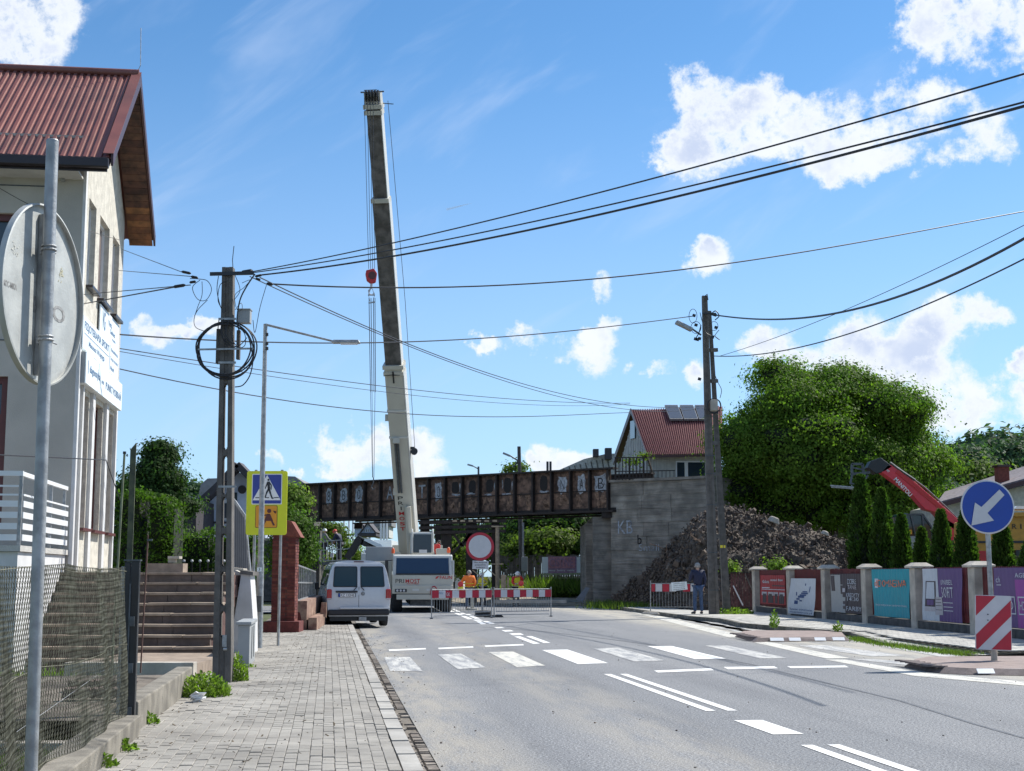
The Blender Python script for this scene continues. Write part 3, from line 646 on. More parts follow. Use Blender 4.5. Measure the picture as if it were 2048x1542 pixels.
mb = MB(); mb.bb(-.065, -.05, 0.05, -.012, .05, 1.70); mb.bb(.0, -.05, 0.05, .07, .05, 1.71); mb.build('post', M_['black'], gp, bevel=0.004)
mb = MB(); mb.bb(-.012, -.03, 0.05, .0, .03, 1.66); mb.cyl((-.006, -.06, .2), (-.006, -.06, 1.5), .008, n=8)
for z_ in (0.32, 0.72, 1.15): mb.box((.02, -.065, z_), (.05, .03, .09))
mb.bb(-.075, -.06, 1.71, .08, .06, 1.725); mb.build('hinge', M_['steel_d'], gp)
MB().bb(-.10, -.02, .25, -.068, .02, 1.66).build('mesh_stile', M_['steel'], gp)
pp = thing('angle_post', 'tall dark green steel angle post with slanted tip behind the gate', 'post', ST(15.0, -2.02, 0), AS)
mb = MB(); mb.prism([(-.028, 0, 0), (.028, 0, 0), (.028, 0, 2.93), (-.028, 0, 2.86)], (0, .006, 0)); mb.prism([(.023, 0, 0), (.028, 0, 0), (.028, 0, 2.93), (.023, 0, 2.93)], (0, .04, 0)); mb.build('angle_iron', mat('green_steel', (0.045, 0.055, 0.035), 0.6, var=.4, scale=8, alt=(.09, .1, .05)), pp)
sp_ = thing('tilted_pole', 'thin tilted grey-green pole with wire ties by the house corner', 'pole', (0, 0, 0))
a, b = W(236, 1125, 17), W(249, 908, 17); MB().cyl(a-(b-a)*1.3, b, .014, n=8).build('pole', mat('pole_greygreen', (.16, .18, .11), .7), sp_, smooth=True)
MB().cyl(b, b+Vector((0, 0, .03)), .02, n=8).build('cap', M_['black'], sp_)
wp_ = thing('rusty_rail', 'thin rusty rail post at the left edge of the garden steps', 'post', (0, 0, 0))
a, b = W(284, 1290, 14.5), W(296, 1070, 14.5); MB().bar(a-(b-a)*0.25, b, .013).build('rail', mat('rust_red', (.12, .06, .045), .8), wp_); MB().box(b+Vector((.02, 0, -.05)), (.05, .02, .02)).build('lug', M_['steel_d'], wp_)
# retaining strip right of the gate
rw = thing('retaining_wall', 'low stained concrete retaining wall between gate and steps', 'wall', (0, 0, 0))
mb = MB(); mb.prism([ST(14.05, T0-.1, 0), ST(18.9, T0-.05, 0), ST(18.9, T0-.05, .42), ST(14.05, T0-.1, .40)], N*0.2); mb.build('coping', M_['stained'], rw, bevel=.015)
patch('planting_bed', [ST(13.3, -4.3), ST(13.3, -1.95), ST(19.2, -1.9), ST(19.2, -4.6)], 'rubble', 0.30, 0.06, 20)
# leaning bricks stacked on the bed
bm_ = MB().box((0, 0, 0), (0.05, 0.21, 0.10)).mesh('brick', M_['step_b'])
for row, (s_, t0, n_) in enumerate(((16.2, -2.75, 11), (15.1, -2.6, 9))):
    for k in range(n_):
        o = link('brick', bm_ if k else bm_, None, Matrix.Translation(ST(s_+.02*random.random(), t0+k*0.066, 0.40+.004*random.random()))@Matrix.Rotation(AS+random.gauss(0, .04), 4, 'Z')@Matrix.Rotation(R(22)+random.gauss(0, .03), 4, 'Y'))
        OR = ('first', 'second', 'third', 'fourth', 'fifth', 'sixth', 'seventh', 'eighth', 'ninth', 'tenth', 'eleventh')
        setp(o, '%s brown-red brick from the right in the %s leaning row beside the gate post' % (OR[n_-1-k], 'back' if row == 0 else 'front'), 'brick', 'loose bricks leaning behind the low wall, %s row' % ('back' if row == 0 else 'front'))
# ---------------------------------------------------------------- steps
sp = thing('garden_steps', 'wide brown brick steps with pale slab treads rising to the house', 'steps', (0, 0, 0))
NS = 9; RS = 0.178; SD = 0.33; Y0 = 24.0
for i in range(NS):
    y_ = Y0+i*SD; z_ = i*RS; xr = -5.12-0.015*i if i > 1 else -4.95; xl = -8.6
    zz = z_+.02; x0 = xl
    segs = [xl, -7.9-random.random()*.3, -7.1+random.random()*.4, -6.3+random.random()*.5, xr]
    for k in range(4): MB().bb(segs[k]+.004, y_+.02, zz-.2 if i == 0 else zz, segs[k+1]-.004, y_+.14, zz+RS-.042).build('riser_block', M_['step_b'], sp)
    segs = [xl, -7.7+random.random()*.3, -6.9+random.random()*.4, -6.0+random.random()*.4, xr+.03]
    for k in range(4):
        o = MB().box(((segs[k]+segs[k+1])/2, y_+.20, zz+RS-.018+random.gauss(0, .004)), (segs[k+1]-segs[k]-.008, .42, .045), (random.gauss(0, .006), random.gauss(0, .006), random.gauss(0, .006))).build('tread_slab', M_['step'], sp, bevel=.006)
    MB().bb(xl+.05, y_+.14, zz-.1, xr-.02, y_+1.2, zz+RS-.045).build('step_core', M_['mortar'], sp)
bw = thing('low_step_wall', 'pale cracked concrete block at the foot of the steps beside the pole', 'wall', (0, 0, 0))
a = G(288, 1342, .0)
mb = MB(); mb.bb(-6.4, 20.7, 0, -4.55, 20.95, .34); mb.build('block', M_['pillar'], bw, bevel=.01)
mb = MB(); mb.bb(-6.4, 20.95, .0, -4.6, 24.0, .30); mb.build('landing', M_['step'], bw)
# top landing
patch('upper_yard', [(-9.3, 26.9, 0), (-5.35, 26.9, 0), (-6.6, 34, 0), (-10.5, 34, 0)], 'dirt', 1.55, .03, 10)
mb = MB(); mb.prism([(-12, 27.0, -.1), (-5.35, 27.0, -.1), (-6.65, 34.0, -.1), (-13, 34.0, -.1)], (0, 0, 1.6)); mb.build('upper_terrace', M_['concrete'], kind='structure')
wl = thing('block_bench', 'low pale block wall with a stone slab on top of the steps', 'wall', (0, 0, 0)); a = W(333, 1131, 27.6)
mb = MB(); mb.bb(W(296, 1140, 27.5).x, 27.4, 1.5, W(368, 1140, 27.5).x, 27.8, 1.58+.22); mb.build('block', M_['step'], wl)
mb = MB(); mb.box(W(350, 1115, 27.7), (.22, .25, .05)); mb.box(W(345, 1121, 27.7), (.14, .14, .08)); mb.build('stone_slab', M_['pillar'], wl)

# ---------------------------------------------------------------- house
HS = 28.0; HT = -4.9; DEP = 5.35; ZE = 10.05; ZR = 12.30
hs_ = thing('house', 'two storey rendered house with red trapezoid sheet roof and sunlit gable wall', 'house', ST(HS, HT, 0), AS)
WL = 14.0                                       # local: x right (across), y along the street, front wall y=0, gable wall x=0
RG = DEP/2
mb = MB()
wins_front = [(-4.3, -1.25, 2.45, 5.35), (-2.15, -1.0, 7.05, 8.55)]
# front wall with openings: built as strips
def wall_strips(mb, x0, x1, z0, z1, holes, th=0.3, y=0.0):
    xs = sorted(set([x0, x1]+[h for q in holes for h in (q[0], q[1])])); 
    for i in range(len(xs)-1):
        a_, b_ = xs[i], xs[i+1]; hz_ = sorted([(q[2], q[3]) for q in holes if q[0] <= a_ and q[1] >= b_]); z_ = z0
        for (h0, h1) in hz_:
            if h0 > z_: mb.bb(a_, y, z_, b_, y+th, h0)
            z_ = h1
        if z_ < z1: mb.bb(a_, y, z_, b_, y+th, z1)
wall_strips(mb, -WL, 0, 0.0, ZE+.1, wins_front); mb.build('front_wall', M_['render_grey'], hs_)
# gable wall, with tall recessed window bays
mb = MB(); YB = [(0.75, 1.65), (2.15, 3.45), (3.95, 4.95)]
holes = [(a_, b_, 2.5, 5.15) for a_, b_ in YB]+[(a_, b_, 7.32, 9.1) for i, (a_, b_) in enumerate(YB)]
mg = MB(); wall_strips(mg, 0.3, DEP, 0.0, ZE, holes, .3, 0)
mg2 = MB(); mg2.v = [(-v[1], v[0], v[2]) for v in mg.v]; mg2.f = mg.f
mg2.prism([(-.3, 0, ZE), (-.3, DEP, ZE), (-.3, RG, ZR-.12)], (.3, 0, 0)); mg2.build('gable_wall', M_['render_rough'], hs_)
MB().bb(-WL, DEP, 0, 0, DEP+.25, ZE).build('rear_wall', M_['render'], hs_)
# pilaster strips and reveals on the gable
mb = MB()
for (a_, b_) in ((0.0, .16), (.55, .70), (1.75, 2.05), (3.55, 3.85), (5.0, 5.16)):
    mb.bb(.002, a_, 1.6, .07, b_, 6.0)
mb.bb(.002, 0, 6.0, .06, .18, ZE-.2); mb.build('pilasters', M_['white_wall'], hs_)
for k, (a_, b_) in enumerate(YB):
    for j, (h0, h1) in enumerate(((2.5, 5.15), (7.32, 9.1))):
        w_ = MB().bb(-.2, a_+.02, h0+.02, -.16, b_-.02, h1-.02).build('window', M_['blind'] if j == 0 or k else M_['glass'], hs_)
        mb = MB(); 
        for q in (a_+.03, b_-.03): mb.bb(-.16, q-.03, h0, -.11, q+.03, h1)
        mb.bb(-.16, a_, h0, -.11, b_, h0+.06); mb.bb(-.16, a_, h1-.06, -.11, b_, h1); mb.build('window_frame', M_['white'] if j else M_['brownred'], w_)
        mb = MB(); mb.bb(-.1, a_-.03, h0-.06, .14, b_+.03, h0-.003); mb.build('window_sill', M_['gutter_br'] if j else M_['brownred'], w_)
# front windows
for i, (x0, x1, z0, z1) in enumerate(wins_front):
    w_ = MB().bb(x0+.02, .2, z0+.02, x1-.02, .23, z1-.02).build('window', M_['glass_g'], hs_)
    mb = MB(); fr = .13
    mb.bb(x0, .12, z0, x0+fr, .2, z1); mb.bb(x1-fr, .12, z0, x1, .2, z1); mb.bb(x0+fr, .12, z1-fr, x1-fr, .2, z1); mb.bb(x0+fr, .12, z0, x1-fr, .2, z0+fr)
    if i == 0: mb.bb(x0+fr, .12, z1-1.05, x1-fr, .2, z1-.72)
    mb.build('window_frame', M_['brownred'], w_)
    if i == 0:
        MB().bb(x0+.2, .33, z0+.2, x1-.35, .36, z1-1.2).build('curtain', mat('curtain_grey', (.16, .175, .2), .9, var=.3, scale=3), w_)
mb = MB()                                         # grooved frames in the render
for (x0, x1, z0, z1) in ((-5.0, -.62, 2.0, 6.05), (-3.0, -.55, 6.35, 9.1)):
    for (a_, b_) in (((x0, -.004, z1), (x1, -.004, z1)), ((x1, -.004, z1), (x1, -.004, z0)), ((x0, -.004, z0), (x0, -.004, z1))): mb.bar(a_, b_, .02, .02, up=(0, 1, 0))
mb.build('groove', M_['steel_d'], hs_)
mb = MB(); mb.bb(-WL, -.015, 9.35, -.35, -.001, ZE-.05); mb.build('frieze', M_['render'], hs_)
# corrugated roof: front slope
OV = .72; OG = .62; pitch = (ZR-ZE)/(RG)
def roof_slope(front):
    mb = MB(); per = .14; n_ = int((WL+OG)/per); prof = []
    for i in range(n_+1):
        x_ = OG-i*per; prof += [(x_, .0), (x_-.03, .0), (x_-.042, .032), (x_-.10, .032), (x_-.112, .0)]
    ytop = RG; yb = -OV if front else DEP+OV
    zt = ZR+.05; zb = ZR+.05-(RG+OV)*pitch
    nrm = Vector((0, -pitch if front else pitch, 1)).normalized()
    vs = [(x_, ytop+nrm.y*h_, zt+nrm.z*h_) for x_, h_ in prof]+[(x_, yb+nrm.y*h_, zb+nrm.z*h_) for x_, h_ in prof]
    n2 = len(prof); fs = [(i, i+1, n2+i+1, n2+i) for i in range(n2-1)]
    return mb.add(vs, fs)
roof_slope(True).build('roof_front', M_['roof_red'], hs_)
roof_slope(False).build('roof_back', M_['roof_red'], hs_)
zb = ZR+.05-(RG+OV)*pitch
mb = MB(); mb.cyl((-WL, RG, ZR+.11), (OG, RG, ZR+.11), .09, n=10); mb.build('ridge_cap', M_['roof_red'], hs_, smooth=True)
# barge boards (dark red) and verge flashing
mb = MB()
for sgn, yb in ((1, -OV), (-1, DEP+OV)):
    mb.prism([(OG, RG, ZR+.10), (OG, yb, zb+.10), (OG, yb, zb-.14), (OG, RG, ZR-.16)], (.045, 0, 0))
mb.build('barge_board', M_['roof_trim'], hs_)
mb = MB(); mb.prism([(OG+.05, RG, ZR+.13), (OG-.15, RG, ZR+.13), (OG-.15, -OV-.02, zb+.095), (OG+.05, -OV-.02, zb+.095)], (0, 0, .012)); mb.build('verge_flashing', M_['roof_red'], hs_)
# soffit planks under the overhang
for yb, mt, sg in ((-OV, 'wood_d', 1), (DEP+OV, 'wood_d', -1)):
    L = RG+OV; n_ = 24
    for i in range(n_):
        f0, f1 = i/n_, (i+.93)/n_; y0 = RG-sg*L*f0; y1 = RG-sg*L*f1; z0 = ZR-.10-L*pitch*f0; z1 = ZR-.10-L*pitch*f1
        mtt = 'wood_l' if (sg < 0 and i > 17) else 'wood_d'
        MB().prism([(.06, y0, z0), (.06, y1, z1), (OG-.02, y1, z1), (OG-.02, y0, z0)], (0, 0, .025)).build('soffit_plank', M_[mtt], hs_)
mb = MB(); zz = ZR-.10-(RG+OV)*pitch*.70; mb.bb(.0, DEP+.25, zz-.22, OG-.05, DEP+.42, zz-.05); mb.build('purlin', M_['wood_d'], hs_)
# gutter along the front eave
mb = MB(); 
for k in range(1): mb.bb(-WL, -OV-.16, zb-.22, OG-.02, -OV-.02, zb-.02)
mb.build('gutter', M_['gutter_br'], hs_, bevel=.03)
MB().bb(-WL, -OV-.02, zb-.26, OG-.06, -OV+.02, zb+.02).build('fascia', M_['gutter_br'], hs_)
MB().bb(-WL, -OV+.02, zb-.24, 0.0, 0, zb-.20).build('soffit', M_['render'], hs_)
mb = MB(); mb.bb(-.42, -.09, ZE-.85, -.34, -.02, ZE-.3); mb.build('flood_lamp', M_['steel'], hs_)
mb = MB(); mb.tube([(OG-.02, RG, ZR), (OG-.02, RG, ZR+.2), (OG+.02, RG, ZR+.3), (OG, RG, ZR+1.15)], .009, 6); mb.build('lightning_rod', M_['steel'], hs_)
# signs on the gable
def gsign(name, y0, y1, z0, z1, xo, dep_, lines, label):
    g_ = thing(name, label, 'sign', ST(HS, HT, 0), AS); MB().bb(xo-dep_, y0, z0, xo, y1, z1).build('panel', M_['sign_w'], g_)
    MB().bb(xo-dep_-.003, y0-.004, z0-.01, xo-.02, y0-.001, z1).build('side', M_['cabinet'], g_)
    for (tx, yc, zc, w_, h_) in lines: text('lettering', tx, w_, h_, M_['text_b'], g_, (xo+.004, yc, zc), (0, 1, 0), (0, 0, 1), .012)
    return g_
g_ = gsign('wall_sign', .05, 4.75, 5.95, 6.58, .10, .095, [('FIZJOTERAPIA SPORT', 1.75, 6.40, 3.1, .20), ('Mateusz Wojtyga', 1.75, 6.11, 2.0, .14), ('Rehabilitacja', 4.1, 6.45, 1.0, .10), ('Terapia manualna', 4.1, 6.26, 1.1, .10), ('Masaż', 3.85, 6.07, .5, .10)], 'white box sign reading FIZJOTERAPIA SPORT on the gable wall')
mb = MB(); mb.bb(.101, .2, 6.25, .105, 3.3, 6.26); mb.bb(.101, 3.42, 5.99, .105, 3.44, 6.53); mb.build('rule_line', M_['text_b'], g_)
g_ = gsign('wall_sign', .12, 4.98, 5.27, 5.87, .17, .165, [('diagnostyka', 1.2, 5.58, 1.3, .20), ('PUNKT POBRAŃ', 3.7, 5.57, 2.2, .21), ('med', 2.2, 5.56, .3, .1)], 'lower white box sign reading PUNKT POBRAŃ over the shop windows')
MB().bb(.171, .36, 5.48, .175, .40, 5.74).build('logo_bar', M_['text_b'], g_)
g_ = gsign('wall_sign', 2.25, 4.95, 6.60, 7.22, .06, .03, [('VG', 2.75, 6.95, .42, .40), ('Vera', 3.6, 7.02, .5, .13), ('Gabinet', 4.0, 6.88, .7, .11), ('masażu', 4.2, 6.75, .5, .07)], 'thin white plate sign with VG monogram above the box signs')
# terrace in front with railing
tr = thing('terrace', 'white plastered terrace wall under the ground floor of the house', 'terrace', ST(HS, HT, 0), AS)
mb = MB(); mb.bb(-WL, -4.2, -.2, -.05, -.02, 1.95); mb.build('wall', M_['white_wall'], tr); MB().bb(-WL, -4.27, 1.955, .0, -.02, 2.05).build('slab', M_['render'], tr)
rl = thing('railing', 'white balustrade of horizontal boards round the house terrace', 'railing', ST(HS, HT, 2.05), AS)
for x_ in (-3.4, -2.55, -1.7, -.85, -.06): MB().bb(x_-.025, -4.15, 0, x_+.025, -4.10, 1.12).build('baluster', M_['steel'], rl)
for y_ in (-2.9, -1.6, -.3): MB().bb(-.085, y_-.025, 0, -.035, y_+.025, 1.12).build('baluster', M_['steel'], rl)
MB().bb(-4.5, -4.16, 1.12, -.03, -4.09, 1.20).build('handrail', M_['white'], rl); MB().bb(-.09, -4.08, 1.12, -.03, -.1, 1.19).build('handrail', M_['white'], rl)
for k in range(5):
    z_ = .08+k*.18; h_ = .1 if k < 4 else .03
    MB().bb(-4.5, -4.17, z_, -.09, -4.152, z_+h_).build('rail_board', M_['white'], rl); MB().bb(-.03, -4.1, z_, -.012, -.1, z_+h_).build('rail_board', M_['white'], rl)
MB().bb(-4.5, -4.17, .94, -.09, -4.152, .97).build('rail_board', M_['white'], rl)
# pale kerb strip and cobbles in the garden
ks = thing('garden_edging', 'pale concrete edging strip across the front garden grass', 'edging', (0, 0, 0)); MB().bb(-7, 12.6, 0, -3.62, 12.82, .14).build('edging_strip', M_['pillar'], ks)
mb = MB()
for i in range(380):
    s_ = random.uniform(15.5, 19.5); t_ = random.uniform(-6.3, -2.3); r_ = random.uniform(.03, .08); mb.box(ST(s_, t_, .06+r_*.6+random.random()*.12), (r_*2, r_*1.7, r_*1.4), (random.random(), random.random(), random.random()*3), taper=(.6, .7))
mb.build('stone_heap', M_['stone_d'], kind='stuff')
# ---------------------------------------------------------------- foliage
def leaves(name, centers, radii, count, size, m, parent=None, flat=0.5, shell=0.55, droop=0.0, clump=None, long=1.0, kind=None):
    """many small leaf faces gathered in clumps through ellipsoids"""
    centers = np.array([tuple(c) for c in centers], float); radii = np.array([tuple(r) for r in radii], float)
    vol = radii.prod(1)**(0.72); pr = vol/vol.sum()
    nc = clump or max(30, count//50); idx = rng.choice(len(centers), nc, p=pr)
    dv = rng.normal(size=(nc, 3)); dv /= np.linalg.norm(dv, axis=1)[:, None]
    rr = (shell+(1-shell)*rng.random(nc)**0.6)[:, None]*(1+0.10*rng.normal(size=nc))[:, None]
    cc = centers[idx]+dv*rr*radii[idx]
    csz = (radii[idx].mean(1)*0.15+size*1.1)*(.55+.9*rng.random(nc))
    k = rng.integers(0, nc, count); off = rng.normal(size=(count, 3))*csz[k][:, None]*np.array([1, 1, .62]); P = cc[k]+off; P[:, 2] -= droop*np.abs(off[:, 0])
    nrm = dv[k]*1.0+off/(csz[k][:, None]+1e-6)*.45+rng.normal(size=(count, 3))*0.6+np.array([0, 0, flat]); nrm /= np.linalg.norm(nrm, axis=1)[:, None]
    a = np.cross(nrm, rng.normal(size=(count, 3))); a /= np.linalg.norm(a, axis=1)[:, None]; b = np.cross(nrm, a)
    s = size*(0.6+0.8*rng.random(count))[:, None]; a = a*s*0.5*long; b = b*s*0.30
    q = np.stack([P-a, P+b+nrm*s*.06, P+a, P-b+nrm*s*.06], 1)
    o = link(name, bigmesh(name, q, 4, m), parent)
    if kind: o['kind'] = kind
    return o
def trunk(parent, base, h, r, blobs, n_l=5, name='trunk'):
    mb = MB(); base = Vector(base); top = base+Vector((0, 0, h)); mb.tube([base, base+(top-base)*.5+Vector((r*.4, 0, 0)), top], [r*1.25, r*.9, r*.55], 10)
    for i, c in enumerate(blobs[:n_l]):
        c = Vector(c); st_ = base+(top-base)*(.55+.4*i/max(1, n_l)); mid = (st_+c)/2+Vector((0, 0, r)); mb.tube([st_, mid, c], [r*.5, r*.33, r*.12], 7)
    return mb.build(name, M_['bark'], parent, smooth=True)
def tree(name, label, base, blobs, radii, count, size, m, h, r=0.2, group=None, shell=.5, flat=.5, core=True, cat='tree', clump=None):
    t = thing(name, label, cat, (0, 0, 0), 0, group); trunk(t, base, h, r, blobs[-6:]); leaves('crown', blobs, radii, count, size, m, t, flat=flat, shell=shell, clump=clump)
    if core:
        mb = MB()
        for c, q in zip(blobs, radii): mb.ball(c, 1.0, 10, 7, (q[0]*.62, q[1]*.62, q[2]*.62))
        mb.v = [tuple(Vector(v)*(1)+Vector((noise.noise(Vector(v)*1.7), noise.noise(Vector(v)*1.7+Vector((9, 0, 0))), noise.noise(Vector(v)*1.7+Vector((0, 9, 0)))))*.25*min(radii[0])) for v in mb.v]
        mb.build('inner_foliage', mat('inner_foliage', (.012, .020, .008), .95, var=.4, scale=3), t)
    return t
def pxblobs(lst, Y, dep=1.0):
    cs, rs = [], []
    for (px, py, rx, ry, *rest) in lst:
        dy = rest[0] if rest else 0; y = Y+dy; cs.append(W(px, py, y)); k = y/F; rs.append((rx*k, (rx+ry)/2*k*dep, ry*k))
    return cs, rs
def boughs(cs, rs, n, r0, r1):
    """break a crown into many separate leafy boughs set through and around the main masses"""
    oc, orr = [], []
    for i in range(n):
        k = random.choices(range(len(cs)), [q[0]*q[2] for q in rs])[0]; v = Vector((random.gauss(0, 1), random.gauss(0, 1)-.3, random.gauss(0, 1)+.15)).normalized(); f = random.uniform(.72, 1.0); q = random.uniform(r0, r1)
        oc.append(Vector(cs[k])+Vector((v.x*rs[k][0]*f, v.y*rs[k][1]*f, v.z*rs[k][2]*f))*1.0-v*q*.55); orr.append((q*random.uniform(1, 1.4), q*1.1, q*random.uniform(.55, .8)))
    for c, q in zip(cs, rs): oc.append(Vector(c)); orr.append(tuple(x*.8 for x in q))
    return oc, orr
# the great walnut by the bridge
b, r = pxblobs([(1575,808,75,72,-1),(1660,790,100,65,0),(1760,830,90,75,0),(1520,900,85,85,0),(1640,900,120,100,-2),(1765,930,88,90,-1),(1480,990,60,80,1),(1600,1000,110,70,0),(1740,1010,95,60,0),(1815,895,52,56,1),(1825,985,38,46,0),(1550,750,42,34,0),(1690,765,60,40,1),(1846,925,30,40,0),(1500,872,48,56,0)], 74)
tree('walnut_tree', 'huge round bright green broadleaf tree behind the rubble slope', (16.5, 75, 1), *boughs(b, r, 110, .9, 1.6), 270000, .155, L_['tree'], 6, .45, shell=.78, clump=2600)
# far left conifer-like tree and others
b, r = pxblobs([(318,930,32,36),(325,965,50,40),(330,1010,58,45),(310,1050,60,50),(318,905,18,20)], 62)
tree('round_tree', 'dark dense rounded tree rising behind the tall clipped hedge', (b[2][0], 62, 0), *boughs(b, r, 36, .35, .7), 36000, .14, L_['dark'], 3, .25)
b, r = pxblobs([(262,985,26,40),(250,1030,26,40)], 75); tree('small_tree', 'dark small tree between the house gable and the rounded tree', (b[0][0], 75, 0), b, r, 8000, .18, L_['dark'], 3, .2)
b, r = pxblobs([(385,985,22,18),(378,1010,24,20)], 90); tree('small_tree', 'small dull tree left of the grey tiled roof', (b[0][0], 90, 0), b, r, 2500, .3, L_['far'], 3, .2)
def hedge(label, boxes, Y, count, size, m, dep=1.2, name='hedge'):
    t = thing(name, label, 'hedge'); cs, rs = [], []
    mb = MB()
    for (x0, y0, x1, y1) in boxes:
        a, b_ = W(x0, y1, Y), W(x1, y0, Y); a.z = max(a.z, 0)
        mb.bb(a.x+.12, Y-dep*.4, a.z-.5, b_.x-.12, Y+dep*.4, b_.z-.12)
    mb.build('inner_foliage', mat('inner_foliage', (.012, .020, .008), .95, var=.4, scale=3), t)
    q = []
    for (x0, y0, x1, y1) in boxes:
        a, b_ = W(x0, y1, Y), W(x1, y0, Y); a.z = max(a.z, 0); A = (b_.x-a.x)*(b_.z-a.z); n_ = int(count*A); P = rng.random((n_, 3))
        P[:, 0] = a.x+P[:, 0]*(b_.x-a.x); P[:, 2] = a.z+P[:, 2]*(b_.z-a.z); f = rng.random(n_)
        P[:, 1] = np.where(f < .6, Y-dep/2+rng.normal(size=n_)*.05, Y+(P[:, 1]-.5)*dep); P[:, 2] = np.where(f > .6, b_.z+rng.normal(size=n_)*.05, P[:, 2]); q.append(P)
        e = rng.random(n_//4); P2 = np.stack([np.full(n_//4, b_.x)+rng.normal(size=n_//4)*.04, Y+(rng.random(n_//4)-.5)*dep, a.z+e*(b_.z-a.z)], 1); q.append(P2)
    P = np.concatenate(q); n_ = len(P); P += rng.normal(size=P.shape)*.04
    P += 0.09*np.stack([np.sin(P[:, 2]*5+P[:, 0]*3), np.sin(P[:, 0]*4.1+P[:, 2]*3), np.sin(P[:, 0]*3.7)], 1)
    nr = rng.normal(size=(n_, 3)); nr /= np.linalg.norm(nr, axis=1)[:, None]; a = np.cross(nr, rng.normal(size=(n_, 3))); a /= np.linalg.norm(a, axis=1)[:, None]; b_ = np.cross(nr, a)
    s = size*(.6+.8*rng.random(n_))[:, None]; link('foliage', bigmesh('foliage', np.stack([P-a*s*.5, P+b_*s*.3, P+a*s*.5, P-b_*s*.3], 1), 4, m), t)
    return t
hedge('tall clipped green hedge arching beside the house gable', [(238,992,300,1150),(300,994,352,1150),(340,1010,368,1110)], 37, 900, .085, L_['hedge'], 1.3)
hedge('lower clipped hedge behind the steps and utility pole', [(362,1068,432,1150),(432,1068,520,1155)], 39, 800, .085, L_['hedge'], 1.0)
# thuja row behind the red fence
def cone(label, px, top, bot, wpx, Y, cnt, group=None):
    t = thing('thuja', label, 'thuja', (0, 0, 0), 0, group); a, b_ = W(px, bot, Y), W(px, top, Y); a.z = .1; H = b_.z-a.z; rad = wpx/2*Y/F; n_ = cnt
    f = rng.random(n_)**.8; an = rng.random(n_)*2*math.pi; bul = 1+.13*np.sin(an*3+f*9)+.10*np.sin(an*5-f*14); prof = np.minimum(1, .35+f*0)*0+np.clip(np.sqrt(np.clip(1-f, 0, 1))*1.05, 0, 1)*np.clip(.75+f*2, 0, 1)
    rr = rad*prof*bul*(.82+.30*rng.random(n_)**2); P = np.stack([a.x+rr*np.cos(an), Y+rr*np.sin(an), a.z+f*H], 1)
    out = np.stack([np.cos(an), np.sin(an), np.full(n_, 1.1)], 1)+rng.normal(size=(n_, 3))*.35; out /= np.linalg.norm(out, axis=1)[:, None]
    sd_ = np.cross(out, rng.normal(size=(n_, 3))); sd_ /= np.linalg.norm(sd_, axis=1)[:, None]; s = .17*(.6+.8*rng.random(n_))[:, None]
    link('foliage', bigmesh('foliage', np.stack([P-out*s*.6, P+sd_*s*.28, P+out*s*.6, P-sd_*s*.28], 1), 4, L_['thuja']), t)
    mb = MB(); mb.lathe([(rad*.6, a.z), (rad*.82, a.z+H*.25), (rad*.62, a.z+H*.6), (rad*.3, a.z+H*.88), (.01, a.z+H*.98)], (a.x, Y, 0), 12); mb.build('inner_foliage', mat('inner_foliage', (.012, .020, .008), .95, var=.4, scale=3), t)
    MB().cyl((a.x, Y, 0), (a.x, Y, a.z+H*.5), .05).build('trunk', M_['bark'], t)
    return t
gr = 'thujas in a row behind the red picket fence'
cone('tallest left thuja of the row, at the end of the rubble heap', 1727, 952, 1150, 64, 49, 9000, gr)
cone('second tall thuja from the rubble, just right of the tallest one', 1768, 978, 1150, 56, 48, 8000, gr)
cone('third thuja in the row, below the excavator grab end of the red boom', 1806, 1030, 1150, 48, 46.5, 6000, gr)
cone('short thuja in front of the teal machine cab', 1846, 1058, 1150, 44, 45, 5000, gr)
cone('thuja right under the lower end of the red boom', 1886, 1022, 1150, 52, 43.5, 6000, gr)
cone('broad thuja immediately left of the blue arrow sign post', 1935, 1022, 1150, 56, 42, 7000, gr)
cone('thuja just right of the blue arrow sign post', 2008, 1045, 1150, 58, 40, 6500, gr)
cone('rightmost thuja at the edge of the picture', 2062, 1080, 1150, 60, 38.5, 5000, gr)
# wooded hill on the right
mb = MB(); vs = []; fs = []; nx, ny = 60, 24
for j in range(ny+1):
    for i in range(nx+1):
        x_ = -60+i*8; y_ = 110+j*16; e = max(0, (j-1)/ny); h_ = max(0, (x_-25)/120)*34*e**.8*math.exp(-((x_-190)/260)**2)+3*noise.noise(Vector((x_*.02, y_*.02, 0))); vs.append((x_, y_, -.4+max(0, h_)))
for j in range(ny):
    for i in range(nx): k = j*(nx+1)+i; fs.append((k, k+1, k+nx+2, k+nx+1))
mb.add(vs, fs); mb.build('hill', M_['grass_g'], smooth=True, kind='structure')
for (lst, Y, lab, mt, cnt) in (([(1928,930,42,32),(1940,968,58,36),(1912,965,32,28)], 128, 'dark bushy hillside tree just left of the blue arrow sign', 'far', 9000), ([(2030,925,44,36),(2048,965,60,40),(2000,935,30,30)], 135, 'dark hillside tree at the right edge above the chimney', 'far', 9000),
    ([(1960,965,46,36),(1975,990,60,40)], 118, 'paler green hillside tree behind the red brick chimney', 'olive', 7000), ([(1900,995,22,22),(1902,1015,34,26)], 110, 'low dark tree beside the eaves of the cream house', 'far', 3000)):
    b, r = pxblobs(lst, Y); tree('hillside_tree', lab, (b[0][0], Y, b[0][2]-9), b, r, cnt*2, .38, L_[mt], 6, .4, group='trees on the wooded hillside')
b, r = pxblobs([(x, 985+random.uniform(-14, 14), 60, 34) for x in range(1880, 2240, 40)], 190); leaves('far_wood', b, r, 16000, .9, L_['far'], None, kind='stuff')
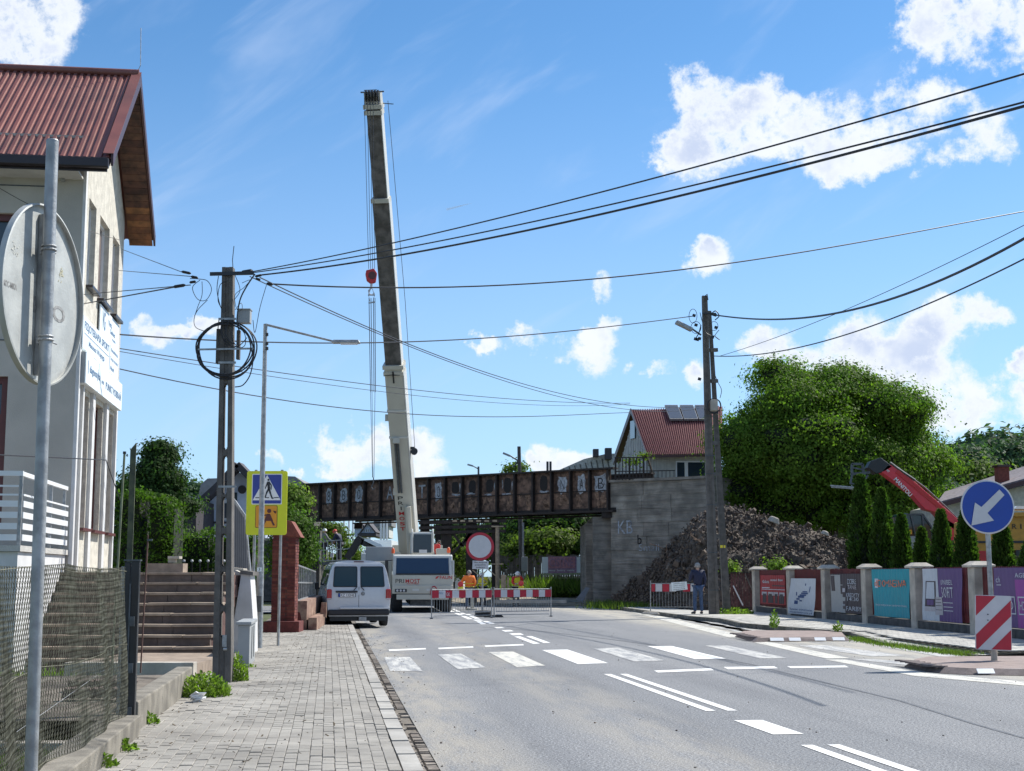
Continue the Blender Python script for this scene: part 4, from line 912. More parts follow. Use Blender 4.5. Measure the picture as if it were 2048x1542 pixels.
b, r = pxblobs([(1930,925,60,18),(2000,912,90,22),(2080,905,90,26)], 420); leaves('distant_wood', b, r, 9000, 2.2, L_['far'], None, kind='stuff')
# trees behind the bridge
TB = [([(1075,1050,40,22),(1120,1048,52,26),(1165,1055,45,30),(1190,1085,30,40),(1050,1070,40,34),(1140,1080,50,20)], 104, 'broad dark tree seen under the right end of the bridge', 'dark', 14000, .3),
      ([(1060,1085,34,20),(1100,1088,44,24),(1075,1105,26,16),(1025,1115,22,26),(1140,1098,24,20)], 99, 'yellow-green drooping tree over the board fence under the bridge', 'olive', 9000, .26),
      ([(905,1065,30,30),(935,1090,30,40),(990,1080,30,44),(1010,1060,30,30)], 112, 'dark tree in shade behind the temporary bridge supports', 'dark', 9000, .3),
      ([(925,1125,16,30),(912,1100,14,20)], 92, 'light green bush beside the no entry sign under the bridge', 'olive', 3500, .2),
      ([(660,1062,18,16),(672,1075,16,14)], 96, 'yellow-green bush behind the workers in the lift basket', 'olive', 3000, .22),
      ([(700,1108,24,22),(690,1125,30,16),(718,1120,16,18)], 92, 'bright green bush between the lift basket and the parked cars', 'weed', 3200, .2),
      ([(1036,935,10,8),(1022,940,10,6)], 150, 'small tree top poking above the bridge beside the lamp', 'olive', 900, .3),
      ([(588,992,12,16),(598,1006,12,12),(578,985,8,10)], 78, 'leafy tree behind the crossing sign at the bridge end', 'weed', 3500, .2)]
for lst, Y, lab, mt, cnt, sz in TB:
    b, r = pxblobs(lst, Y); tree('tree' if cnt > 3600 else 'bush', lab, (b[0][0], Y, 0), b, r, cnt, sz, L_[mt], max(.6, b[0][2]-1.0), .18 if cnt > 3600 else .06, core=cnt > 3600, cat='tree' if cnt > 3600 else 'bush')
b, r = pxblobs([(583,1070,28,50),(600,1100,24,40),(575,1110,30,40),(605,1065,14,24)], 50)
tree('clipped_shrub', 'rounded bright green clipped shrub behind the brick pillar', (b[0][0], 50, 0), b, r, 13000, .11, L_['hedge'], 1.2, .08, cat='shrub', shell=.75)
# ground plants
def tuft(label, c, rx, h_, n_, size, m, name='weed_clump', parent=None, cat='weeds', long=1.2, kind=None):
    c = Vector(c); an = rng.random(n_)*2*math.pi; rr = np.sqrt(rng.random(n_))*rx; hh = rng.random(n_)*h_*(1-(rr/rx)**2*.7); P = np.stack([c.x+rr*np.cos(an), c.y+rr*np.sin(an), c.z+hh], 1)
    out = np.stack([np.cos(an)*.5, np.sin(an)*.5, np.full(n_, .7)], 1)+rng.normal(size=(n_, 3))*.45; out /= np.linalg.norm(out, axis=1)[:, None]; sd_ = np.cross(out, rng.normal(size=(n_, 3))); sd_ /= np.linalg.norm(sd_, axis=1)[:, None]
    s = size*(.6+.8*rng.random(n_))[:, None]; o = link(name, bigmesh(name, np.stack([P-out*s*.5*long, P+sd_*s*.25, P+out*s*.5*long, P-sd_*s*.25], 1), 4, m), parent)
    if parent is None: setp(o, label, cat, None, kind)
    return o
tuft('green weeds growing at the left foot of the concrete utility pole', G(405,1392,PH), .34, .30, 1300, .05, L_['weed'])
tuft('green weeds growing at the right foot of the concrete utility pole', G(470,1362,PH), .18, .40, 700, .05, L_['weed'])
tuft('small weed at the end of the low retaining wall', G(298,1448,PH), .10, .13, 90, .05, L_['weed'])
tuft('small weed in the pavement edge below the wire fence', G(246,1500,PH), .13, .10, 120, .05, L_['weed'])
tuft('weed tuft in the bottom left corner of the pavement', G(204,1532,PH), .12, .10, 100, .05, L_['olive'])
tuft('tiny weeds under the grey cable cabinet', G(492,1334,PH), .16, .06, 90, .04, L_['weed'])
tuft('tall weed on the right kerb beside the first island', G(1549,1254,.12), .14, .5, 120, .09, L_['weed'])
tuft('short weed on the right kerb under the dark poster', G(1675,1262,.12), .14, .3, 90, .08, L_['weed'])
tuft('weeds at the foot of the double utility pole', G(1465,1228,.12), .8, .25, 500, .12, L_['weed'])
pts = [(1707,1278),(1740,1284),(1780,1291),(1820,1297),(1860,1303),(1900,1307),(1940,1312)]
q = [];
for i in range(90):
    f = i/89*(len(pts)-1); k = min(int(f), len(pts)-2); f -= k; g0 = G(pts[k][0]+(pts[k+1][0]-pts[k][0])*f, pts[k][1]+(pts[k+1][1]-pts[k][1])*f, 0); q.append(g0)
def scatter_blades(name, pos, n_, sp, h_, m, parent=None, **kw):
    pos = np.array([tuple(p_) for p_ in pos]); k = rng.integers(0, len(pos), n_); P = pos[k]+rng.normal(size=(n_, 3))*np.array([sp, sp, 0]); hh = h_*(.4+.8*rng.random(n_)); an = rng.random(n_)*2*math.pi
    sd_ = np.stack([np.cos(an), np.sin(an), an*0], 1)*(h_*.09); top = P+np.stack([rng.normal(size=n_)*h_*.3, rng.normal(size=n_)*h_*.3, hh], 1)
    o = link(name, bigmesh(name, np.stack([P-sd_, P+sd_, top], 1), 3, m), parent); return setp(o, **kw)
scatter_blades('grass_strip', q, 3600, .16, .10, L_['olive'], label='strip of grass growing along the worn right kerb', cat='grass', kind='stuff')
# lawn behind the wire fence
pos = []
for i in range(1500):
    s_ = random.uniform(8.5, 14.5); t_ = random.uniform(-6.5, -2.1); pos.append(ST(s_, t_, .02))
scatter_blades('lawn_grass', pos, 26000, .07, .09, L_['grass'], label='green lawn behind the wire fence', cat='grass', kind='stuff')
pos = [ST(random.uniform(19.5, 23.0), random.uniform(-9, -2.9), .05) for i in range(600)]+[ST(random.uniform(14.5, 16.5), random.uniform(-8, -5.0), .05) for i in range(400)]
scatter_blades('rough_grass', pos, 14000, .12, .16, L_['weed'], label='taller weeds and grass in front of the terrace wall', cat='grass', kind='stuff')
# weed bank by the abutment foot and behind the small barrier
pos = [G(random.uniform(1200, 1395), 1196+random.uniform(-2, 22), .05) for i in range(300)]
t = scatter_blades('weed_bank', pos, 9000, .5, .32, L_['olive'], label='light green weeds at the foot of the rubble slope', cat='weeds', kind='stuff')
pos = [(random.uniform(-1, 8), random.uniform(92, 104), random.uniform(.1, .9)) for i in range(300)]
scatter_blades('weed_bank', pos, 9000, .6, .7, L_['olive'], label='grassy bank beyond the bridge opening', cat='grass', kind='stuff')
for px, py, r_, lab in ((1552,1133,.5,'bright green bush above the first fence panel'),(1458,1135,.35,'small green bush beside the double utility pole')):
    b, r = pxblobs([(px, py, 13 if r_ > .4 else 9, 13 if r_ > .4 else 8)], 61); t = thing('bush', lab, 'bush'); leaves('foliage', b, r, 900, .12, L_['weed'], t, shell=.3); MB().cyl((b[0][0], 61, 0), b[0], .02).build('stem', M_['bark'], t)
# ---------------------------------------------------------------- concrete utility pole (left)
def cable(name, label, px0, Y0_, px1, Y1_, mid, r_, m='wire', n=40, group=None, parent=None, cat='cable'):
    """hung cable: straight in plan between two points, passing the sag points mid [(px,py)]"""
    A, B = W(px0[0], px0[1], Y0_), W(px1[0], px1[1], Y1_)
    ts, zs = [0.0], [0.0]
    for (mx, my) in mid:
        f = (mx-px0[0])/(px1[0]-px0[0]); Yi = 1/((1-f)/Y0_+f/Y1_); P = W(mx, my, Yi); t_ = (P.y-A.y)/(B.y-A.y) if abs(B.y-A.y) > 1e-3 else (P.x-A.x)/(B.x-A.x)
        ts.append(t_); zs.append(P.z-(A.z+(B.z-A.z)*t_))
    ts.append(1.0); zs.append(0.0); od = np.argsort(ts); ts = np.array(ts)[od]; zs = np.array(zs)[od]; co = np.polyfit(ts, zs, len(ts)-1) if len(ts) > 2 else [0]
    pts = [A+(B-A)*(i/n)+Vector((0, 0, float(np.polyval(co, i/n)))) for i in range(n+1)]
    o = MB().tube(pts, r_, 6).build(name, M_[m], parent, smooth=True); return setp(o, label, cat, group) if parent is None else o
YP = 20.0
def concrete_pole(label, foot, top, w0, w1, d0, d1, ovals, name='utility_pole', rotz=0.0):
    """tapered reinforced concrete pole: flanges with a pierced web"""
    t = thing(name, label, 'utility pole'); foot, top = Vector(foot), Vector(top); ax = (top-foot); H = ax.length; ax.normalize()
    ri = Vector((math.cos(rotz), math.sin(rotz), 0)); ri = (ri-ax*ri.dot(ax)).normalized(); fw = ax.cross(ri)
    def P(x, y, h): f = h/H; return foot+ri*x*(w0+(w1-w0)*f)+fw*y*(d0+(d1-d0)*f)+ax*h
    mb = MB()
    def slab(x0, x1, y0, y1, h0, h1): mb.add([P(x0, y0, h0), P(x1, y0, h0), P(x1, y1, h0), P(x0, y1, h0), P(x0, y0, h1), P(x1, y0, h1), P(x1, y1, h1), P(x0, y1, h1)], [(0, 3, 2, 1), (4, 5, 6, 7), (0, 1, 5, 4), (1, 2, 6, 5), (2, 3, 7, 6), (3, 0, 4, 7)])
    h = 0; e = .17
    slab(-.5, -e, -.5, .5, 0, H); slab(e, .5, -.5, .5, 0, H); segs = [(0, ovals[0][0])]+[(ovals[i][1], ovals[i+1][0]) for i in range(len(ovals)-1)]+[(ovals[-1][1], H)] if ovals else [(0, H)]
    for (a, b) in segs: slab(-e, e, -.40, .40, a, b)
    for (a, b) in ovals:                            # rounded ends of each opening
        for (hc, sg) in ((a, 1), (b, -1)):
            for k in range(6):
                t0, t1 = k/6, (k+1)/6; x0, x1 = -e+2*e*t0, -e+2*e*t1; xm = (x0+x1)/2/e; dz = .07*(1-math.sqrt(max(0, 1-xm*xm))); slab(x0, x1, -.40, .40, min(hc, hc+sg*dz), max(hc, hc+sg*dz)+1e-4)
    mb.build('pole', M_['concrete_p'], t); return t, P, H
fb = G(446, 1372, PH-.0); fb.y = fb.y
foot = Vector((W(446,1372,YP).x, YP, 0)); top = W(457, 536, YP)
hz = lambda py: (W(450, py, YP).z-foot.z)
ov = [(hz(b_), hz(a_)) for a_, b_ in reversed([(768,900),(912,990) ,(990+4,1056),(1067,1133),(1143,1212),(1222,1275)])]
ov = [(a, b) for a, b in ov]
t, P, H = concrete_pole('slim concrete utility pole with oval openings and a coil of cable, beside the steps', foot, top, .26, .155, .22, .15, ov)
# fix: top, steel arms and fittings
mb = MB(); tp = Vector(top); mb.bar(W(420,548,YP-.1), W(508,546,YP-.1), .03, .05); mb.build('cross_arm', M_['black'], t)
mb = MB()
for a, b, r_ in (((482,546),(506,542),.035),((510,553),(524,550),.018),((511,557),(521,560),.018),((533,567),(546,569),.022),((363,543),(382,547),.02),((382,553),(396,556),.02),((379,565),(392,563),.02),((346,574),(371,570),.024)):
    A, B = W(*a, YP-.05), W(*b, YP-.05); MB().tube([A, A.lerp(B, .15), A.lerp(B, .85), B], [r_*.4, r_, r_, r_*.4], 8).build('cable_clamp', M_['black'], t)
mb = MB(); mb.tube([W(466,535,YP), W(465,520,YP), W(468,492,YP)], .006, 5); mb.build('spike', M_['steel_d'], t)
mb = MB(); c0 = W(489, 634, YP-.02); mb.box(c0, (.18, .14, .19)); mb.box(c0+Vector((0, 0, .10)), (.20, .17, .02)); mb.build('junction_box', M_['cabinet'], t, bevel=.008)
mb = MB(); mb.box(W(437,692,YP)+Vector((0, .05, 0)), (.075, .10, .50)); mb.box(W(477,690,YP), (.05, .08, .42)); mb.build('cable_box', M_['concrete_p'], t, bevel=.008)
mb = MB(); mb.bar(W(396,699,YP-.13), W(507,697,YP-.13), .02, .025); mb.build('coil_bracket', M_['steel'], t)
mb = MB(); cc = W(451, 699, YP-.12)
for k in range(5):
    rr = .385+.006*k; mb.tube([cc+Vector((math.cos(a)*rr*(1+.03*math.sin(3*a+k*1.7))+.012*(k-2), .012*math.sin(a*2+k)+.014*k-.03, math.sin(a)*rr*(.93+.018*k)+.010*math.sin(2*a+k*2))) for a in [2*math.pi*i/48 for i in range(48)]], .011, 6, closed=True)
mb.build('cable_coil', M_['wire'], t, smooth=True)
mb = MB()
def sp_px(pts, y, r_=.006, n=24):
    """smooth curve through photo points at one distance"""
    P3 = [W(a, b, y) for a, b in pts]; out = []
    for i in range(len(P3)-1):
        p0, p1, p2, p3 = P3[max(i-1, 0)], P3[i], P3[i+1], P3[min(i+2, len(P3)-1)]
        for k in range(6):
            u_ = k/6; out.append(.5*((2*p1)+(p2-p0)*u_+(2*p0-5*p1+4*p2-p3)*u_*u_+(3*p1-p0-3*p2+p3)*u_**3))
    out.append(P3[-1]); mb.tube(out, r_, 6)
for pts, r_ in (([(510,548),(495,570),(480,600),(474,640),(478,660)],.011),([(400,560),(385,575),(395,598),(412,600),(423,580),(415,562),(398,558),(380,557)],.005),([(404,563),(404,590),(395,615),(388,640),(392,655),(408,662)],.005),
    ([(415,600),(397,618),(389,632)],.005),([(437,552),(434,580),(440,610),(447,625)],.006),([(455,562),(440,570),(436,600),(444,618)],.005),([(470,550),(480,580),(468,600)],.005),([(484,566),(500,560),(488,575),(470,590),(472,615)],.004),
    ([(533,570),(520,615),(510,665),(506,640)],.005),([(484,656),(496,672),(503,700),(506,720),(500,750),(486,770),(470,774)],.009),([(480,655),(490,670),(490,690),(478,695),(465,680),(462,660)],.006),([(447,640),(441,660),(447,680),(460,695),(480,690),(494,675)],.006),
    ([(452,650),(450,675),(460,690),(475,693)],.006),([(470,620),(482,606),(484,618),(474,624)],.004),([(438,640),(436,660),(438,690)],.008),([(447,638),(443,655),(446,676),(456,686)],.007),([(458,640),(452,665),(458,682),(470,688)],.007)): sp_px(pts, YP-.14, r_)
mb.build('loose_cables', M_['wire'], t, smooth=True)
for py in (640, 727, 974): c = W(457, py, YP); MB().bar(c+Vector((-.125, -.09, 0)), c+Vector((.125, -.09, 0)), .012, .03).build('strap', M_['steel'], t)
mb = MB(); c = W(452,1287,YP); mb.box(c+Vector((0, -.10, .04)), (.06, .03, .16)); mb.cyl(c+Vector((-.01, -.12, -.07)), c+Vector((.04, -.12, -.07)), .02); mb.build('earth_terminal', M_['steel'], t)
# ---------------------------------------------------------------- street lamp
t = thing('street_lamp', 'slim galvanised street lamp with a drooping arm, in front of the crossing sign', 'street lamp'); YL = 29.2
a, b = W(517,1310,YL), W(531,648,YL); a.z = 0; mb = MB(); mb.cyl(a, a+Vector((0, 0, 1.8)), .075, .072, 14); mb.cyl(a+Vector((0, 0, 1.8)), b, .06, .042, 14); mb.build('post', M_['steel'], t, smooth=True)
mb = MB(); mb.cyl(W(531,649,YL), W(668,683,YL), .026, .022, 10); mb.build('arm', M_['steel'], t, smooth=True)
h0, h1 = W(664,683,YL), W(721,684,YL); mb = MB(); mb.box((h0+h1)/2, ((h1-h0).length, .22, .065), taper=(.88, .8)); o = mb.build('lamp_head', M_['steel'], t, bevel=.015)
mb = MB(); mb.box((h0+h1)/2+Vector((.06, 0, -.04)), ((h1-h0).length*.6, .17, .02)); mb.build('lens', M_['grey_s'], o)
mb = MB(); mb.box(a+Vector((0, -.08, 1.0)), (.10, .012, .32)); mb.build('access_door', M_['steel_d'], t)
mb = MB(); c = W(520,1139,YL); mb.box(c+Vector((0, -.078, 0)), (.09, .004, .08)); mb.build('number_plate', M_['sign_w'], t)
text('lettering', '3', .03, .05, M_['black'], t, c+Vector((0, -.082, 0)), (1, 0, 0), (0, 0, 1))
mb = MB(); 
for py in (700, 690, 672): mb.cyl(W(534,py,YL-.03), W(534,py-6,YL-.03), .03, n=8)
mb.build('cable_knot', M_['wire'], t)
# ---------------------------------------------------------------- pedestrian crossing sign
t = thing('crossing_sign', 'fluorescent yellow board with blue pedestrian crossing sign and orange school plate', 'road sign'); YS = 30.2
x0, x1 = W(491,1070,YS), W(576,942,YS); cx_, cz_ = (x0.x+x1.x)/2, (x0.z+x1.z)/2; bw_, bh_ = x1.x-x0.x, x1.z-x0.z
Rm = Matrix.Translation((cx_, YS, cz_))@Matrix.Rotation(R(-3), 4, 'Z')
def rrect(w_, h_, r_, n=6):
    pts = []
    for (sx_, sz_, a0) in ((1, 1, 0), (-1, 1, 90), (-1, -1, 180), (1, -1, 270)):
        for k in range(n+1): a = R(a0+90*k/n); pts.append(Vector((sx_*(w_/2-r_)+r_*math.cos(a), 0, sz_*(h_/2-r_)+r_*math.sin(a))))
    return pts
def plate(name, mt, w_, h_, r_, z_, y_, parent, th=.003, mtx=Rm): mb = MB(); mb.prism([q+Vector((0, y_, z_)) for q in rrect(w_, h_, r_)], (0, th, 0)); return mb.build(name, M_[mt] if isinstance(mt, str) else mt, parent, mtx=mtx)
plate('board', 'fluo', bw_, bh_, .05, 0, -.015, t, .02); plate('back_frame', 'steel', bw_*.98, bh_*.98, .05, 0, .006, t, .02)
plate('blue_plate_border', 'white', .645, .645, .02, .29, -.019, t); 
bp = plate('blue_plate', 'blue_x', .61, .61, .02, .29, -.023, t)
def shp(pts, mt, par, y_=-.027, name='pictogram', c=(0, 0), s=1.0, mtx=Rm): mb = MB(); mb.prism([Vector((c[0]+x*s, y_, c[1]+z*s)) for x, z in pts], (0, .002, 0)); return mb.build(name, M_[mt], par, mtx=mtx)
shp([(-.30, -.235), (.30, -.235), (0, .30)], 'white', t, name='white_triangle', c=(0, .29))
def walker(s, c, y_, mtx, par, flip=1):
    mb = MB(); yv = y_
    def limb(x0_, z0_, x1_, z1_, w_): 
        a_, b_ = Vector((c[0]+flip*x0_*s, yv, c[1]+z0_*s)), Vector((c[0]+flip*x1_*s, yv, c[1]+z1_*s)); mb.bar(a_, b_, w_*s, .003, up=(0, 1, 0))
    mb.prism([Vector((c[0]+flip*(.0+.045*math.cos(a))*s, yv, c[1]+(.43+.05*math.sin(a))*s)) for a in [2*math.pi*i/12 for i in range(12)]], (0, .002, 0))
    limb(.0, .36, .03, .05, .11); limb(.03, .07, -.07, -.12, .07); limb(-.07, -.12, -.13, -.33, .055); limb(.03, .07, .10, -.15, .075); limb(.10, -.15, .18, -.36, .06); limb(.18, -.36, .24, -.33, .05)
    limb(.04, .33, .13, .2, .05); limb(.13, .2, .12, .02, .045); limb(-.03, .33, -.09, .17, .05); limb(-.09, .17, -.13, .06, .04); mb.build('pictogram', M_['black'], par, mtx=mtx)
walker(.50, (.03, .27), -.031, Rm, t)
shp([(-.24, .0), (-.06, .0), (-.06, .018), (-.24, .018)], 'black', t, -.030, c=(0, .10)); shp([(-.02, .0), (.05, .0), (.05, .018), (-.02, .018)], 'black', t, -.030, c=(0, .10)); shp([(.16, .0), (.26, .0), (.26, .018), (.16, .018)], 'black', t, -.030, c=(0, .10))
plate('school_plate_border', 'brownred', .47, .47, .03, -.29, -.019, t); plate('school_plate', 'orange_s', .45, .45, .025, -.29, -.023, t)
shp([(-.03, .05), (.03, .05), (.10, -.10), (-.10, -.10)], 'brownred', t, -.028, c=(.05, -.28)); mb = MB(); mb.prism([Vector((.06+.045*math.cos(a), -.028, -.17+.045*math.sin(a))) for a in [2*math.pi*i/12 for i in range(12)]], (0, .002, 0)); mb.build('pictogram', M_['brownred'], t, mtx=Rm)
for q in ([(.09, .12), (.16, .10), (.12, .07), (.15, .05)], [(-.09, -.10), (-.05, -.10), (-.10, -.20), (-.14, -.19)], [(.05, -.10), (.09, -.10), (.14, -.19), (.10, -.20)], [(-.04, .04), (-.13, .02), (-.13, .0), (-.03, .01)]): shp(q, 'brownred', t, -.0285, c=(.05, -.28))
for px in (503, 556): 
    a = W(px, 1304, YS+.07); MB().cyl((a.x, YS+.06, 0), (a.x+.01, YS+.06, cz_+bh_/2+.03), .03, n=12).build('post', M_['steel'], t, smooth=True)
# ---------------------------------------------------------------- white wall, cable cabinet, shed
t = thing('boundary_wall', 'slanted white painted end wall with stone coping behind the utility pole', 'wall')
def wq(pts, Y, th, mt, name, par): mb = MB(); mb.prism([W(a, b, Y) for a, b in pts], (0, th, 0)); return mb.build(name, M_[mt], par)
Yw = 27.5
wq([(462,1345),(506,1345),(506,1240),(500,1148),(483,1146),(468,1240)], Yw, .5, 'white_wall', 'end_face', t)
wq([(462,1345),(468,1240),(483,1146),(470,1140),(462,1150)], Yw+.3, .25, 'render_grey', 'side_face', t)
wq([(479,1148),(506,1151),(506,1144),(481,1140)], Yw-.06, .6, 'concrete_p', 'coping', t)
wq([(462,1139),(487,1141),(487,1137),(462,1135)], Yw+.8, .4, 'pillar', 'coping', t)
t = thing('shed', 'grey corrugated metal shed wall with a sloping edge behind the pole', 'shed'); Ysh = 33
pts = [(455,1145),(499,1145),(494,1100),(489,1032),(468,1000),(455,1000)]
wq(pts, Ysh, .3, 'shed', 'wall', t); mb = MB()
for px in range(457, 494, 4):
    yt = 1000 if px < 468 else 1000+(px-468)*1.5; mb.bar(W(px, 1145, Ysh-.02), W(px-(0), yt+2, Ysh-.02), .02, .02)
mb.build('rib', M_['shed'], t); mb = MB(); mb.bar(W(466,998,Ysh-.02), W(490,1033,Ysh-.02), .05, .06); mb.bar(W(490,1033,Ysh-.02), W(500,1146,Ysh-.02), .03, .03); mb.build('edge_trim', M_['steel'], t)
t = thing('cable_cabinet', 'grey plastic cable cabinet standing on the pavement by the lamp post', 'cabinet', (0, 0, 0))
c = G(488, 1334, PH); Yc = c.y
x0 = G(474,1334,PH).x; x1 = W(498,1334,Yc).x; zt = W(480,1250,Yc).z
mb = MB(); mb.prism([(x0, Yc, PH), (x1, Yc, PH), ST(0, 0, 0)+Vector((x1, Yc, PH))+U*1.75, Vector((x0, Yc, PH))+U*1.75], (0, 0, zt-PH)); mb.build('body', M_['cabinet'], t, bevel=.01)
mb = MB(); q = [Vector((x0-.03, Yc-.04, zt)), Vector((x1+.03, Yc-.04, zt)), Vector((x1+.03, Yc, zt))+U*1.80, Vector((x0-.03, Yc, zt))+U*1.80]; mb.prism(q, (0, 0, .05)); mb.build('lid', M_['cabinet'], t, bevel=.008)
mb = MB()
for f in (.58, 1.16): q = Vector((x1+.004, Yc, PH+.1))+U*f; mb.bar(q, q+Vector((0, 0, zt-PH-.15)), .012, .012)
mb.build('door_seam', M_['steel_d'], t)
# ---------------------------------------------------------------- brick pillar and railings
t = thing('brick_pillar', 'dark red brick gate pillar with a pitched cap behind the crossing sign', 'pillar'); Yb = 37.5
xa, xb = W(541,1260,Yb).x, W(588,1260,Yb).x; ztp = W(560,1070,Yb).z; zc = W(560,1243,Yb).z
dW = xb-xa; mb = MB(); mb.bb(xa+.015, Yb+.015, 0, xb-.015, Yb+.6, ztp); mb.build('mortar_core', M_['mortar'], t)
bl = (dW-.012*2)/3; rowh = (ztp-zc)/30
bmf = MB().bb(-bl/2, 0, -rowh*.42, bl/2, .1, rowh*.42).mesh('brick', M_['brick']); bms = MB().bb(-.1, -.13, -rowh*.42, 0, .13, rowh*.42).mesh('brick', M_['brick'])
for i in range(30):
    z_ = zc+(i+.5)*rowh
    for k in range(3): link('brick', bmf, t, Matrix.Translation((xa+(k+.5)*(dW/3)+(.04 if i % 2 else -.04)*(k == 1), Yb+random.gauss(0, .003), z_)))
    for k in range(2): link('brick', bms, t, Matrix.Translation((xb+random.gauss(0, .003), Yb+.17+k*.29, z_)))
zt2 = W(575,1040,Yb).z
mb = MB(); mb.prism([(xa-.03, Yb-.02, ztp), (xb+.14, Yb-.02, ztp-.06), (xb-.12, Yb-.02, ztp+.36), (xa+.25, Yb-.02, ztp+.42)], (0, .65, 0)); mb.build('cap', M_['brick'], t, bevel=.01)
mb = MB(); x2 = W(598,1250,Yb-.3).x; mb.bb(W(526,1250,Yb-.3).x, Yb-.3, 0, x2, Yb+.5, W(560,1243,Yb-.3).z); mb.build('plinth', M_['brick'], t, bevel=.01)
t = thing('pillar_small', 'sloping red brick buttress just right of the brick pillar', 'buttress'); wq([(588,1260),(606,1256),(600,1225),(588,1222)], Yb+1, .4, 'brick', 'buttress', t)
t = thing('iron_fence', 'ornate grey iron railing on a pink stone plinth behind the van', 'fence')
A0, A1 = W(595,1128,Yb+1), W(631,1142,Yb+9.5); B0, B1 = W(595,1202,Yb+1), W(631,1190,Yb+9.5)
for i in range(12):
    f = i/11; a, b = A0.lerp(A1, f), B0.lerp(B1, f); MB().bar(b, a, .03, .03).build('bar', M_['steel'], t)
mb = MB()
for f in (.02, .5, .97): mb.bar(B0.lerp(A0, f), B1.lerp(A1, f), .03, .04)
mb.build('rail', M_['steel'], t)
mb = MB(); e0, e1 = Vector((B0.x, B0.y, 0)), Vector((B1.x, B1.y, 0)); mb.prism([e0, B0, B1, e1], (.25, .03, 0)); mb.build('plinth', M_['pinkstone'], t)
mb = MB(); e0, e1 = Vector((B0.x+.3, B0.y, 0)), Vector((B1.x+.3, B1.y, 0)); mb.prism([e0, e0+Vector((0, 0, .45)), e1+Vector((0, 0, .45)), e1], (.22, .03, 0)); mb.build('ledge', M_['pinkstone'], t)
t = thing('wall_panel', 'leaning pale pink stone slab beside the left side of the van', 'slab'); wq([(652,1235),(640,1231),(643,1205),(653,1205)], 42.0, .1, 'pinkstone', 'slab', t)
# hidden dark garden behind the pillar
t = thing('picket_row', 'dark iron pickets with white tips in front of the lower hedge', 'fence'); 
for i in range(6): a = W(368+i*16, 1150, 38.0); a.z = 1.5; b = W(368+i*16, 1122, 38.0); MB().bar(a, b, .03).build('picket', M_['black'], t); MB().ball(b, .04, 8, 5).build('picket_tip', M_['grey_s'], t)
# ---------------------------------------------------------------- blue grey house behind the hedge
t = thing('gabled_house', 'pale blue rendered house with dark eaves and a round gable vent behind the hedge', 'house'); Yh = 70
wq([(392,1075),(392,1008),(436,985),(478,945),(500,948),(530,990),(530,1075)], Yh, 6, 'house_b', 'wall', t)
mb = MB()
for a, b in (((376,1030),(440,972)),((440,972),(478,930)),((478,930),(530,985))): mb.bar(W(*a, Yh-.5), W(*b, Yh-.5), 1.2, .30)
mb.build('eaves', M_['roof_dk'], t)
wq([(395,998),(402,968),(415,957),(446,956),(436,985),(400,1004)], Yh+2, .3, 'roof_g', 'roof', t)
wq([(446,978),(448,956),(470,946),(500,944),(490,966),(470,960)], Yh+7, .3, 'roof_g', 'roof', t)
mb = MB(); mb.prism([W(484+8.5*math.cos(a), 979+8.5*math.sin(a), Yh-.05) for a in [2*math.pi*i/20 for i in range(20)]], (0, .1, 0)); mb.build('round_vent', M_['roof_dk'], t)
wn = wq([(407,1036),(407,1011),(419,1011),(419,1036)], Yh-.06, .05, 'white', 'window_frame', t); wq([(409.5,1033),(409.5,1014),(416.5,1014),(416.5,1033)], Yh-.1, .04, 'glass_g', 'pane', wn)
wn = wq([(447,1040),(447,1000),(458,1000),(458,1040)], Yh-.06, .05, 'white', 'window_frame', t); wq([(449,1036),(449,1006),(456,1006),(456,1036)], Yh-.1, .04, 'glass_g', 'pane', wn)
wn = wq([(468,1005),(468,985),(474,985),(474,1005)], Yh-.06, .05, 'glass_g', 'window', t)
mb = MB(); mb.bar(W(392,1045,Yh-.05), W(530,1045,Yh-.05), .12, .1); mb.build('string_course', M_['roof_dk'], t)
mb = MB(); mb.bb(W(398,1075,Yh).x, Yh-.5, W(398,1075,Yh).z, W(432,1075,Yh).x, Yh-.02, W(398,1055,Yh).z); mb.build('porch', M_['white_wall'], t)
t = thing('dark_house', 'dark navy house side with a small porch roof behind the clipped hedge', 'house'); wq([(362,1080),(362,1003),(372,993),(392,1000),(392,1080)], 66, 5, 'roof_dk', 'wall', t); wq([(358,1004),(373,990),(396,1002),(396,1006),(373,995),(360,1008)], 65.5, 1, 'black', 'roof', t)
t = thing('tiled_roof_house', 'grey roofed building peeping out right of the crossing sign', 'house'); wq([(570,1010),(570,952),(590,953),(611,968),(611,1010)], 95, 8, 'roof_g', 'roof', t)
# litter
mb = MB(); c = G(396, 1404, PH)
for i in range(6): mb.box(c+Vector((random.uniform(-.05, .05), random.uniform(-.02, .02), .03+.012*i)), (.12, .09, .01), (random.uniform(-.7, .7), random.uniform(-.7, .7), random.random()*3))
setp(mb.build('paper_scrap', M_['white']), 'crumpled white paper lying by the weeds on the pavement', 'litter')
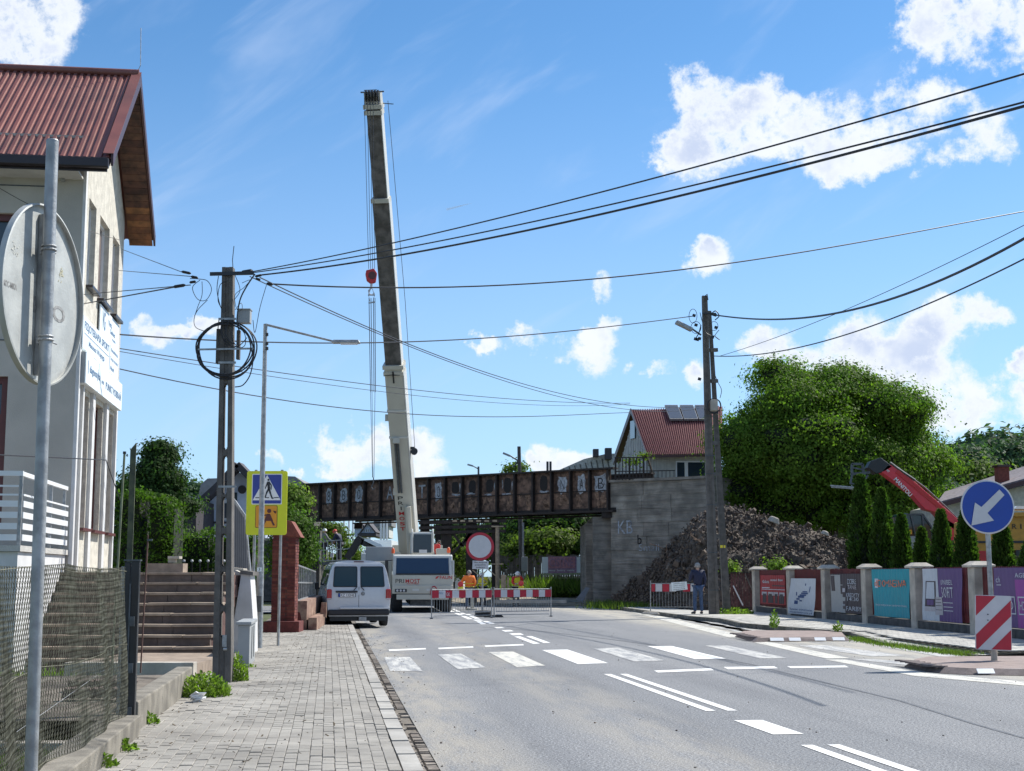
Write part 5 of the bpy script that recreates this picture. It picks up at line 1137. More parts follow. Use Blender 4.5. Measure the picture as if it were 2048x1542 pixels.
# ---------------------------------------------------------------- overhead cables
g = 'overhead cables from the left utility pole'
E = 9.0
cable('overhead_cable', 'topmost overhead cable running from the left pole up to the right edge', (506,543), YP, (2200,103), E, [(1240,372)], .0075, group=g)
cable('overhead_cable', 'thin cable just under the topmost one, rising to the right edge', (508,545), YP, (2200,164), E, [(1240,403)], .0075, group=g)
cable('overhead_cable', 'thick black cable under two thinner ones, rising to the right edge', (522,550), YP, (2200,170), E, [(1240,418)], .011, group=g)
cable('overhead_cable', 'nearly level cable dipping past the red hook block towards the right edge', (545,568), YP, (2250,388), 30, [(850,575),(1400,534)], .011)
cable('overhead_cable', 'thick cable hanging from the double pole to the right edge at mid height', (1430,630), 54, (2250,350), 22, [(1600,636),(1800,590)], .028)
cable('overhead_cable', 'thin straight cable rising right from the double pole above the walnut tree', (1428,712), 54, (2250,410), 24, [(1750,648)], .017)
cable('overhead_cable', 'faint thin cable crossing behind the thick one right of the double pole', (1440,712), 54, (2250,345), 26, [(1750,592)], .009)
cable('overhead_cable', 'cable from the house wall under the lamp head to the double pole', (240,669), 29, (1388,632), 54, [(690,686),(1000,674)], .016)
cable('overhead_cable', 'upper of two thin cables from the house to the far red roof', (240,697), 29, (1260,806), 70, [(700,764)], .011)
cable('overhead_cable', 'lower of two thin cables from the house to the far red roof', (240,703), 29, (1260,808), 70, [(700,775)], .008)
cable('overhead_cable', 'lowest cable from the house sagging past the crane boom to the far roof', (240,738), 29, (1262,825), 70, [(600,805),(900,832)], .013)
cable('overhead_cable', 'upper drop cable sloping from the left pole towards the solar panels', (520,555), YP, (1415,812), 56, [(800,680),(1150,793)], .009)
cable('overhead_cable', 'lower drop cable sloping from the left pole towards the solar panels', (500,553), YP, (1415,814), 56, [(800,684),(1100,788)], .008)
cable('overhead_cable', 'cable from the left pole to the wooden soffit of the house', (366,545), YP, (245,499), 27, [], .006)
cable('overhead_cable', 'level cable from the left pole to the house gable windows', (384,553), YP, (238,541), 28.5, [], .006)
cable('overhead_cable', 'thin cable just above the black one, from the left pole to the gable', (381,570), YP, (165,589), 27.8, [], .007)
cable('overhead_cable', 'black cable from the left pole to the gable just above the signs', (350,574), YP, (165,608), 27.8, [], .010)
cable('overhead_cable', 'cable crossing the house front down to the gable above the round sign', (-40,352), 26.0, (240,480), 29, [(115,436)], .006)
cable('overhead_cable', 'cable along the terrace railing and down beside the house corner', (-40,908), 21, (212,920), 25.5, [], .010)
cable('overhead_cable', 'dark cable dropping from the facade cable to the thin pole foot', (212,920), 25.5, (240,1000), 25.8, [], .009)
# ---------------------------------------------------------------- railway bridge
YR = 75.0; BR = Vector((W(1222, 1000, YR).x, YR, 0)); YLf = 88.0; BLf = Vector((W(614, 1000, YLf).x, YLf, 0))
bd = (BLf-BR).normalized(); BL_ = (BLf-BR).length; bnn = Vector((bd.y, -bd.x, 0))
if bnn.y > 0: bnn = -bnn
zb0, zt0 = W(1222, 1024, YR).z, W(1222, 937, YR).z; zb1, zt1 = W(614, 1044, YLf).z, W(614, 969, YLf).z
zb_ = (zb0+zb1)/2; zt_ = (zt0+zt1)/2
br = thing('railway_bridge', 'rusty riveted steel girder railway bridge with graffiti spanning the street', 'bridge', BR)
def zz_(f): return zb0+(zb1-zb0)*f, zt0+(zt1-zt0)*f
def bp_(d, y, z): return bd*d+bnn*y+Vector((0, 0, z))
NB = 18; bay = BL_/NB
for k in range(NB):
    d0, d1 = k*bay, (k+1)*bay; b0, t0 = zz_(d0/BL_); b1, t1 = zz_(d1/BL_)
    MB().prism([bp_(d0+.004, 0, b0+.12), bp_(d1-.004, 0, b1+.12), bp_(d1-.004, 0, t1-.05), bp_(d0+.004, 0, t0-.05)], -bnn*.02).build('web_panel', M_['rust'], br)
for k in range(NB+1):
    d_ = min(max(k*bay, .08), BL_-.08); b0, t0 = zz_(d_/BL_); MB().add(*(lambda q: (q.v, q.f))(MB().bar(bp_(d_, .13, b0+.1), bp_(d_, .13, t0-.04), .09, .26, up=bnn))).build('stiffener', M_['rust_d'], br)
b0, t0 = zz_(0); b1, t1 = zz_(1)
MB().bar(bp_(-.35, .08, t0), bp_(BL_+.2, .08, t1), .52, .09).build('top_flange', M_['rust_d'], br)
mb = MB(); mb.bar(bp_(-.35, .10, b0+.04), bp_(BL_+.2, .10, b1+.04), .56, .10); mb.bar(bp_(-.35, .01, b0+.16), bp_(BL_+.2, .01, b1+.16), .10, .14); mb.build('bottom_flange', M_['rust_d'], br)
MB().bar(bp_(-.3, .03, b0+1.15), bp_(BL_, .03, b1+1.05), .04, .05).build('mid_rail', M_['rust_d'], br)
mb = MB(); mb.prism([bp_(0, -4.4, b0+.12), bp_(BL_, -4.4, b1+.12), bp_(BL_, -4.4, t1-.05), bp_(0, -4.4, t0-.05)], -bnn*.02); mb.bar(bp_(0, -4.4, t0), bp_(BL_, -4.4, t1), .4, .08); mb.bar(bp_(0, -4.4, b0+.04), bp_(BL_, -4.4, b1+.04), .5, .08); mb.build('rear_girder', M_['rust_d'], br)
for k in range(9): d_ = (k+.5)*BL_/9; b_, _ = zz_(d_/BL_); MB().bar(bp_(d_, -.1, b_+.4), bp_(d_, -4.3, b_+.4), .25, .5).build('cross_beam', M_['rust_d'], br)
mb = MB(); mb.bar(bp_(0, -2.2, b0+.85), bp_(BL_, -2.2, b1+.85), 4.2, .2); mb.build('deck', M_['rust_d'], br)
mb = MB()
rivets = [(k*bay+.08+(bay-.16)*j/8, z) for k in range(NB) for j in range(9) for z in (.25,)]
for d_, z in rivets: b_, t_ = zz_(d_/BL_); mb.box(bp_(d_, .025, b_+.2), (.03, .03, .03)); mb.box(bp_(d_, .025, t_-.12), (.03, .03, .03))
o = mb.build('rivets', M_['rust_d'], br); o['kind'] = 'stuff'
# graffiti: bay k counted from the right end; letters sprayed white
def blob(d_, z_, w_, h_, mt, y=.008, jag=.22, n=22, name='graffiti'):
    pts = []
    for i in range(n): a = 2*math.pi*i/n; e = 1+random.uniform(-jag, jag); c, s = math.cos(a), math.sin(a); q = .62; pts.append(bp_(d_+w_/2*abs(c)**q*(1 if c > 0 else -1)*e, y, z_+h_/2*abs(s)**q*(1 if s > 0 else -1)*e))
    MB().prism(pts, bnn*.002).build(name, M_[mt], br)
gl = {0: ('grafw', 'B', .8, .95), 1: ('grafw', 'A', .55, .95), 2: ('grafw', 'N', .55, .9), 9: ('grafw', 'O', .5, 1.05), 14: ('grafw', '0', .55, .95), 15: ('grafw', 'B', .55, .95), 16: ('grafw', '8', .45, 1.0)}
for k, (mt, ch, w_, h_) in gl.items():
    d_ = (k+.5)*bay; b_, t_ = zz_(d_/BL_); z_ = t_-.28-h_/2; blob(d_, z_, w_, h_, mt)
    o = text('graffiti_letter', ch, w_*.45, h_*.6, M_['grafb'], br, bp_(d_, .014, z_), -bd, (0, 0, 1), -.01)
for k, ch in ((10, 'T'), (12, 'A')):
    d_ = (k+.5)*bay; b_, t_ = zz_(d_/BL_); text('graffiti_letter', ch, .5, .75, M_['grafw'], br, bp_(d_, .01, t_-.75), -bd, (0, 0, 1), .0)
for k in (3, 5, 6, 7, 8):
    d_ = (k+.5)*bay; b_, t_ = zz_(d_/BL_); blob(d_, t_-.62, .5, random.uniform(.65, .85), 'grafb', jag=.05); blob(d_+random.uniform(-.1, .1), t_-random.uniform(1.0, 1.15), random.uniform(.35, .62), .10, 'grafw', y=.011, jag=.6)
    for e in random.choice(((-1, 1), (1,), (-1,), ())): blob(d_+e*.33, t_-.65, .06, .5, 'grafw', y=.011, jag=.5, n=12)
for k in range(NB):
    d_ = (k+.5)*bay; b_, t_ = zz_(d_/BL_)
    for j in range(5): blob(d_+random.uniform(-.38, .38), b_+random.uniform(.3, 1.05), random.uniform(.1, .45), random.uniform(.15, .5), 'rust_l' if 'rust_l' in M_ else 'grease', y=.004, jag=.5, n=14, name='rust_patch')
# bearings and abutments
mb = MB()
for y in (0.05, -4.4):
    for d_, b_ in ((.25, b0), (BL_-.3, b1)): MB().box(bp_(d_, y, b_-.15), (.5, .5, .3)).build('bearing', M_['rust_d'], br)
wd = Vector((.81, -.588, 0)); wdn = Vector((-.588, -.81, 0))
ab = thing('abutment', 'tall board-marked grey concrete abutment wall right of the bridge, with graffiti', 'abutment', BR)
RX = 5.7; ztop = W(1300, 962, 73.5).z
courses = 9
for i in range(courses):                          # pours of concrete, joints recessed
    z0, z1 = ztop*i/courses, ztop*(i+1)/courses
    cuts = sorted([0.0, RX]+[RX*(random.uniform(.28, .4)), RX*random.uniform(.6, .75)])
    for a_, b_ in zip(cuts[:-1], cuts[1:]):
        MB().prism([wd*(a_+.01)+Vector((0, 0, z0+.012)), wd*(b_-.01)+Vector((0, 0, z0+.012)), wd*(b_-.01)+Vector((0, 0, z1-.008)), wd*(a_+.01)+Vector((0, 0, z1-.008))], wdn*random.uniform(.035, .06)+Vector((0, 0, 0))).build('concrete_panel', M_['concrete'], ab)
mb = MB(); mb.prism([Vector((0, 0, -.1)), wd*RX+Vector((0, 0, -.1)), wd*RX+Vector((0, 0, ztop-.02)), Vector((0, 0, ztop-.02))], -wdn*6); mb.build('core', M_['concrete'], ab)
mb = MB(); mb.prism([wd*-.1+Vector((0, 0, ztop)), wd*RX+Vector((0, 0, ztop)), wd*RX+Vector((0, 0, ztop+.14)), wd*-.1+Vector((0, 0, ztop+.14))], wdn*.18); mb.prism([wd*-.1+Vector((0, 0, ztop)), wd*RX+Vector((0, 0, ztop)), wd*RX+Vector((0, 0, ztop+.14)), wd*-.1+Vector((0, 0, ztop+.14))], -wdn*6); mb.build('coping', M_['concrete'], ab)
# inner face towards the street opening, with a pilaster
x0 = W(1185, 1208, 76).x-BR.x
mb = MB(); mb.bb(W(1170,1200,77.5).x-BR.x, 1.2, 0, W(1170,1200,77.5).x-BR.x+.9, 7.5, zb0-.55); mb.bb(W(1186,1200,76).x-BR.x, .35, 0, .2, 6.5, zb0-.25); mb.build('pier', M_['concrete'], ab)
text('graffiti_letter', 'KB', .9, .7, M_['grafw'], ab, wd*.9+wdn*.068+Vector((0, 0, W(1225,1055,YR).z)), wd, (0, 0, 1), .0)
text('graffiti_letter', 'b', .25, .5, M_['grafb'], ab, wd*1.75+wdn*.068+Vector((0, 0, W(1250,1080,YR).z)), wd, (0, 0, 1), .01)
text('graffiti_letter', 'Small', 1.2, .35, M_['grafw'], ab, wd*2.3+wdn*.068+Vector((0, 0, W(1250,1096,YR).z)), wd, (0, 0, 1), -.005)
la = thing('abutment', 'dark concrete abutment at the left end of the bridge', 'abutment', BLf)
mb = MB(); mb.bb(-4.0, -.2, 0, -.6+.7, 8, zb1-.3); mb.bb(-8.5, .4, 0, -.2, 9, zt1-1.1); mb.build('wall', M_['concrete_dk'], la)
mb = MB(); mb.bb(.2, -.6, 0, .8, .4, zb1-.35); mb.bb(-.1, -.8, zb1-.5, 1.0, 1, zb1-.28); mb.build('pier', M_['rust_d'], la)
rl = thing('bridge_railing', 'thin dark railing on the left end of the bridge embankment', 'railing', (0, 0, 0)); mb = MB()
for a, b in (((560,985),(613,985)),((560,1003),(613,1003))): mb.bar(W(*a, 88), W(*b, 88), .06, .06)
for px in (566, 583, 600): mb.bar(W(px, 985, 88), W(px, 1012, 88), .06, .06)
mb.build('rail', M_['rust_d'], rl)
rl = thing('bridge_railing', 'dark iron railing on top of the abutment in front of the white board house', 'railing', (0, 0, 0)); mb = MB()
for a, b in (((1229,915),(1290,915)),((1229,943),(1350,941)),((1229,957),(1350,956))): mb.bar(W(*a, 74), W(*b, 74), .05, .05)
mb.build('rail', M_['rust_d'], rl)
for px in list(range(1231, 1296, 7)): MB().bar(W(px, 915, 74), W(px, 960, 74), .045 if (px-1231) % 28 else .09).build('baluster', M_['rust_d'], rl)
for px in range(1300, 1352, 8): MB().bar(W(px, 942, 74), W(px, 960, 74), .03).build('baluster', M_['rust_d'], rl)
# embankment body behind the abutment
mb = MB(); mb.prism([(BR.x+.3, 78, -.1), (60, 58, -.1), (60, 95, -.1), (BR.x+.3, 110, -.1)], (0, 0, 5.2)); mb.v = [(x, y, z) for x, y, z in mb.v]
mb = MB(); mb.add([(BR.x+1, 82, 0), (48, 80, 0), (48, 110, 0), (BR.x+1, 110, 0), (BR.x+1, 82, 6.2), (14, 82, 6.2), (48, 90, 4), (48, 110, 4), (BR.x+1, 110, 6.2)], [(0, 1, 6, 5, 4), (4, 5, 6, 7, 8), (1, 2, 7, 6), (0, 4, 8, 3), (3, 8, 7, 2)])
mb.build('embankment', M_['grass_g'], kind='structure')
mb = MB(); mb.add([(BLf.x-1, 89, 0), (-60, 95, 0), (-60, 140, 0), (BLf.x-1, 140, 0), (BLf.x-1, 89, 4.5), (-60, 95, 4.5), (-60, 140, 4.5), (BLf.x-6, 140, 4.5)], [(0, 1, 5, 4), (4, 5, 6, 7), (0, 4, 7, 3)])
mb.build('embankment_left', M_['grass_g'], kind='structure')
# rubble slope: earth surface following the photographed crest, with loose blocks
crest = [(1228,1206),(1255,1180),(1290,1150),(1325,1108),(1360,1070),(1400,1030),(1440,1010),(1470,1014),(1510,1028),(1545,1040),(1590,1050),(1640,1066),(1690,1080),(1704,1110),(1712,1145)]
vs, fs = [], []; NR = 44; cpts = []
for i in range(221):
    f = i/220*(len(crest)-1); k = min(int(f), len(crest)-2); f -= k; px = crest[k][0]*(1-f)+crest[k+1][0]*f; py = crest[k][1]*(1-f)+crest[k+1][1]*f
    cpts.append(W(px, py, 66 if px > 1400 else 66+(1400-px)*.045))
for i, c in enumerate(cpts):
    foot = Vector((c.x-.0-1.0*min(1, c.z/4), c.y-max(.3, c.z)*1.35, 0))
    for j in range(NR+1):
        f = j/NR; q = foot.lerp(c, f)+Vector((0, 0, .35*math.sin(f*math.pi)*min(1, c.z/3))); e = .34*math.sin(min(1, f*1.02)*math.pi)**.5*min(1, c.z)
        nz = noise.fractal(q*.9, 1, 2, 5); n2_ = noise.noise(q*.55+Vector((3, 1, 7))); q += Vector((noise.noise(q*2.2)*.3, -nz*.75-n2_*1.1, nz*.6+n2_*.5))*e*1.7; vs.append(q)
    vs.append(c+Vector((0, 3, -1.0)))
n1 = NR+2
for i in range(len(cpts)-1):
    for j in range(NR+1): k = i*n1+j; fs.append((k, k+n1, k+n1+1, k+1))
mb = MB().add(vs, fs); mb.build('rubble_slope', M_['rubble'], smooth=False, kind='structure')
mb = MB()
for i in range(10000):
    a = random.randrange(len(cpts)-1); j = random.randrange(NR+1); q = Vector(vs[a*n1+j]).lerp(Vector(vs[(a+1)*n1+j]), random.random()); q += Vector((random.gauss(0, .12), random.gauss(0, .12)-.05, random.gauss(0, .10)))
    if q.z < .05: continue
    r_ = random.choice([.03, .04, .05, .05, .06, .07, .09, .11]) if random.random() < .985 else random.uniform(.12, .3); mb.box(q, (r_*random.uniform(.8, 1.8), r_*random.uniform(.7, 1.3), r_*random.uniform(.6, 1.2)), (random.random()*3, random.random()*3, random.random()*3), taper=(random.uniform(.4, .9), random.uniform(.4, .9)))
mb.build('rubble_blocks', M_['stone_d'], kind='stuff')
for (px, py, s_, lab) in ((1548,1040,.4,'pale concrete lump on the crest of the rubble slope'),(1650,1066,.28,'flat pale slab lying near the right end of the rubble crest'),(1590,1108,.5,'dark block sticking out in the middle of the rubble slope')):
    c = W(px, py, 65.3); mb = MB().box(c, (s_*1.3, s_, s_*.7), (.2, .3, .5), taper=(.6, .7)); setp(mb.build('concrete_lump', M_['stone_d'] if 'dark' in lab else M_['pillar'], bevel=.05), lab, 'rubble')
for i in range(14):
    q = Vector(vs[random.randrange(50, len(cpts))*n1+random.randrange(8, NR-2)]); v = Vector((random.gauss(0, 1), random.gauss(-.5, .5), abs(random.gauss(.6, .4)))).normalized(); o = MB().tube([q-v*.3, q+v*.5, q+v*.9+Vector((random.gauss(0, .15), 0, -.05))], .02, 5).build('steel_bar', M_['rust_l'])
    setp(o, 'bent rusty reinforcing bar sticking out of the rubble slope', 'steel bar', 'bent reinforcing bars in the rubble')
# temporary steel supports under the bridge
ts = thing('temporary_support', 'rust brown temporary steel trestle with braces under the bridge', 'support', (0, 0, 0)); YT = 78
def cb_(px, y0, y1, w_, mt='rust_d', Y=YT): a, b = W(px, y1, Y), W(px, y0, Y); a.z = max(0, a.z); MB().bar(a, b, w_, w_*.9).build('column', M_[mt], ts)
for px, w_ in ((850,.5),(893,.55),(943,.6)): cb_(px, 1040, 1206, w_)
cb_(991, 1046, 1206, .42); cb_(876, 1050, 1206, .3, Y=80)
MB().cyl(W(995,1206,YT-.4)*1, W(995,1052,YT-.4), .12, n=14).build('prop', M_['wood_new'], ts, smooth=True)
for py in (1053, 1128): MB().bar(W(983,py,YT-.4), W(1007,py,YT-.4), .25, .07).build('prop_flange', M_['wood_new'], ts)
mb = MB()
for y_ in (1046, 1056, 1066): mb.bar(W(838,y_,YT-.3), W(1012,y_-4,YT-.3), .3, .16)
mb.build('header_beam', M_['rust_d'], ts)
for a, b in (((903,1062),(925,1093)),((925,1093),(943,1062)),((850,1110),(893,1070)),((893,1120),(943,1066)),((850,1066),(893,1120)),((943,1130),(991,1075))): MB().bar(W(*a, YT-.2), W(*b, YT-.2), .14).build('brace', M_['rust_d'], ts)
for px in range(905, 1000, 16): MB().bar(W(px,1042,YT-.4), W(px+9,1042,YT-.4), .3, .1).build('packing_timber', M_['wood_new'], ts)
for a, b, lab in (((945,1140),(975,1165),0),((974,1140),(950,1165),0),((975,1138),(1004,1162),0),((1008,1165),(1028,1180),0)):
    o = MB().bar(W(*a, 74), W(*b, 74), .13, .05).build('timber_brace', M_['wood_new'], ts)
for i, (x0, x1, y0, y1) in enumerate(((958,1000,1178,1184),(962,1004,1185,1190),(1002,1012,1150,1182),(1014,1018,1155,1182),(940,975,1190,1195))):
    a, b = W(x0, (y0+y1)/2, 73), W(x1, (y0+y1)/2, 73); h_ = (y1-y0)*73/F; o = MB().box((a+b)/2, ((b-a).length, .3, h_)).build('timber', M_['wood_new'])
    setp(o, ['upper pale timber lying in front of the trestle', 'pale timber beam under the upper one before the trestle', 'upright pale timber right of the steel prop', 'narrow upright pale board beside the upright timber', 'lowest pale timber at the foot of the trestle'][i], 'timber')
o = MB().box(W(1060,1203,72), (3.6, 1.2, .14)).build('concrete_slab', M_['pillar']); setp(o, 'pale flat slab pile on the road behind the right barrier', 'slab')
o = MB().prism([W(1151,1199,74), W(1165,1204,74), W(1180,1176,74), W(1172,1174,74)], (.0, .08, .0)).build('sheet', M_['shed']); setp(o, 'grey sheet leaning against the abutment foot', 'sheet')
# ---------------------------------------------------------------- street beyond the bridge
t = thing('street_light', 'tall dark pole with two lamp arms rising behind the bridge', 'lamp post'); Yq = 96
a, b = W(1044,1190,Yq), W(1038,893,Yq); a.z = 0; MB().cyl(a, b, .19, .12, 12).build('post', M_['concrete_dk'], t); MB().bar(W(1046,1180,Yq-.2), W(1046,1045,Yq-.2), .14).build('strut', M_['steel'], t)
mb = MB(); mb.cyl(W(1037,922,Yq), W(1018,910,Yq), .05); mb.cyl(W(1037,920,Yq), W(1027,935,Yq), .04); mb.build('arm', M_['steel_d'], t); MB().bar(W(1020,912,Yq), W(1006,906,Yq), .25, .12).build('lamp_head', M_['steel'], t)
mb = MB(); mb.box(W(1049,1128,Yq-.4), (.42, .2, .95)); mb.build('meter_box', M_['cabinet'], t, bevel=.02)
t = thing('street_light', 'small street lamp head showing just above the girder left of the tall pole', 'lamp post'); Yq = 130
a, b = W(957,1100,Yq), W(957,933,Yq); a.z = 0; MB().cyl(a, b, .09, n=8).build('post', M_['steel_d'], t); MB().cyl(W(957,938,Yq), W(944,931,Yq), .05, n=6).build('arm', M_['steel_d'], t); MB().bar(W(946,932,Yq), W(935,929,Yq), .3, .14).build('lamp_head', M_['steel'], t)
t = thing('board_fence', 'grey weathered board fence under the trees beyond the bridge', 'fence'); Yf = 98
for i in range(40): px = 996+i*4.7; a, b = W(px, 1160, Yf), W(px, 1108+random.uniform(-2, 4), Yf); a.z = .6; MB().bar(a, b, .145, .03, up=(0, 1, 0)).build('board', mat('board_grey', (.16, .14, .125), .9, var=.3, scale=4, rnd=.25), t)
t = thing('banner', 'faded pink and lilac banner with white lettering on the fence beyond the bridge', 'banner'); Yn = 96.5
pl = lambda x0, y0, x1, y1, mt, y, nm, par: MB().prism([W(x0,y1,Yn-y), W(x1,y1,Yn-y), W(x1,y0,Yn-y), W(x0,y0,Yn-y)], (0, .01, 0)).build(nm, M_[mt] if isinstance(mt, str) else mt, par)
lil = mat('banner_lilac', (.36, .22, .32), .7); pk = mat('banner_pink', (.50, .24, .28), .7); pl(1084,1114,1167,1146,'sign_w',0,'side_panel',t); pl(1096,1113,1153,1147,lil,.03,'sheet',t); pl(1097,1114,1150,1136,pk,.05,'sheet',t)
text('lettering', 'CISTNE', 1.6, .55, lil, t, W(1123,1125,Yn-.07), (1, 0, 0), (0, 0, 1), .02); text('lettering', 'sauny  baseny  meble', 1.7, .16, M_['sign_w'], t, W(1123,1141,Yn-.07), (1, 0, 0), (0, 0, 1), .01)
mb = MB(); mb.bar(W(1080,1149,Yn-.1), W(1168,1147,Yn-.1), .12, .12); mb.bar(W(1075,1156,Yn-.3), W(1168,1156,Yn-.3), .1, .06)
for px in (1085, 1112, 1145): mb.bar(W(px,1149,Yn-.1), W(px,1162,Yn-.1), .1)
mb.build('frame', mat('pale_green_rail', (.3, .34, .2), .7), t)
def house(label, walls, roofs, wins, Y, wm, rm, dep=6, extra=None, name='house'):
    t = thing(name, label, 'house')
    for q in walls: wq(q, Y, dep, wm, 'wall', t)
    for q in roofs: wq(q, Y-.4, dep+.6, rm, 'roof', t)
    for (x0, y0, x1, y1) in wins: w_ = wq([(x0,y1),(x1,y1),(x1,y0),(x0,y0)], Y-.12, .1, 'white', 'window_frame', t); wq([(x0+.6,y1-.6),(x1-.6,y1-.6),(x1-.6,y0+.6),(x0+.6,y0+.6)], Y-.16, .06, 'glass_g', 'pane', w_)
    return t
house('blue grey house with two windows seen far off under the bridge', [[(709,1075),(709,1055),(720,1045),(731,1055),(731,1075)]], [[(707,1056),(720,1043),(733,1056),(731,1058),(720,1047),(709,1058)]], [(713,1053,717,1058),(722,1052,726,1057)], 165, 'house_b', 'roof_dk')
house('white gabled house with a row of four small windows far off under the bridge', [[(720,1066),(735,1046),(749,1060),(749,1066)]], [[(717,1067),(735,1043),(752,1064),(750,1066),(735,1047),(720,1068)],[(715,1072),(715,1067),(752,1067),(752,1072)]], [(728,1058,730.5,1064),(732,1058,734.5,1064),(736,1058,738.5,1064),(740,1058,742.5,1064)], 160, 'house_b', 'roof_dk')
house('grey tin roofed house between the poles under the bridge', [[(748,1075),(748,1052),(778,1050),(778,1075)]], [[(742,1054),(748,1042),(783,1040),(783,1052)]], [(756,1056,760,1063)], 170, 'board_w', 'roof_g')
house('pale roadside house half hidden behind the trestle', [[(896,1200),(896,1105),(925,1110),(925,1200)]], [[(893,1108),(905,1090),(930,1100),(928,1112)]], [(905,1120,912,1130)], 130, 'board_w', 'roof_g')
g = 'thin white posts far beyond the bridge'
for i, px in enumerate((688, 698, 706, 762, 768, 774)):
    a, b = W(px, 1085, 125), W(px, 1040, 125); a.z = 0; o = MB().cyl(a, b, .09, n=6).build('thin_post', M_['white']); setp(o, '%s of three thin white posts far beyond the bridge, %s' % (('leftmost', 'middle', 'rightmost')[i % 3], 'left of the gabled houses' if px < 710 else 'right of the gabled houses'), 'post', g+(' on the left' if px < 710 else ' on the right'))
t = thing('tin_roof_house', 'wide pale standing seam roof with two dark chimneys above the bridge', 'house'); Yz = 120
wq([(1118,937),(1165,918),(1230,905),(1245,905),(1245,960),(1118,945)], Yz, 6, mat('seam_roof_pale', (.38, .38, .36), .5, dirt=.3), 'roof', t) if False else None
MB().prism([W(1118,940,Yz), W(1168,918,Yz), W(1215,907,Yz), W(1250,907,Yz), W(1250,965,Yz), W(1118,965,Yz)], (0, 6, 0)).build('roof', mat('seam_roof_pale', (.40, .40, .38), .5, dirt=.3), t)
for k in range(9): MB().bar(W(1135+k*11, 962, Yz-.05), W(1127+k*11, 936-k*2.6, Yz-.05), .08, .06).build('roof_seam', M_['concrete_dk'], t)
for x0, x1, y0, y1 in ((1186,1196,900,915),(1210,1222,898,920)): MB().bb(W(x0,y1,Yz-.6).x, Yz-1.1, W(x0,y1,Yz).z, W(x1,y1,Yz).x, Yz-.1, W(x0,y0,Yz).z).build('chimney', M_['roof_dk'], t)
for px in (1095, 1101): MB().cyl(W(px,945,Yz), W(px,923,Yz), .1, n=8).build('flue', M_['roof_dk'], t)
# ---------------------------------------------------------------- white board house with solar panels
t = thing('board_house', 'white board house with red corrugated roof and solar panels above the abutment', 'house'); Yh = 84
def P(a, b, y=Yh): return W(a, b, y)
# gable wall faces left-front; long wall faces the camera
gx0, gx1, gx2 = 1240, 1296, 1440
mb = MB(); mb.prism([P(gx1,975), P(gx2,975), P(gx2,905), P(gx1,908)], (0, .2, 0)); mb.build('long_wall', M_['board_w'], t)
dB = Yh+9; A1, A2 = P(gx1,975), W(gx0,975,dB); zt1_ = P(gx1,908).z; ap = W(1266,832,Yh+4.5)
MB().add([A1, A2, Vector((A2.x, A2.y, zt1_)), Vector(((A1.x+A2.x)/2, (A1.y+A2.y)/2, ap.z-.3)), Vector((A1.x, A1.y, zt1_))], [(0, 1, 2, 3, 4)]).build('gable_wall', M_['board_w'], t)
gd = (A2-A1)
for k in range(16):
    f = (k+.5)/16; q = A1+gd*f; zz2 = zt1_+(ap.z-.35-zt1_)*(1-abs(f-.5)*2); MB().bar(q+Vector((-.03, -.03, 0)), Vector((q.x-.03, q.y-.03, zz2)), .05, .05).build('board_batten', M_['board_w'], t)
for k in range(11): px = 1300+k*5.2; MB().bar(P(px,972,Yh-.03), P(px,908,Yh-.03), .05, .04).build('board_batten', M_['board_w'], t)
# roof: front slope as corrugated sheet from eave to ridge
e0, e1 = W(1294,910,Yh-.7), W(1445,907,Yh-.7); r0, r1 = W(1262,820,Yh+4.5), W(1445,812,Yh+4.5); nC = 40; vs2 = []; fs2 = []
nrm = (e1-e0).cross(r0-e0).normalized(); nrm = nrm if nrm.z > 0 else -nrm
for i in range(nC*4+1):
    f = i/(nC*4); h_ = .06*math.sin(f*nC*2*math.pi); vs2 += [e0.lerp(e1, f)+nrm*h_, r0.lerp(r1, f)+nrm*h_]
for i in range(nC*4): fs2.append((2*i, 2*i+2, 2*i+3, 2*i+1))
MB().add(vs2, fs2).build('roof', mat('roof_red_faded', (.24, .10, .10), .45, var=.15), t, smooth=True)
bk = W(1226,925,dB+.5)
MB().prism([r0, W(1262,820,Yh+4.5)+Vector((6, 2, 0)), bk+Vector((6, 2, 0)), bk], (0, 0, .05)).build('roof_back', M_['roof_trim'], t)
MB().bar(r0+Vector((0, -.05, -.05)), e0+Vector((0, 0, -.05)), .06, .22).build('barge_board', M_['roof_trim'], t); MB().bar(r0+Vector((0, -.05, -.05)), bk, .06, .35).build('barge_board', M_['roof_trim'], t)
MB().bar(e0+Vector((0, -.1, -.1)), e1+Vector((0, -.1, -.1)), .14, .12).build('gutter', M_['roof_trim'], t)
# solar collectors lying on the roof
ex = (e1-e0).normalized(); eu = (r0-e0); eu -= ex*eu.dot(ex)
def roofpt(px, py):
    # intersect the sight ray with the roof plane
    a = Vector((0, 0, CAMH)); d_ = (W(px, py, 50)-a); k = (e0-a).dot(nrm)/d_.dot(nrm); return a+d_*k
for i, (q0, q1, q2, q3) in enumerate((((1340,845),(1366,845),(1355,817),(1329,817)),((1368,845),(1396,845),(1386,817),(1359,817)),((1398,845),(1424,845),(1416,817),(1389,817)))):
    pts = [roofpt(*q) for q in (q0, q1, q2, q3)]; o = MB().prism([q+nrm*.12 for q in pts], nrm*.14).build('solar_panel', M_['steel'], t)
    c = sum(pts, Vector())/4; MB().prism([c+(q-c)*.92+nrm*.262 for q in pts], nrm*.01).build('solar_glass', glassmat('solar_glass', (.10, .11, .13), .15), o)
w_ = MB().bb(P(1352,955).x, Yh-.06, P(1352,955).z, P(1372,955).x, Yh-.0, P(1352,922).z).build('window_frame', M_['white'], t); MB().bb(P(1354,955).x, Yh-.10, P(1354,955).z, P(1369,955).x, Yh-.06, P(1352,925).z).build('pane', M_['glass'], w_)
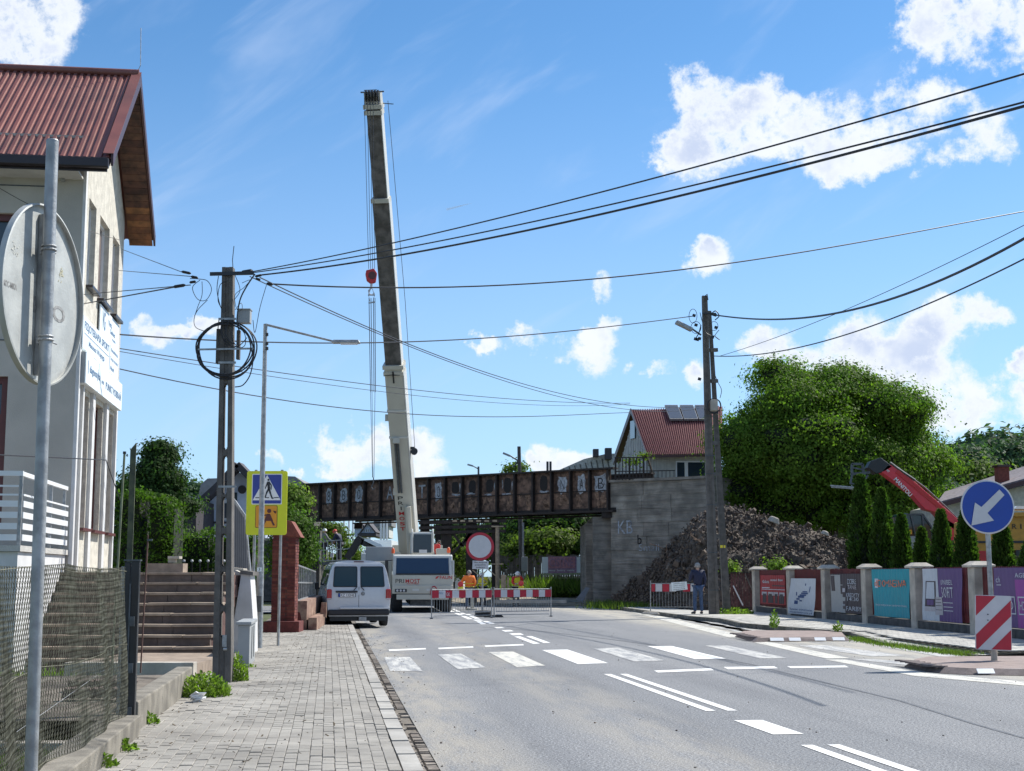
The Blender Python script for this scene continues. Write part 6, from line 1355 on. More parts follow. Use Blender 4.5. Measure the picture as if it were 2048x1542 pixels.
w_ = MB().bb(P(1372.5,955).x, Yh-.06, P(1372,955).z, P(1412,955).x, Yh-.0, P(1352,922).z).build('window_frame', M_['white'], t); MB().bb(P(1376,955).x, Yh-.10, P(1354,953).z, P(1410,955).x, Yh-.06, P(1352,925).z).build('pane', M_['glass'], w_)
q = A1+gd*.45+Vector((0, 0, W(1272,880,Yh+4).z-A1.z)); mb = MB(); mb.bar(q-gd*.08+Vector((-.06, -.06, .4)), q+gd*.08+Vector((-.06, -.06, .4)), .1, 1.1); mb.build('window', M_['glass_g'], t)
t2 = thing('small_tree', 'thin leaning sapling on the abutment in front of the board house', 'tree'); MB().tube([W(1306,960,79), W(1303,940,79), W(1296,918,79), W(1288,910,79)], .06, 6).build('trunk', M_['bark'], t2); b, r = pxblobs([(1265,922,14,8),(1290,912,12,5)], 79); leaves('foliage', b, r, 260, .16, L_['olive'], t2)
# cream house far right
t = thing('cream_house', 'cream bungalow with grey tiled roof and red brick chimney behind the blue arrow sign', 'house'); Yh = 66
wq([(1880,1075),(1880,1012),(2200,935),(2200,1075)], Yh, 5, 'render_rough', 'wall', t)
MB().prism([W(1874,1010,Yh-.6), W(2260,905,Yh-.6), W(2260,870,Yh+4), W(1890,988,Yh+4)], (0, 0, .12)).build('roof', mat('roof_tile_grey', (.16, .14, .15), .8, var=.3, scale=6), t)
MB().bar(W(1874,1012,Yh-.65), W(2260,908,Yh-.65), .14, .2).build('fascia', M_['roof_trim'], t)
MB().bb(W(1993,975,Yh+1).x, Yh+.6, W(1993,975,Yh+1).z-.4, W(2014,975,Yh+1).x, Yh+1.2, W(1993,933,Yh+1).z).build('chimney', M_['brick'], t); MB().bb(W(1990,975,Yh+1).x, Yh+.5, W(1993,935,Yh+1).z, W(2017,975,Yh+1).x, Yh+1.3, W(1993,931,Yh+1).z).build('chimney_cap', M_['roof_trim'], t)
# ---------------------------------------------------------------- van
def wheel(par, c, r_, w_, hub='steel', name='wheel', axis='x'):
    o = MB().lathe([(r_*.55, -w_/2), (r_*.93, -w_/2), (r_, -w_*.36), (r_, w_*.36), (r_*.93, w_/2), (r_*.55, w_/2)], (0, 0, 0), 24, 'x').build(name, M_['rubber'], par, smooth=True, mtx=Matrix.Translation(c))
    MB().lathe([(r_*.12, -w_*.50), (r_*.56, -w_*.46), (r_*.56, w_*.46), (r_*.12, w_*.50)], (0, 0, 0), 16, 'x').build('rim', M_[hub], o, smooth=True); return o
q = W(717, 1250, 43.3); VH = 11.2
van = thing('van', 'white passenger van seen from behind, parked half on the pavement below the bridge', 'van', (q.x, q.y, .05), R(VH))
L = 4.9; prof = [(.30, .90), (.45, .94), (.75, .965), (1.05, .965), (1.22, .945), (1.62, .86), (1.82, .79), (1.92, .66), (1.965, .35), (1.97, 0)]
def roofz(y, z): # lower the top towards the nose
    if y < 3.0: return z
    f = (y-3.0)/(L-3.0); top = 1.97-.02*f-.95*max(0, f-.0)**1.0*(.35+.65*f); return min(z, .3+(z-.3)*(top-.3)/1.67)
def yrear(z): return (.02 if z < 1.1 else .02+(z-1.1)*.22)+(.05 if z > 1.9 else 0)
st = [0, .04, .12, .5, 1.2, 2.0, 3.0, 3.5, 4.0, 4.5, L]
mb = MB(); vs = []; fs = []; npf = len(prof)
full = [(z, -x) for z, x in prof]+[(z, x) for z, x in reversed(prof[:-1])]; nf = len(full)
for i, y in enumerate(st):
    for (z, x) in full:
        k = {0: .975, 1: .99}.get(i, 1.0); nose = 1-.12*max(0, (y-4.2)/.7)
        vs.append((x*k*nose, yrear(z)+y*(L-yrear(z))/L if i else yrear(z), roofz(y, z)))
for i in range(len(st)-1):
    for j in range(nf-1): fs.append((i*nf+j, i*nf+j+1, (i+1)*nf+j+1, (i+1)*nf+j))
    fs.append((i*nf+nf-1, i*nf, (i+1)*nf, (i+1)*nf+nf-1))
for j in range(npf-1):                             # rear and front faces as strips
    a, b = j, nf-1-j; fs.append((a, b, b-1, a+1)) if b-1 != a+1 else fs.append((a, b, a+1))
    o_ = (len(st)-1)*nf; fs.append((o_+a, o_+a+1, o_+b-1, o_+b)) if b-1 != a+1 else fs.append((o_+a, o_+a+1, o_+b))
body = mb.add(vs, fs).build('body', M_['van'], van, smooth=True)
def ry(z): return yrear(z)
def rp(x, z, e=.006): return Vector((x, ry(z)-e, z))
def rquad(name, x0, x1, z0, z1, mt, e=.008, par=van, inset=0.0, n=5, rr=.05):
    pts = []
    for (sx_, sz_, a0) in ((x1-rr, z1-rr, 0), (x0+rr, z1-rr, 90), (x0+rr, z0+rr, 180), (x1-rr, z0+rr, 270)):
        for k in range(n): a = R(a0+90*k/(n-1)); x_, z_ = sx_+rr*math.cos(a), sz_+rr*math.sin(a); x_ *= 1-(max(0, z_-1.2))*inset; pts.append(rp(x_, z_, e))
    return MB().prism(pts, (0, .004, 0)).build(name, M_[mt], par)
for s in (-1, 1):
    x0, x1 = (.045, .78) if s > 0 else (-.78, -.045)
    d_ = rquad('rear_window', x0, x1, 1.17, 1.79, 'black', .006, inset=.10); rquad('pane', x0+.03, x1-.03, 1.20, 1.76, 'glass_t', .012, par=d_, inset=.10)
    l_ = MB().box((s*.885, .02, .96), (.15, .12, .30)).build('tail_light', M_['lampred'], van, bevel=.03); MB().box((s*.885, -.045, .83), (.13, .01, .02)).build('reflector', M_['grey_s'], l_)
    MB().bar(rp(s*.05, 1.19, .03), rp(s*.16, 1.07, .03), .022).build('wiper', M_['plastic'], van)
    m_ = MB().box((s*1.07, 3.55, 1.18), (.16, .10, .22)); m_.bar((s*.93, 3.6, 1.1), (s*1.05, 3.55, 1.12), .05); m_.build('door_mirror', M_['plastic'], van, bevel=.02)
    wheel(van, (s*.84, .95, .32), .34, .23); wheel(van, (s*.84, 4.0, .32), .34, .23)
    for (a, b) in ((.5, 1.5), (1.6, 2.6), (2.7, 3.35)):
        xw = lambda z: s*((.945-(z-1.22)*.2125)+.006); mb = MB(); mb.prism([(xw(1.22), a, 1.22), (xw(1.22), b, 1.22), (xw(1.70), b-.03-(.18 if a > 2.6 else 0), 1.70), (xw(1.70), a+.03, 1.70)], (s*.006, 0, 0)); mb.build('side_window', M_['glass'], van)
    MB().bb(s*.955-.01, .2, .60, s*.955+.02, 4.4, .68).build('side_trim', M_['plastic'], van)
MB().box((0, -.015, .42), (1.84, .16, .17)).build('bumper', M_['plastic'], van, bevel=.04)
MB().box((.18, -.05, .545), (1.5, .10, .06)).build('bumper_step', M_['van'], van, bevel=.015)
MB().bar(rp(0, .52, .004), rp(0, 1.17, .004), .012).build('door_seam', M_['black'], van)
MB().box((-.37, -.01, 1.035), (.66, .05, .055)).build('handle_bar', M_['plastic'], van, bevel=.015)
p_ = MB().box((-.36, .0, .93), (.52, .02, .115)).build('number_plate', M_['black'], van); MB().box((-.34, -.015, .93), (.44, .008, .10)).build('plate_face', M_['white'], p_); MB().box((-.59, -.015, .93), (.05, .008, .10)).build('plate_band', M_['blue_s'], p_)
text('lettering', 'KZ 132HE', .40, .075, M_['black'], p_, (-.34, -.021, .93), (1, 0, 0), (0, 0, 1), .01)
e_ = MB().lathe([(.045, -.01), (.055, -.008), (.055, .0), (.03, .004)], (.12, .005, .975), 20, 'y').build('emblem', M_['steel_d'], van); MB().lathe([(.04, 0), (.04, .004)], (.12, -.012, .975), 20, 'y').build('emblem_face', M_['steel'], e_)
text('emblem_mark', 'W', .05, .035, M_['steel_d'], e_, (.12, -.018, .972), (1, 0, 0), (0, 0, 1), .01)
MB().box((.0, .19, 1.93), (.3, .03, .03)).build('brake_light', M_['brownred'], van)
mb = MB(); mb.bb(-.85, .15, .16, .85, 4.7, .32); mb.box((0, .9, .3), (1.4, .14, .12)); mb.build('underbody', M_['black'], van)
MB().box((.12, .1, .22), (.22, .3, .12)).build('silencer', M_['steel'], van); MB().bar((.55, .05, .30), (.55, .3, .30), .05).build('tow_hook', M_['steel_d'], van)
MB().box((-.958, .5, .98), (.012, .4, .3)).build('side_sticker', mat('red_sticker', (.5, .15, .14), .5), van)
mb = MB(); mb.box((-.62, .20, 1.50), (.14, .01, .06)); mb.box((-.5, .20, 1.52), (.05, .01, .05)); mb.build('rear_sticker', M_['cabinet'], van) if False else None
# ---------------------------------------------------------------- mobile crane
YC = 61.0; q = W(845, 1210, YC); cr = thing('mobile_crane', 'cream mobile crane with tall telescopic boom standing before the bridge', 'crane', (q.x, YC, 0), R(5.5))
WC = 2.56; hw = WC/2
k0 = YC/F
def cz(py): return W(845, py, YC).z
mb = MB(); zr = cz(1109); mb.prism([(-hw, 0.0, cz(1176)), (-hw, -.02, cz(1151)), (-hw+.02, .16, zr-.05), (-hw+.04, .3, zr), (-hw+.04, 1.7, zr), (-hw, 1.75, cz(1176))], (WC-.04, 0, 0)); cab = mb.build('lower_cab', M_['cream_w'], cr, bevel=.05)
ws = MB().prism([(-hw+.14, -.012, cz(1149)), (hw-.16, -.012, cz(1149)), (hw-.18, .155, cz(1116)), (-hw+.16, .155, cz(1116))], (0, -.02, 0)).build('windshield', glassmat('glass_blue', (.03, .055, .10), .05), cr)
MB().bar((-hw+.14, -.06, cz(1148)), (hw-.16, -.06, cz(1148)), .04, .05).build('wiper_rail', M_['plastic'], ws)
MB().box((0, -.03, cz(1161)), (WC+.02, .08, .46)).build('front_panel', M_['cream'], cr, bevel=.02)
for s in 'PRI MOST'.split():
    pass
text('lettering', 'PRI', .36, .17, M_['black'], cr, (-.97, -.078, cz(1162)), (1, 0, 0), (0, 0, 1), .0); text('lettering', 'MOST', .62, .17, M_['red'], cr, (-.42, -.078, cz(1162)), (1, 0, 0), (0, 0, 1), .008)
text('lettering', 'KALWARIA', .50, .05, M_['red'], cr, (-.42, -.078, cz(1167.5)), (1, 0, 0), (0, 0, 1), .01); text('lettering', 'FAUN', .52, .14, M_['red'], cr, (.98, -.078, cz(1155)), (1, 0, 0), (0, 0, 1), .012)
mb = MB(); mb.prism([(.52, -.075, cz(1157)), (.60, -.075, cz(1152.5)), (.70, -.075, cz(1152.5)), (.60, -.075, cz(1157.5))], (0, -.004, 0)); mb.build('logo_mark', M_['red'], cr)
MB().box((0, .0, cz(1179)), (WC+.02, .28, .36)).build('bumper', M_['cream'], cr, bevel=.03)
for s in (-1, 1):
    l_ = MB().box((s*.92, -.15, cz(1181)), (.5, .03, .13)).build('headlight_unit', M_['plastic'], cr)
    for k in range(3): MB().lathe([(.05, 0), (.045, -.012)], (s*.92-.15+k*.14, -.168, cz(1181)), 12, 'y').build('lamp', M_['grey_s'], l_)
    MB().box((s*.3, -.15, cz(1180)), (.28, .03, .1)).build('hatch', M_['cream_w'], cr)
MB().box((.0, .1, cz(1194)), (2.2, .5, .22)).build('lower_bumper', M_['cream'], cr, bevel=.02)
pts = [Vector((.47+.13*math.cos(a), -.20, cz(1184)+.24*math.sin(a))) for a in [2*math.pi*i/24 for i in range(24)]]; MB().tube(pts, .022, 6, closed=True).build('coiled_strap', M_['red_sign'], cr, smooth=True)
mb = MB(); mb.bb(-hw, 1.8, .55, hw, 10.4, 1.25); mb.bb(-.5, .5, .3, .5, 10, .56); mb.build('chassis', M_['steel_d'], cr)
mb = MB(); mb.bb(-hw, 1.85, 1.25, hw, 3.6, 1.6); mb.bb(-hw, 3.6, 1.25, hw, 10.4, 1.42); mb.build('deck', M_['cream'], cr, bevel=.02)
for y in (1.3, 2.9, 5.6, 7.1, 8.6):
    for s in (-1, 1): wheel(cr, (s*(hw-.22), y, .62), .62, .44, 'cream')
MB().box((-hw-.42, 2.1, 1.45), (.84, 1.3, 1.45)).build('side_locker', M_['cream'], cr, bevel=.03)
mb = MB(); mb.box((-hw-.42, 1.43, 1.7), (.5, .02, .35)); mb.box((-hw-.42, 1.43, 1.1), (.5, .02, .5)); mb.build('locker_opening', M_['black'], cr)
MB().box((-hw-.55, 2.4, 2.35), (1.2, 1.2, .9)).build('equipment_box', M_['cabinet'], cr, bevel=.03)
m_ = MB(); m_.box((-hw-.25, .1, cz(1135)), (.14, .08, .62)); m_.bar((-hw, .25, cz(1120)), (-hw-.25, .1, cz(1122)), .03); m_.build('mirror', M_['black'], cr)
m_ = MB(); m_.box((hw+.02, .2, cz(1142)), (.08, .3, .9)); m_.build('cab_pillar', M_['cream_w'], cr)
for s in (-1, 1): 
    mb = MB(); mb.bar((s*.5, 4.2, .8), (s*2.5, 4.2, .8), .25, .25); mb.bar((s*2.4, 4.2, .9), (s*2.4, 4.2, .1), .16); mb.cyl((s*2.4, 4.2, 0), (s*2.4, 4.2, .08), .28); mb.build('outrigger', M_['cream'], cr)
# superstructure
zd = 1.5
MB().cyl((0, 5.2, 1.4), (0, 5.2, 1.75), .8, n=24).build('turntable', M_['steel_d'], cr, smooth=True)
mb = MB(); mb.bb(-1.15, 4.4, 1.75, -.85, 8.2, 2.6); mb.bb(-.2+.3, 5.2, 1.75, 1.2, 8.4, 2.5); mb.bb(-1.2, 7.6, 1.75, 1.2, 8.8, 3.0); mb.build('superstructure', M_['cream'], cr, bevel=.03)
mtl = lambda px, py, y: cr.matrix_world.inverted()@W(px, py, y)
cr_inv = (Matrix.Translation(cr.location)@Matrix.Rotation(R(5.5), 4, 'Z')).inverted()
def CL(px, py, Y): return cr_inv@W(px, py, Y)
a0, a1 = CL(822,1108,64.2), CL(868,1108,64.2); a2 = CL(866,1064,64.2)
oc = MB().bb(a0.x, a0.y, a0.z, a1.x, a0.y+1.8, a2.z).build('operator_cab', M_['cream_w'], cr, bevel=.06)
MB().bb(a0.x+.1, a0.y-.02, a0.z+.06, a1.x-.12, a0.y-.001, a2.z-.1).build('cab_glass', M_['glass'], oc)
mb = MB()
for x_ in (a0.x+.05, a1.x-.05): mb.tube([(x_, a0.y-.06, a0.z+.1), (x_, a0.y-.08, a2.z-.02), (x_+.0, a0.y+.1, a2.z+.12), (x_, a0.y+.5, a2.z+.12)], .035, 8)
mb.build('grab_rail', M_['cream_w'], oc, smooth=True)
mb = MB(); c = CL(846,1103,64.0); mb.box(c+Vector((0, -.03, 0)), (.35, .02, .16)); mb.build('paper', M_['grey_s'], oc)
mb = MB(); c = CL(886,1103,64.5); mb.box(c, (.62, .6, .26)); mb.build('side_box', M_['cream'], cr, bevel=.03)
for px, py in ((786,1102),(897,1101)): c = CL(px, py, 62.2); MB().lathe([(.07, -.1), (.075, 0), (.06, .1), (.02, .14)], c, 14).build('beacon', mat('beacon_orange', (.75, .12, .03), .3), cr, smooth=True); MB().cyl(c-Vector((0, 0, .35)), c-Vector((0, 0, .1)), .03).build('beacon_stem', M_['cream'], cr)
# boom (world coordinates converted to the crane's frame)
FT = (W(816,1118,67.0)); TP = W(742.5,180,57.7); bax = (TP-FT).normalized(); bwid = Vector((math.cos(R(-5)), math.sin(R(-5)), 0)); bwid = (bwid-bax*bwid.dot(bax)).normalized(); bdp = bax.cross(bwid).normalized()
if bdp.y < 0: bdp = -bdp                            # away from the camera
BLn = (TP-FT).length
def bt(py): # boom parameter whose image height is py
    lo, hi = 0, 1
    for _ in range(40):
        m__ = (lo+hi)/2; P_ = FT+(TP-FT)*m__; v = P_.z-CAMH; ypx = 771-F*math.tan(math.atan2(v, P_.y)-PITCH)
        if ypx > py: lo = m__
        else: hi = m__
    return lo*BLn
cinv = cr_inv.to_3x3()
def BP(x, y, h): return cr_inv@(FT+bax*h+bwid*x+bdp*y)
def bsec(name, h0, h1, w_, d_, mt, y0=0.0, ch=.1, x0=0.0):
    def sec(h): return [BP(x0+a, y0+b, h) for a, b in ((-w_/2, 0), (w_/2, 0), (w_/2, d_*.8), (w_/2-ch, d_), (-w_/2+ch, d_), (-w_/2, d_*.8))]
    return MB().add(sec(h0)+sec(h1), [(0, 1, 2, 3, 4, 5), (11, 10, 9, 8, 7, 6)]+[(i, (i+1) % 6, 6+(i+1) % 6, 6+i) for i in range(6)]).build(name, M_[mt], cr)
hA, hB, hC, hD = bt(1118), bt(735), bt(402), bt(214)
s1 = bsec('boom_base_section', -.6, hB, .80, .95, 'cream'); s2 = bsec('boom_second_section', hB, hC, .70, .80, 'grease', .07); s3 = bsec('boom_third_section', hC, hD, .60, .70, 'grease', .12)
for h0, h1, w_ in ((hB, hC, .70), (hC, hD, .60)): bsec('boom_sunlit_side', h0+.02, h1-.02, .03, .62, 'cream_w', .10, .005, w_/2+.018)  # pale cream side, its sunlit brightness put into the strip's colour
bsec('boom_sunlit_side', .3, hB-.3, .05, .8, 'cream_w', .05, .005, .43)  # whiter strip paints the sunlit right side of the base section
for h, w_, n_ in ((hB, .94, 'cream'), (hB-.3, .90, 'cream'), (hC, .78, 'cream'), (hD, .80, 'cream'), (hD-.25, .76, 'cream')): bsec('boom_collar', h-.09, h+.09, w_, 1.0 if h < hC-1 else .85, n_, -.06)
for h in (bt(822), bt(875)): bsec('boom_band', h-.04, h+.04, .86, .95, 'cream_w', -.03)
# hoist cylinder pair on the boom belly
mb = MB(); hh0, hh1 = bt(984), bt(880)
for x_ in (-.16, -.04): mb.cyl(BP(x_, -.10, hh0), BP(x_, -.06, hh1), .05, n=10)
mb.build('hoist_cylinder', M_['steel_d'], cr, smooth=True); mb = MB(); mb.cyl(BP(.22, -.5, bt(1105)), BP(.22, -.18, bt(1010)), .14, n=14); mb.build('luffing_cylinder', M_['cream'], cr, smooth=True)
mb = MB(); mb.box(BP(-.10, -.1, hh1), (.3, .2, .24)); mb.box(BP(-.36, .1, bt(985)), (.22, .2, .3)); mb.box(BP(-.50, .2, bt(838)), (.16, .14, .3)); mb.build('bracket', M_['cream'], cr)
mb = MB(); mb.tube([BP(-.4, -.05, bt(750)), BP(-.1, -.08, bt(749)), BP(.3, -.05, bt(750))], .02, 6); mb.bar(BP(0, -.1, bt(742)), BP(0, -.1, bt(765)), .06); mb.build('cable_guide', M_['black'], cr)
c = BP(.62, .3, bt(908)); mb = MB(); mb.cyl(c+Vector((0, -.12, 0)), c+Vector((0, .12, 0)), .16, n=14); mb.box(c+Vector((-.08, 0, .15)), (.2, .1, .12)); mb.build('cable_reel', M_['black'], cr)
for i, ch in enumerate('PRIMOST'):
    h = bt(996+i*10.2); text('lettering', ch, .24 if ch != 'I' else .05, .175, M_['black' if i < 3 else 'red'], cr, BP(-.13, -.02, h), cinv@bwid, cinv@bax, .0 if i < 3 else .02)
# head
mb = MB(); hT = bt(185)
for k in range(6): x_ = -.32+k*.128; mb.bar(BP(x_, .35, hD+.1), BP(x_, .35, hT), .05, .5)
mb.build('boom_head', M_['cream'], cr)
mb = MB()
for k in range(5): x_ = -.25+k*.128; mb.cyl(BP(x_-.03, .1, hT-.15), BP(x_+.03, .1, hT-.15), .24, n=16)
mb.build('head_sheave', M_['black'], cr)
mb = MB(); mb.bar(BP(-.5, .2, hT), BP(.5, .2, hT), .05); mb.bar(BP(.4, .3, hT-.5), BP(.85, .3, hT-.55), .03); mb.bar(BP(-.35, .2, hT+.08), BP(.2, .2, hT+.08), .03); mb.build('head_frame', M_['steel_d'], cr)
mb = MB(); a = BP(.62, .3, hT-.4)
mb.tube([a, BP(.72, .3, bt(607)), BP(.66, .3, bt(900))], .012, 5); mb.build('side_rope', M_['wire'], cr)
hk = cr_inv@W(743, 552, 57.6); t0 = BP(-.1, -.12, hT-.2); mb = MB()
for dx, tx in ((-.12, -.30), (-.04, -.17), (.04, -.04), (.12, .08)): mb.tube([BP(tx, -.13, hT-.2), hk+Vector((dx, 0, .3))], .011, 5)
mb.build('hoist_rope', M_['wire'], cr)
hb = MB(); hb.prism([hk+Vector(v) for v in ((-.22, -.12, .22), (.10, -.12, .30), (.23, -.12, .1), (.18, -.12, -.26), (-.02, -.12, -.34), (-.2, -.12, -.2), (-.25, -.12, .05))], (0, .24, 0)); hb = hb.build('hook_block', M_['red'], cr, bevel=.03)
mb = MB(); mb.cyl(hk+Vector((.03, -.14, .0)), hk+Vector((.03, .14, .0)), .16, n=16); mb.build('sheave', M_['brownred'], hb); mb = MB(); mb.cyl(hk+Vector((0, 0, -.5)), hk+Vector((0, 0, -.3)), .05); mb.tube([hk+Vector((0, 0, -.5)), hk+Vector((-.11, 0, -.62)), hk+Vector((-.08, 0, -.76)), hk+Vector((.05, 0, -.8)), hk+Vector((.12, 0, -.7))], .035, 8); mb.build('hook', M_['grey_s'], hb, smooth=True)
sl_ = thing('lifting_sling', 'long grey lifting slings hanging from the red hook block down to the girder', 'sling', (0, 0, 0)); Yk = 57.6
mb = MB()
for a, b in (((738,596),(741,784)),((742,596),(744,784)),((747,596),(748,784)),((750,596),(751,784))): mb.tube([W(*a, Yk), W(*b, Yk)], .016, 6)
mb.build('doubled_strap', M_['steel_d'], sl_)
mb = MB()
for a, b in (((741,784),(745,955)),((744,784),(746,955)),((750,784),(748,955))): mb.tube([W(*a, Yk), W(*b, Yk)], .010, 6)
mb.tube([W(747,955,Yk), W(747,965,Yk), W(743,974,Yk), W(746,980,Yk), W(750,976,Yk)], .022, 6); mb.build('chain', M_['steel_d'], sl_)
mb = MB(); mb.bar(W(736,590,Yk), W(750,590,Yk), .05); mb.bar(W(737,606,Yk), W(750,604,Yk), .05)
for a, b in (((743,573),(737,590)),((743,573),(749,590)),((737,590),(740,603)),((749,590),(746,603))): mb.bar(W(*a, Yk), W(*b, Yk), .022)
mb.build('shackle', M_['steel'], sl_)
# ---------------------------------------------------------------- lift with basket, cars
lf = thing('aerial_lift', 'articulated boom lift with a steel basket raised left of the crane', 'boom lift', (0, 0, 0)); Ya = 66
def WW(a, b, y=Ya): return W(a, b, y)
mb = MB()
for i, yo in enumerate((0, 1.1)):
    y = Ya+yo
    for a, b in (((637,1083),(682,1080)),((638,1101),(700,1097)),((640,1122),(702,1120))): mb.bar(WW(*a, y), WW(*b, y), .04)
    for px in (638, 647, 655, 664, 673, 681): mb.bar(WW(px, 1083, y), WW(px+1, 1121, y), .035)
    mb.bar(WW(700,1096,y), WW(702,1121,y), .04)
for a in ((637,1083),(682,1080),(640,1122),(702,1120)): mb.bar(WW(*a, Ya), WW(*a, Ya+1.1), .04)
mb.build('basket_rail', M_['steel'], lf)
mb = MB(); mb.prism([WW(639,1124), WW(703,1121), WW(704,1126), WW(640,1130)], (0, 1.2, 0)); mb.build('basket_floor', M_['steel_d'], lf); MB().box(WW(664,1110,Ya+.3), (.14, .14, .2)).build('controls', M_['grey_s'], lf)
mb = MB(); mb.bar(WW(718,1078), WW(694,1117), .20, .30); mb.bar(WW(722,1082), WW(704,1112), .10, .12); mb.build('jib', M_['black'], lf)
mb = MB(); mb.prism([WW(707,1080), WW(716,1071), WW(728,1078), WW(724,1090), WW(712,1088)], (0, .4, 0)); mb.prism([WW(722,1078), WW(756,1095), WW(752,1101), WW(722,1090)], (0, .35, 0)); mb.build('knuckle', M_['black'], lf)
MB().prism([WW(728,1077), WW(740,1078), WW(758,1087), WW(766,1096), WW(755,1097), WW(732,1086)], (0, .5, 0)).build('boom_cover', M_['sign_w'], lf)
mb = MB(); mb.bb(WW(716,1200).x, Ya+1, .5, WW(760,1200).x, Ya+4, 2.6); mb.build('turret', M_['sign_w'], lf, bevel=.05)
for px in (722, 752): wheel(lf, (WW(px,1200).x, Ya+1.5, .5), .5, .35)
tk = thing('white_truck', 'white box truck with blue glass parked behind the crane and van', 'truck', (0, 0, 0)); Yt = 70
mb = MB(); mb.bb(WW(727,1100,Yt).x, Yt, .6, WW(765,1100,Yt).x, Yt+6, WW(730,1098,Yt).z); mb.build('cab', M_['sign_w'], tk, bevel=.08)
MB().prism([WW(729,1116,Yt-.02), WW(752,1116,Yt-.02), WW(752,1101,Yt-.02), WW(731,1101,Yt-.02)], (0, .03, 0)).build('windshield', M_['glass_g'], tk); MB().prism([WW(729,1127,Yt-.03), WW(752,1127,Yt-.03), WW(752,1118,Yt-.03), WW(729,1118,Yt-.03)], (0, .03, 0)).build('grille', M_['black'], tk)
MB().bb(WW(733,1095,Yt).x, Yt+2, WW(733,1096,Yt).z, WW(776,1095,Yt).x, Yt+6, WW(733,1078,Yt).z).build('box', M_['sign_w'], tk)
for px in (732, 760): wheel(tk, (WW(px,1200,Yt).x, Yt+1, .45), .45, .3)
# telehandler
tl = thing('telehandler', 'red telescopic handler boom and teal glazed cab rising over the thuja row', 'telehandler', (0, 0, 0)); Ye = 57
def PE(a, b, y=Ye): return W(a, b, y)
mb = MB(); mb.prism([PE(1762,944), PE(1775,930), PE(1790,929), PE(1922,1043), PE(1912,1062), PE(1895,1052), PE(1868,1024), PE(1850,1019), PE(1822,987)], (0, .55, 0)); bm2 = mb.build('boom', M_['red_b'], tl, bevel=.03)
mb = MB(); mb.prism([PE(1791,945,Ye-.03), PE(1797,939,Ye-.03), PE(1890,1018,Ye-.03), PE(1886,1024,Ye-.03)], (0, .6, 0)); mb.build('boom_rib', M_['red'], tl)
mb = MB(); mb.tube([PE(1795,935,Ye+.2), PE(1850,975,Ye+.2), PE(1890,1012,Ye+.2), PE(1918,1040,Ye+.2)], .035, 6); mb.tube([PE(1780,925), PE(1800,940), PE(1830,960)], .05, 6); mb.build('hoses', M_['steel_d'], tl, smooth=True)
mb = MB(); mb.prism([PE(1735,935), PE(1742,922), PE(1762,915), PE(1786,934), PE(1768,944), PE(1752,948)], (0, .6, 0)); mb.build('boom_nose', M_['black'], tl, bevel=.03)
mb = MB(); mb.bar(PE(1704,928), PE(1725,928), .09); mb.bar(PE(1704,928), PE(1704,950), .09); mb.bar(PE(1725,928), PE(1728,950), .09); mb.bar(PE(1704,948), PE(1740,945), .1); mb.bar(PE(1705,935), PE(1727,940), .06); mb.bar(PE(1704,950), PE(1701,968), .07); mb.bar(PE(1701,966), PE(1720,972), .06); mb.bar(PE(1736,950), PE(1728,962), .07); mb.build('carriage', M_['steel_d'], tl)
mb = MB(); mb.bar(PE(1712,975), PE(1661,971), .12, .05); mb.bar(PE(1712,978,Ye+.8), PE(1663,974,Ye+.8), .12, .05); mb.build('forks', M_['steel'], tl)
sl2 = (PE(1862,1002)-PE(1786,950)).normalized()
text('lettering', 'MANITOU', .92, .17, M_['white'], tl, PE(1806,974,Ye-.035), PE(1822,993,Ye)-PE(1788,957,Ye), Vector((.6, 0, .8)), .02); text('lettering', 'MT', .12, .09, M_['white'], tl, PE(1776,942,Ye-.035), PE(1822,987,Ye)-PE(1788,957,Ye), Vector((.6, 0, .8)), .02)
mb = MB(); mb.prism([PE(1800,1031), PE(1808,1026), PE(1845,1030), PE(1862,1052), PE(1866,1090), PE(1828,1095), PE(1815,1060)], (0, 1.5, 0)); mb.build('cab', M_['glass_t'], tl, bevel=.03)
mb = MB(); 
for a, b in (((1800,1029),(1845,1028)),((1845,1028),(1864,1055)),((1864,1055),(1868,1092)),((1822,1031),(1836,1093)),((1813,1060),(1826,1094)),((1845,1030),(1850,1092))): mb.bar(PE(*a, Ye-.04), PE(*b, Ye-.04), .06)
mb.build('cab_frame', M_['steel_d'], tl); MB().box(PE(1819,1064,Ye-.1), (.17, .08, .17)).build('indicator', M_['orange_s'], tl); MB().box(PE(1828,1085,Ye-.1), (.3, .1, .5)).build('panel', M_['cabinet'], tl)
mb = MB(); mb.prism([PE(1895,1040), PE(1915,1052), PE(1912,1078), PE(1900,1082)], (0, .6, 0)); mb.build('boom_foot', M_['red_b'], tl); mb = MB(); mb.bb(PE(1800,1150).x, Ye, .6, PE(1930,1150).x, Ye+2, 1.8); mb.build('chassis', M_['steel_d'], tl)
for px in (1815, 1915): wheel(tl, (PE(px,1150).x, Ye-.1, .6), .6, .4)
ym = thing('yellow_machine', 'large yellow construction machine with dark lettering at the right edge behind the arrow sign', 'excavator', (0, 0, 0)); Yy = 51
mb = MB(); mb.prism([PE(1952,1105,Yy), PE(2120,1105,Yy), PE(2120,1030,Yy), PE(2028,1028,Yy), PE(1952,1040,Yy)], (0, 2.6, 0)); mb.build('body', M_['yellow'], ym, bevel=.05)
for i, (ch, px) in enumerate((('P',1998),('R',2029),('I',2042),('M',2062),('O',2082))): text('lettering', ch, .16 if ch != 'I' else .04, .18, M_['black'], ym, PE(px,1053,Yy-.03), (1, 0, 0), (0, 0, 1), .0)
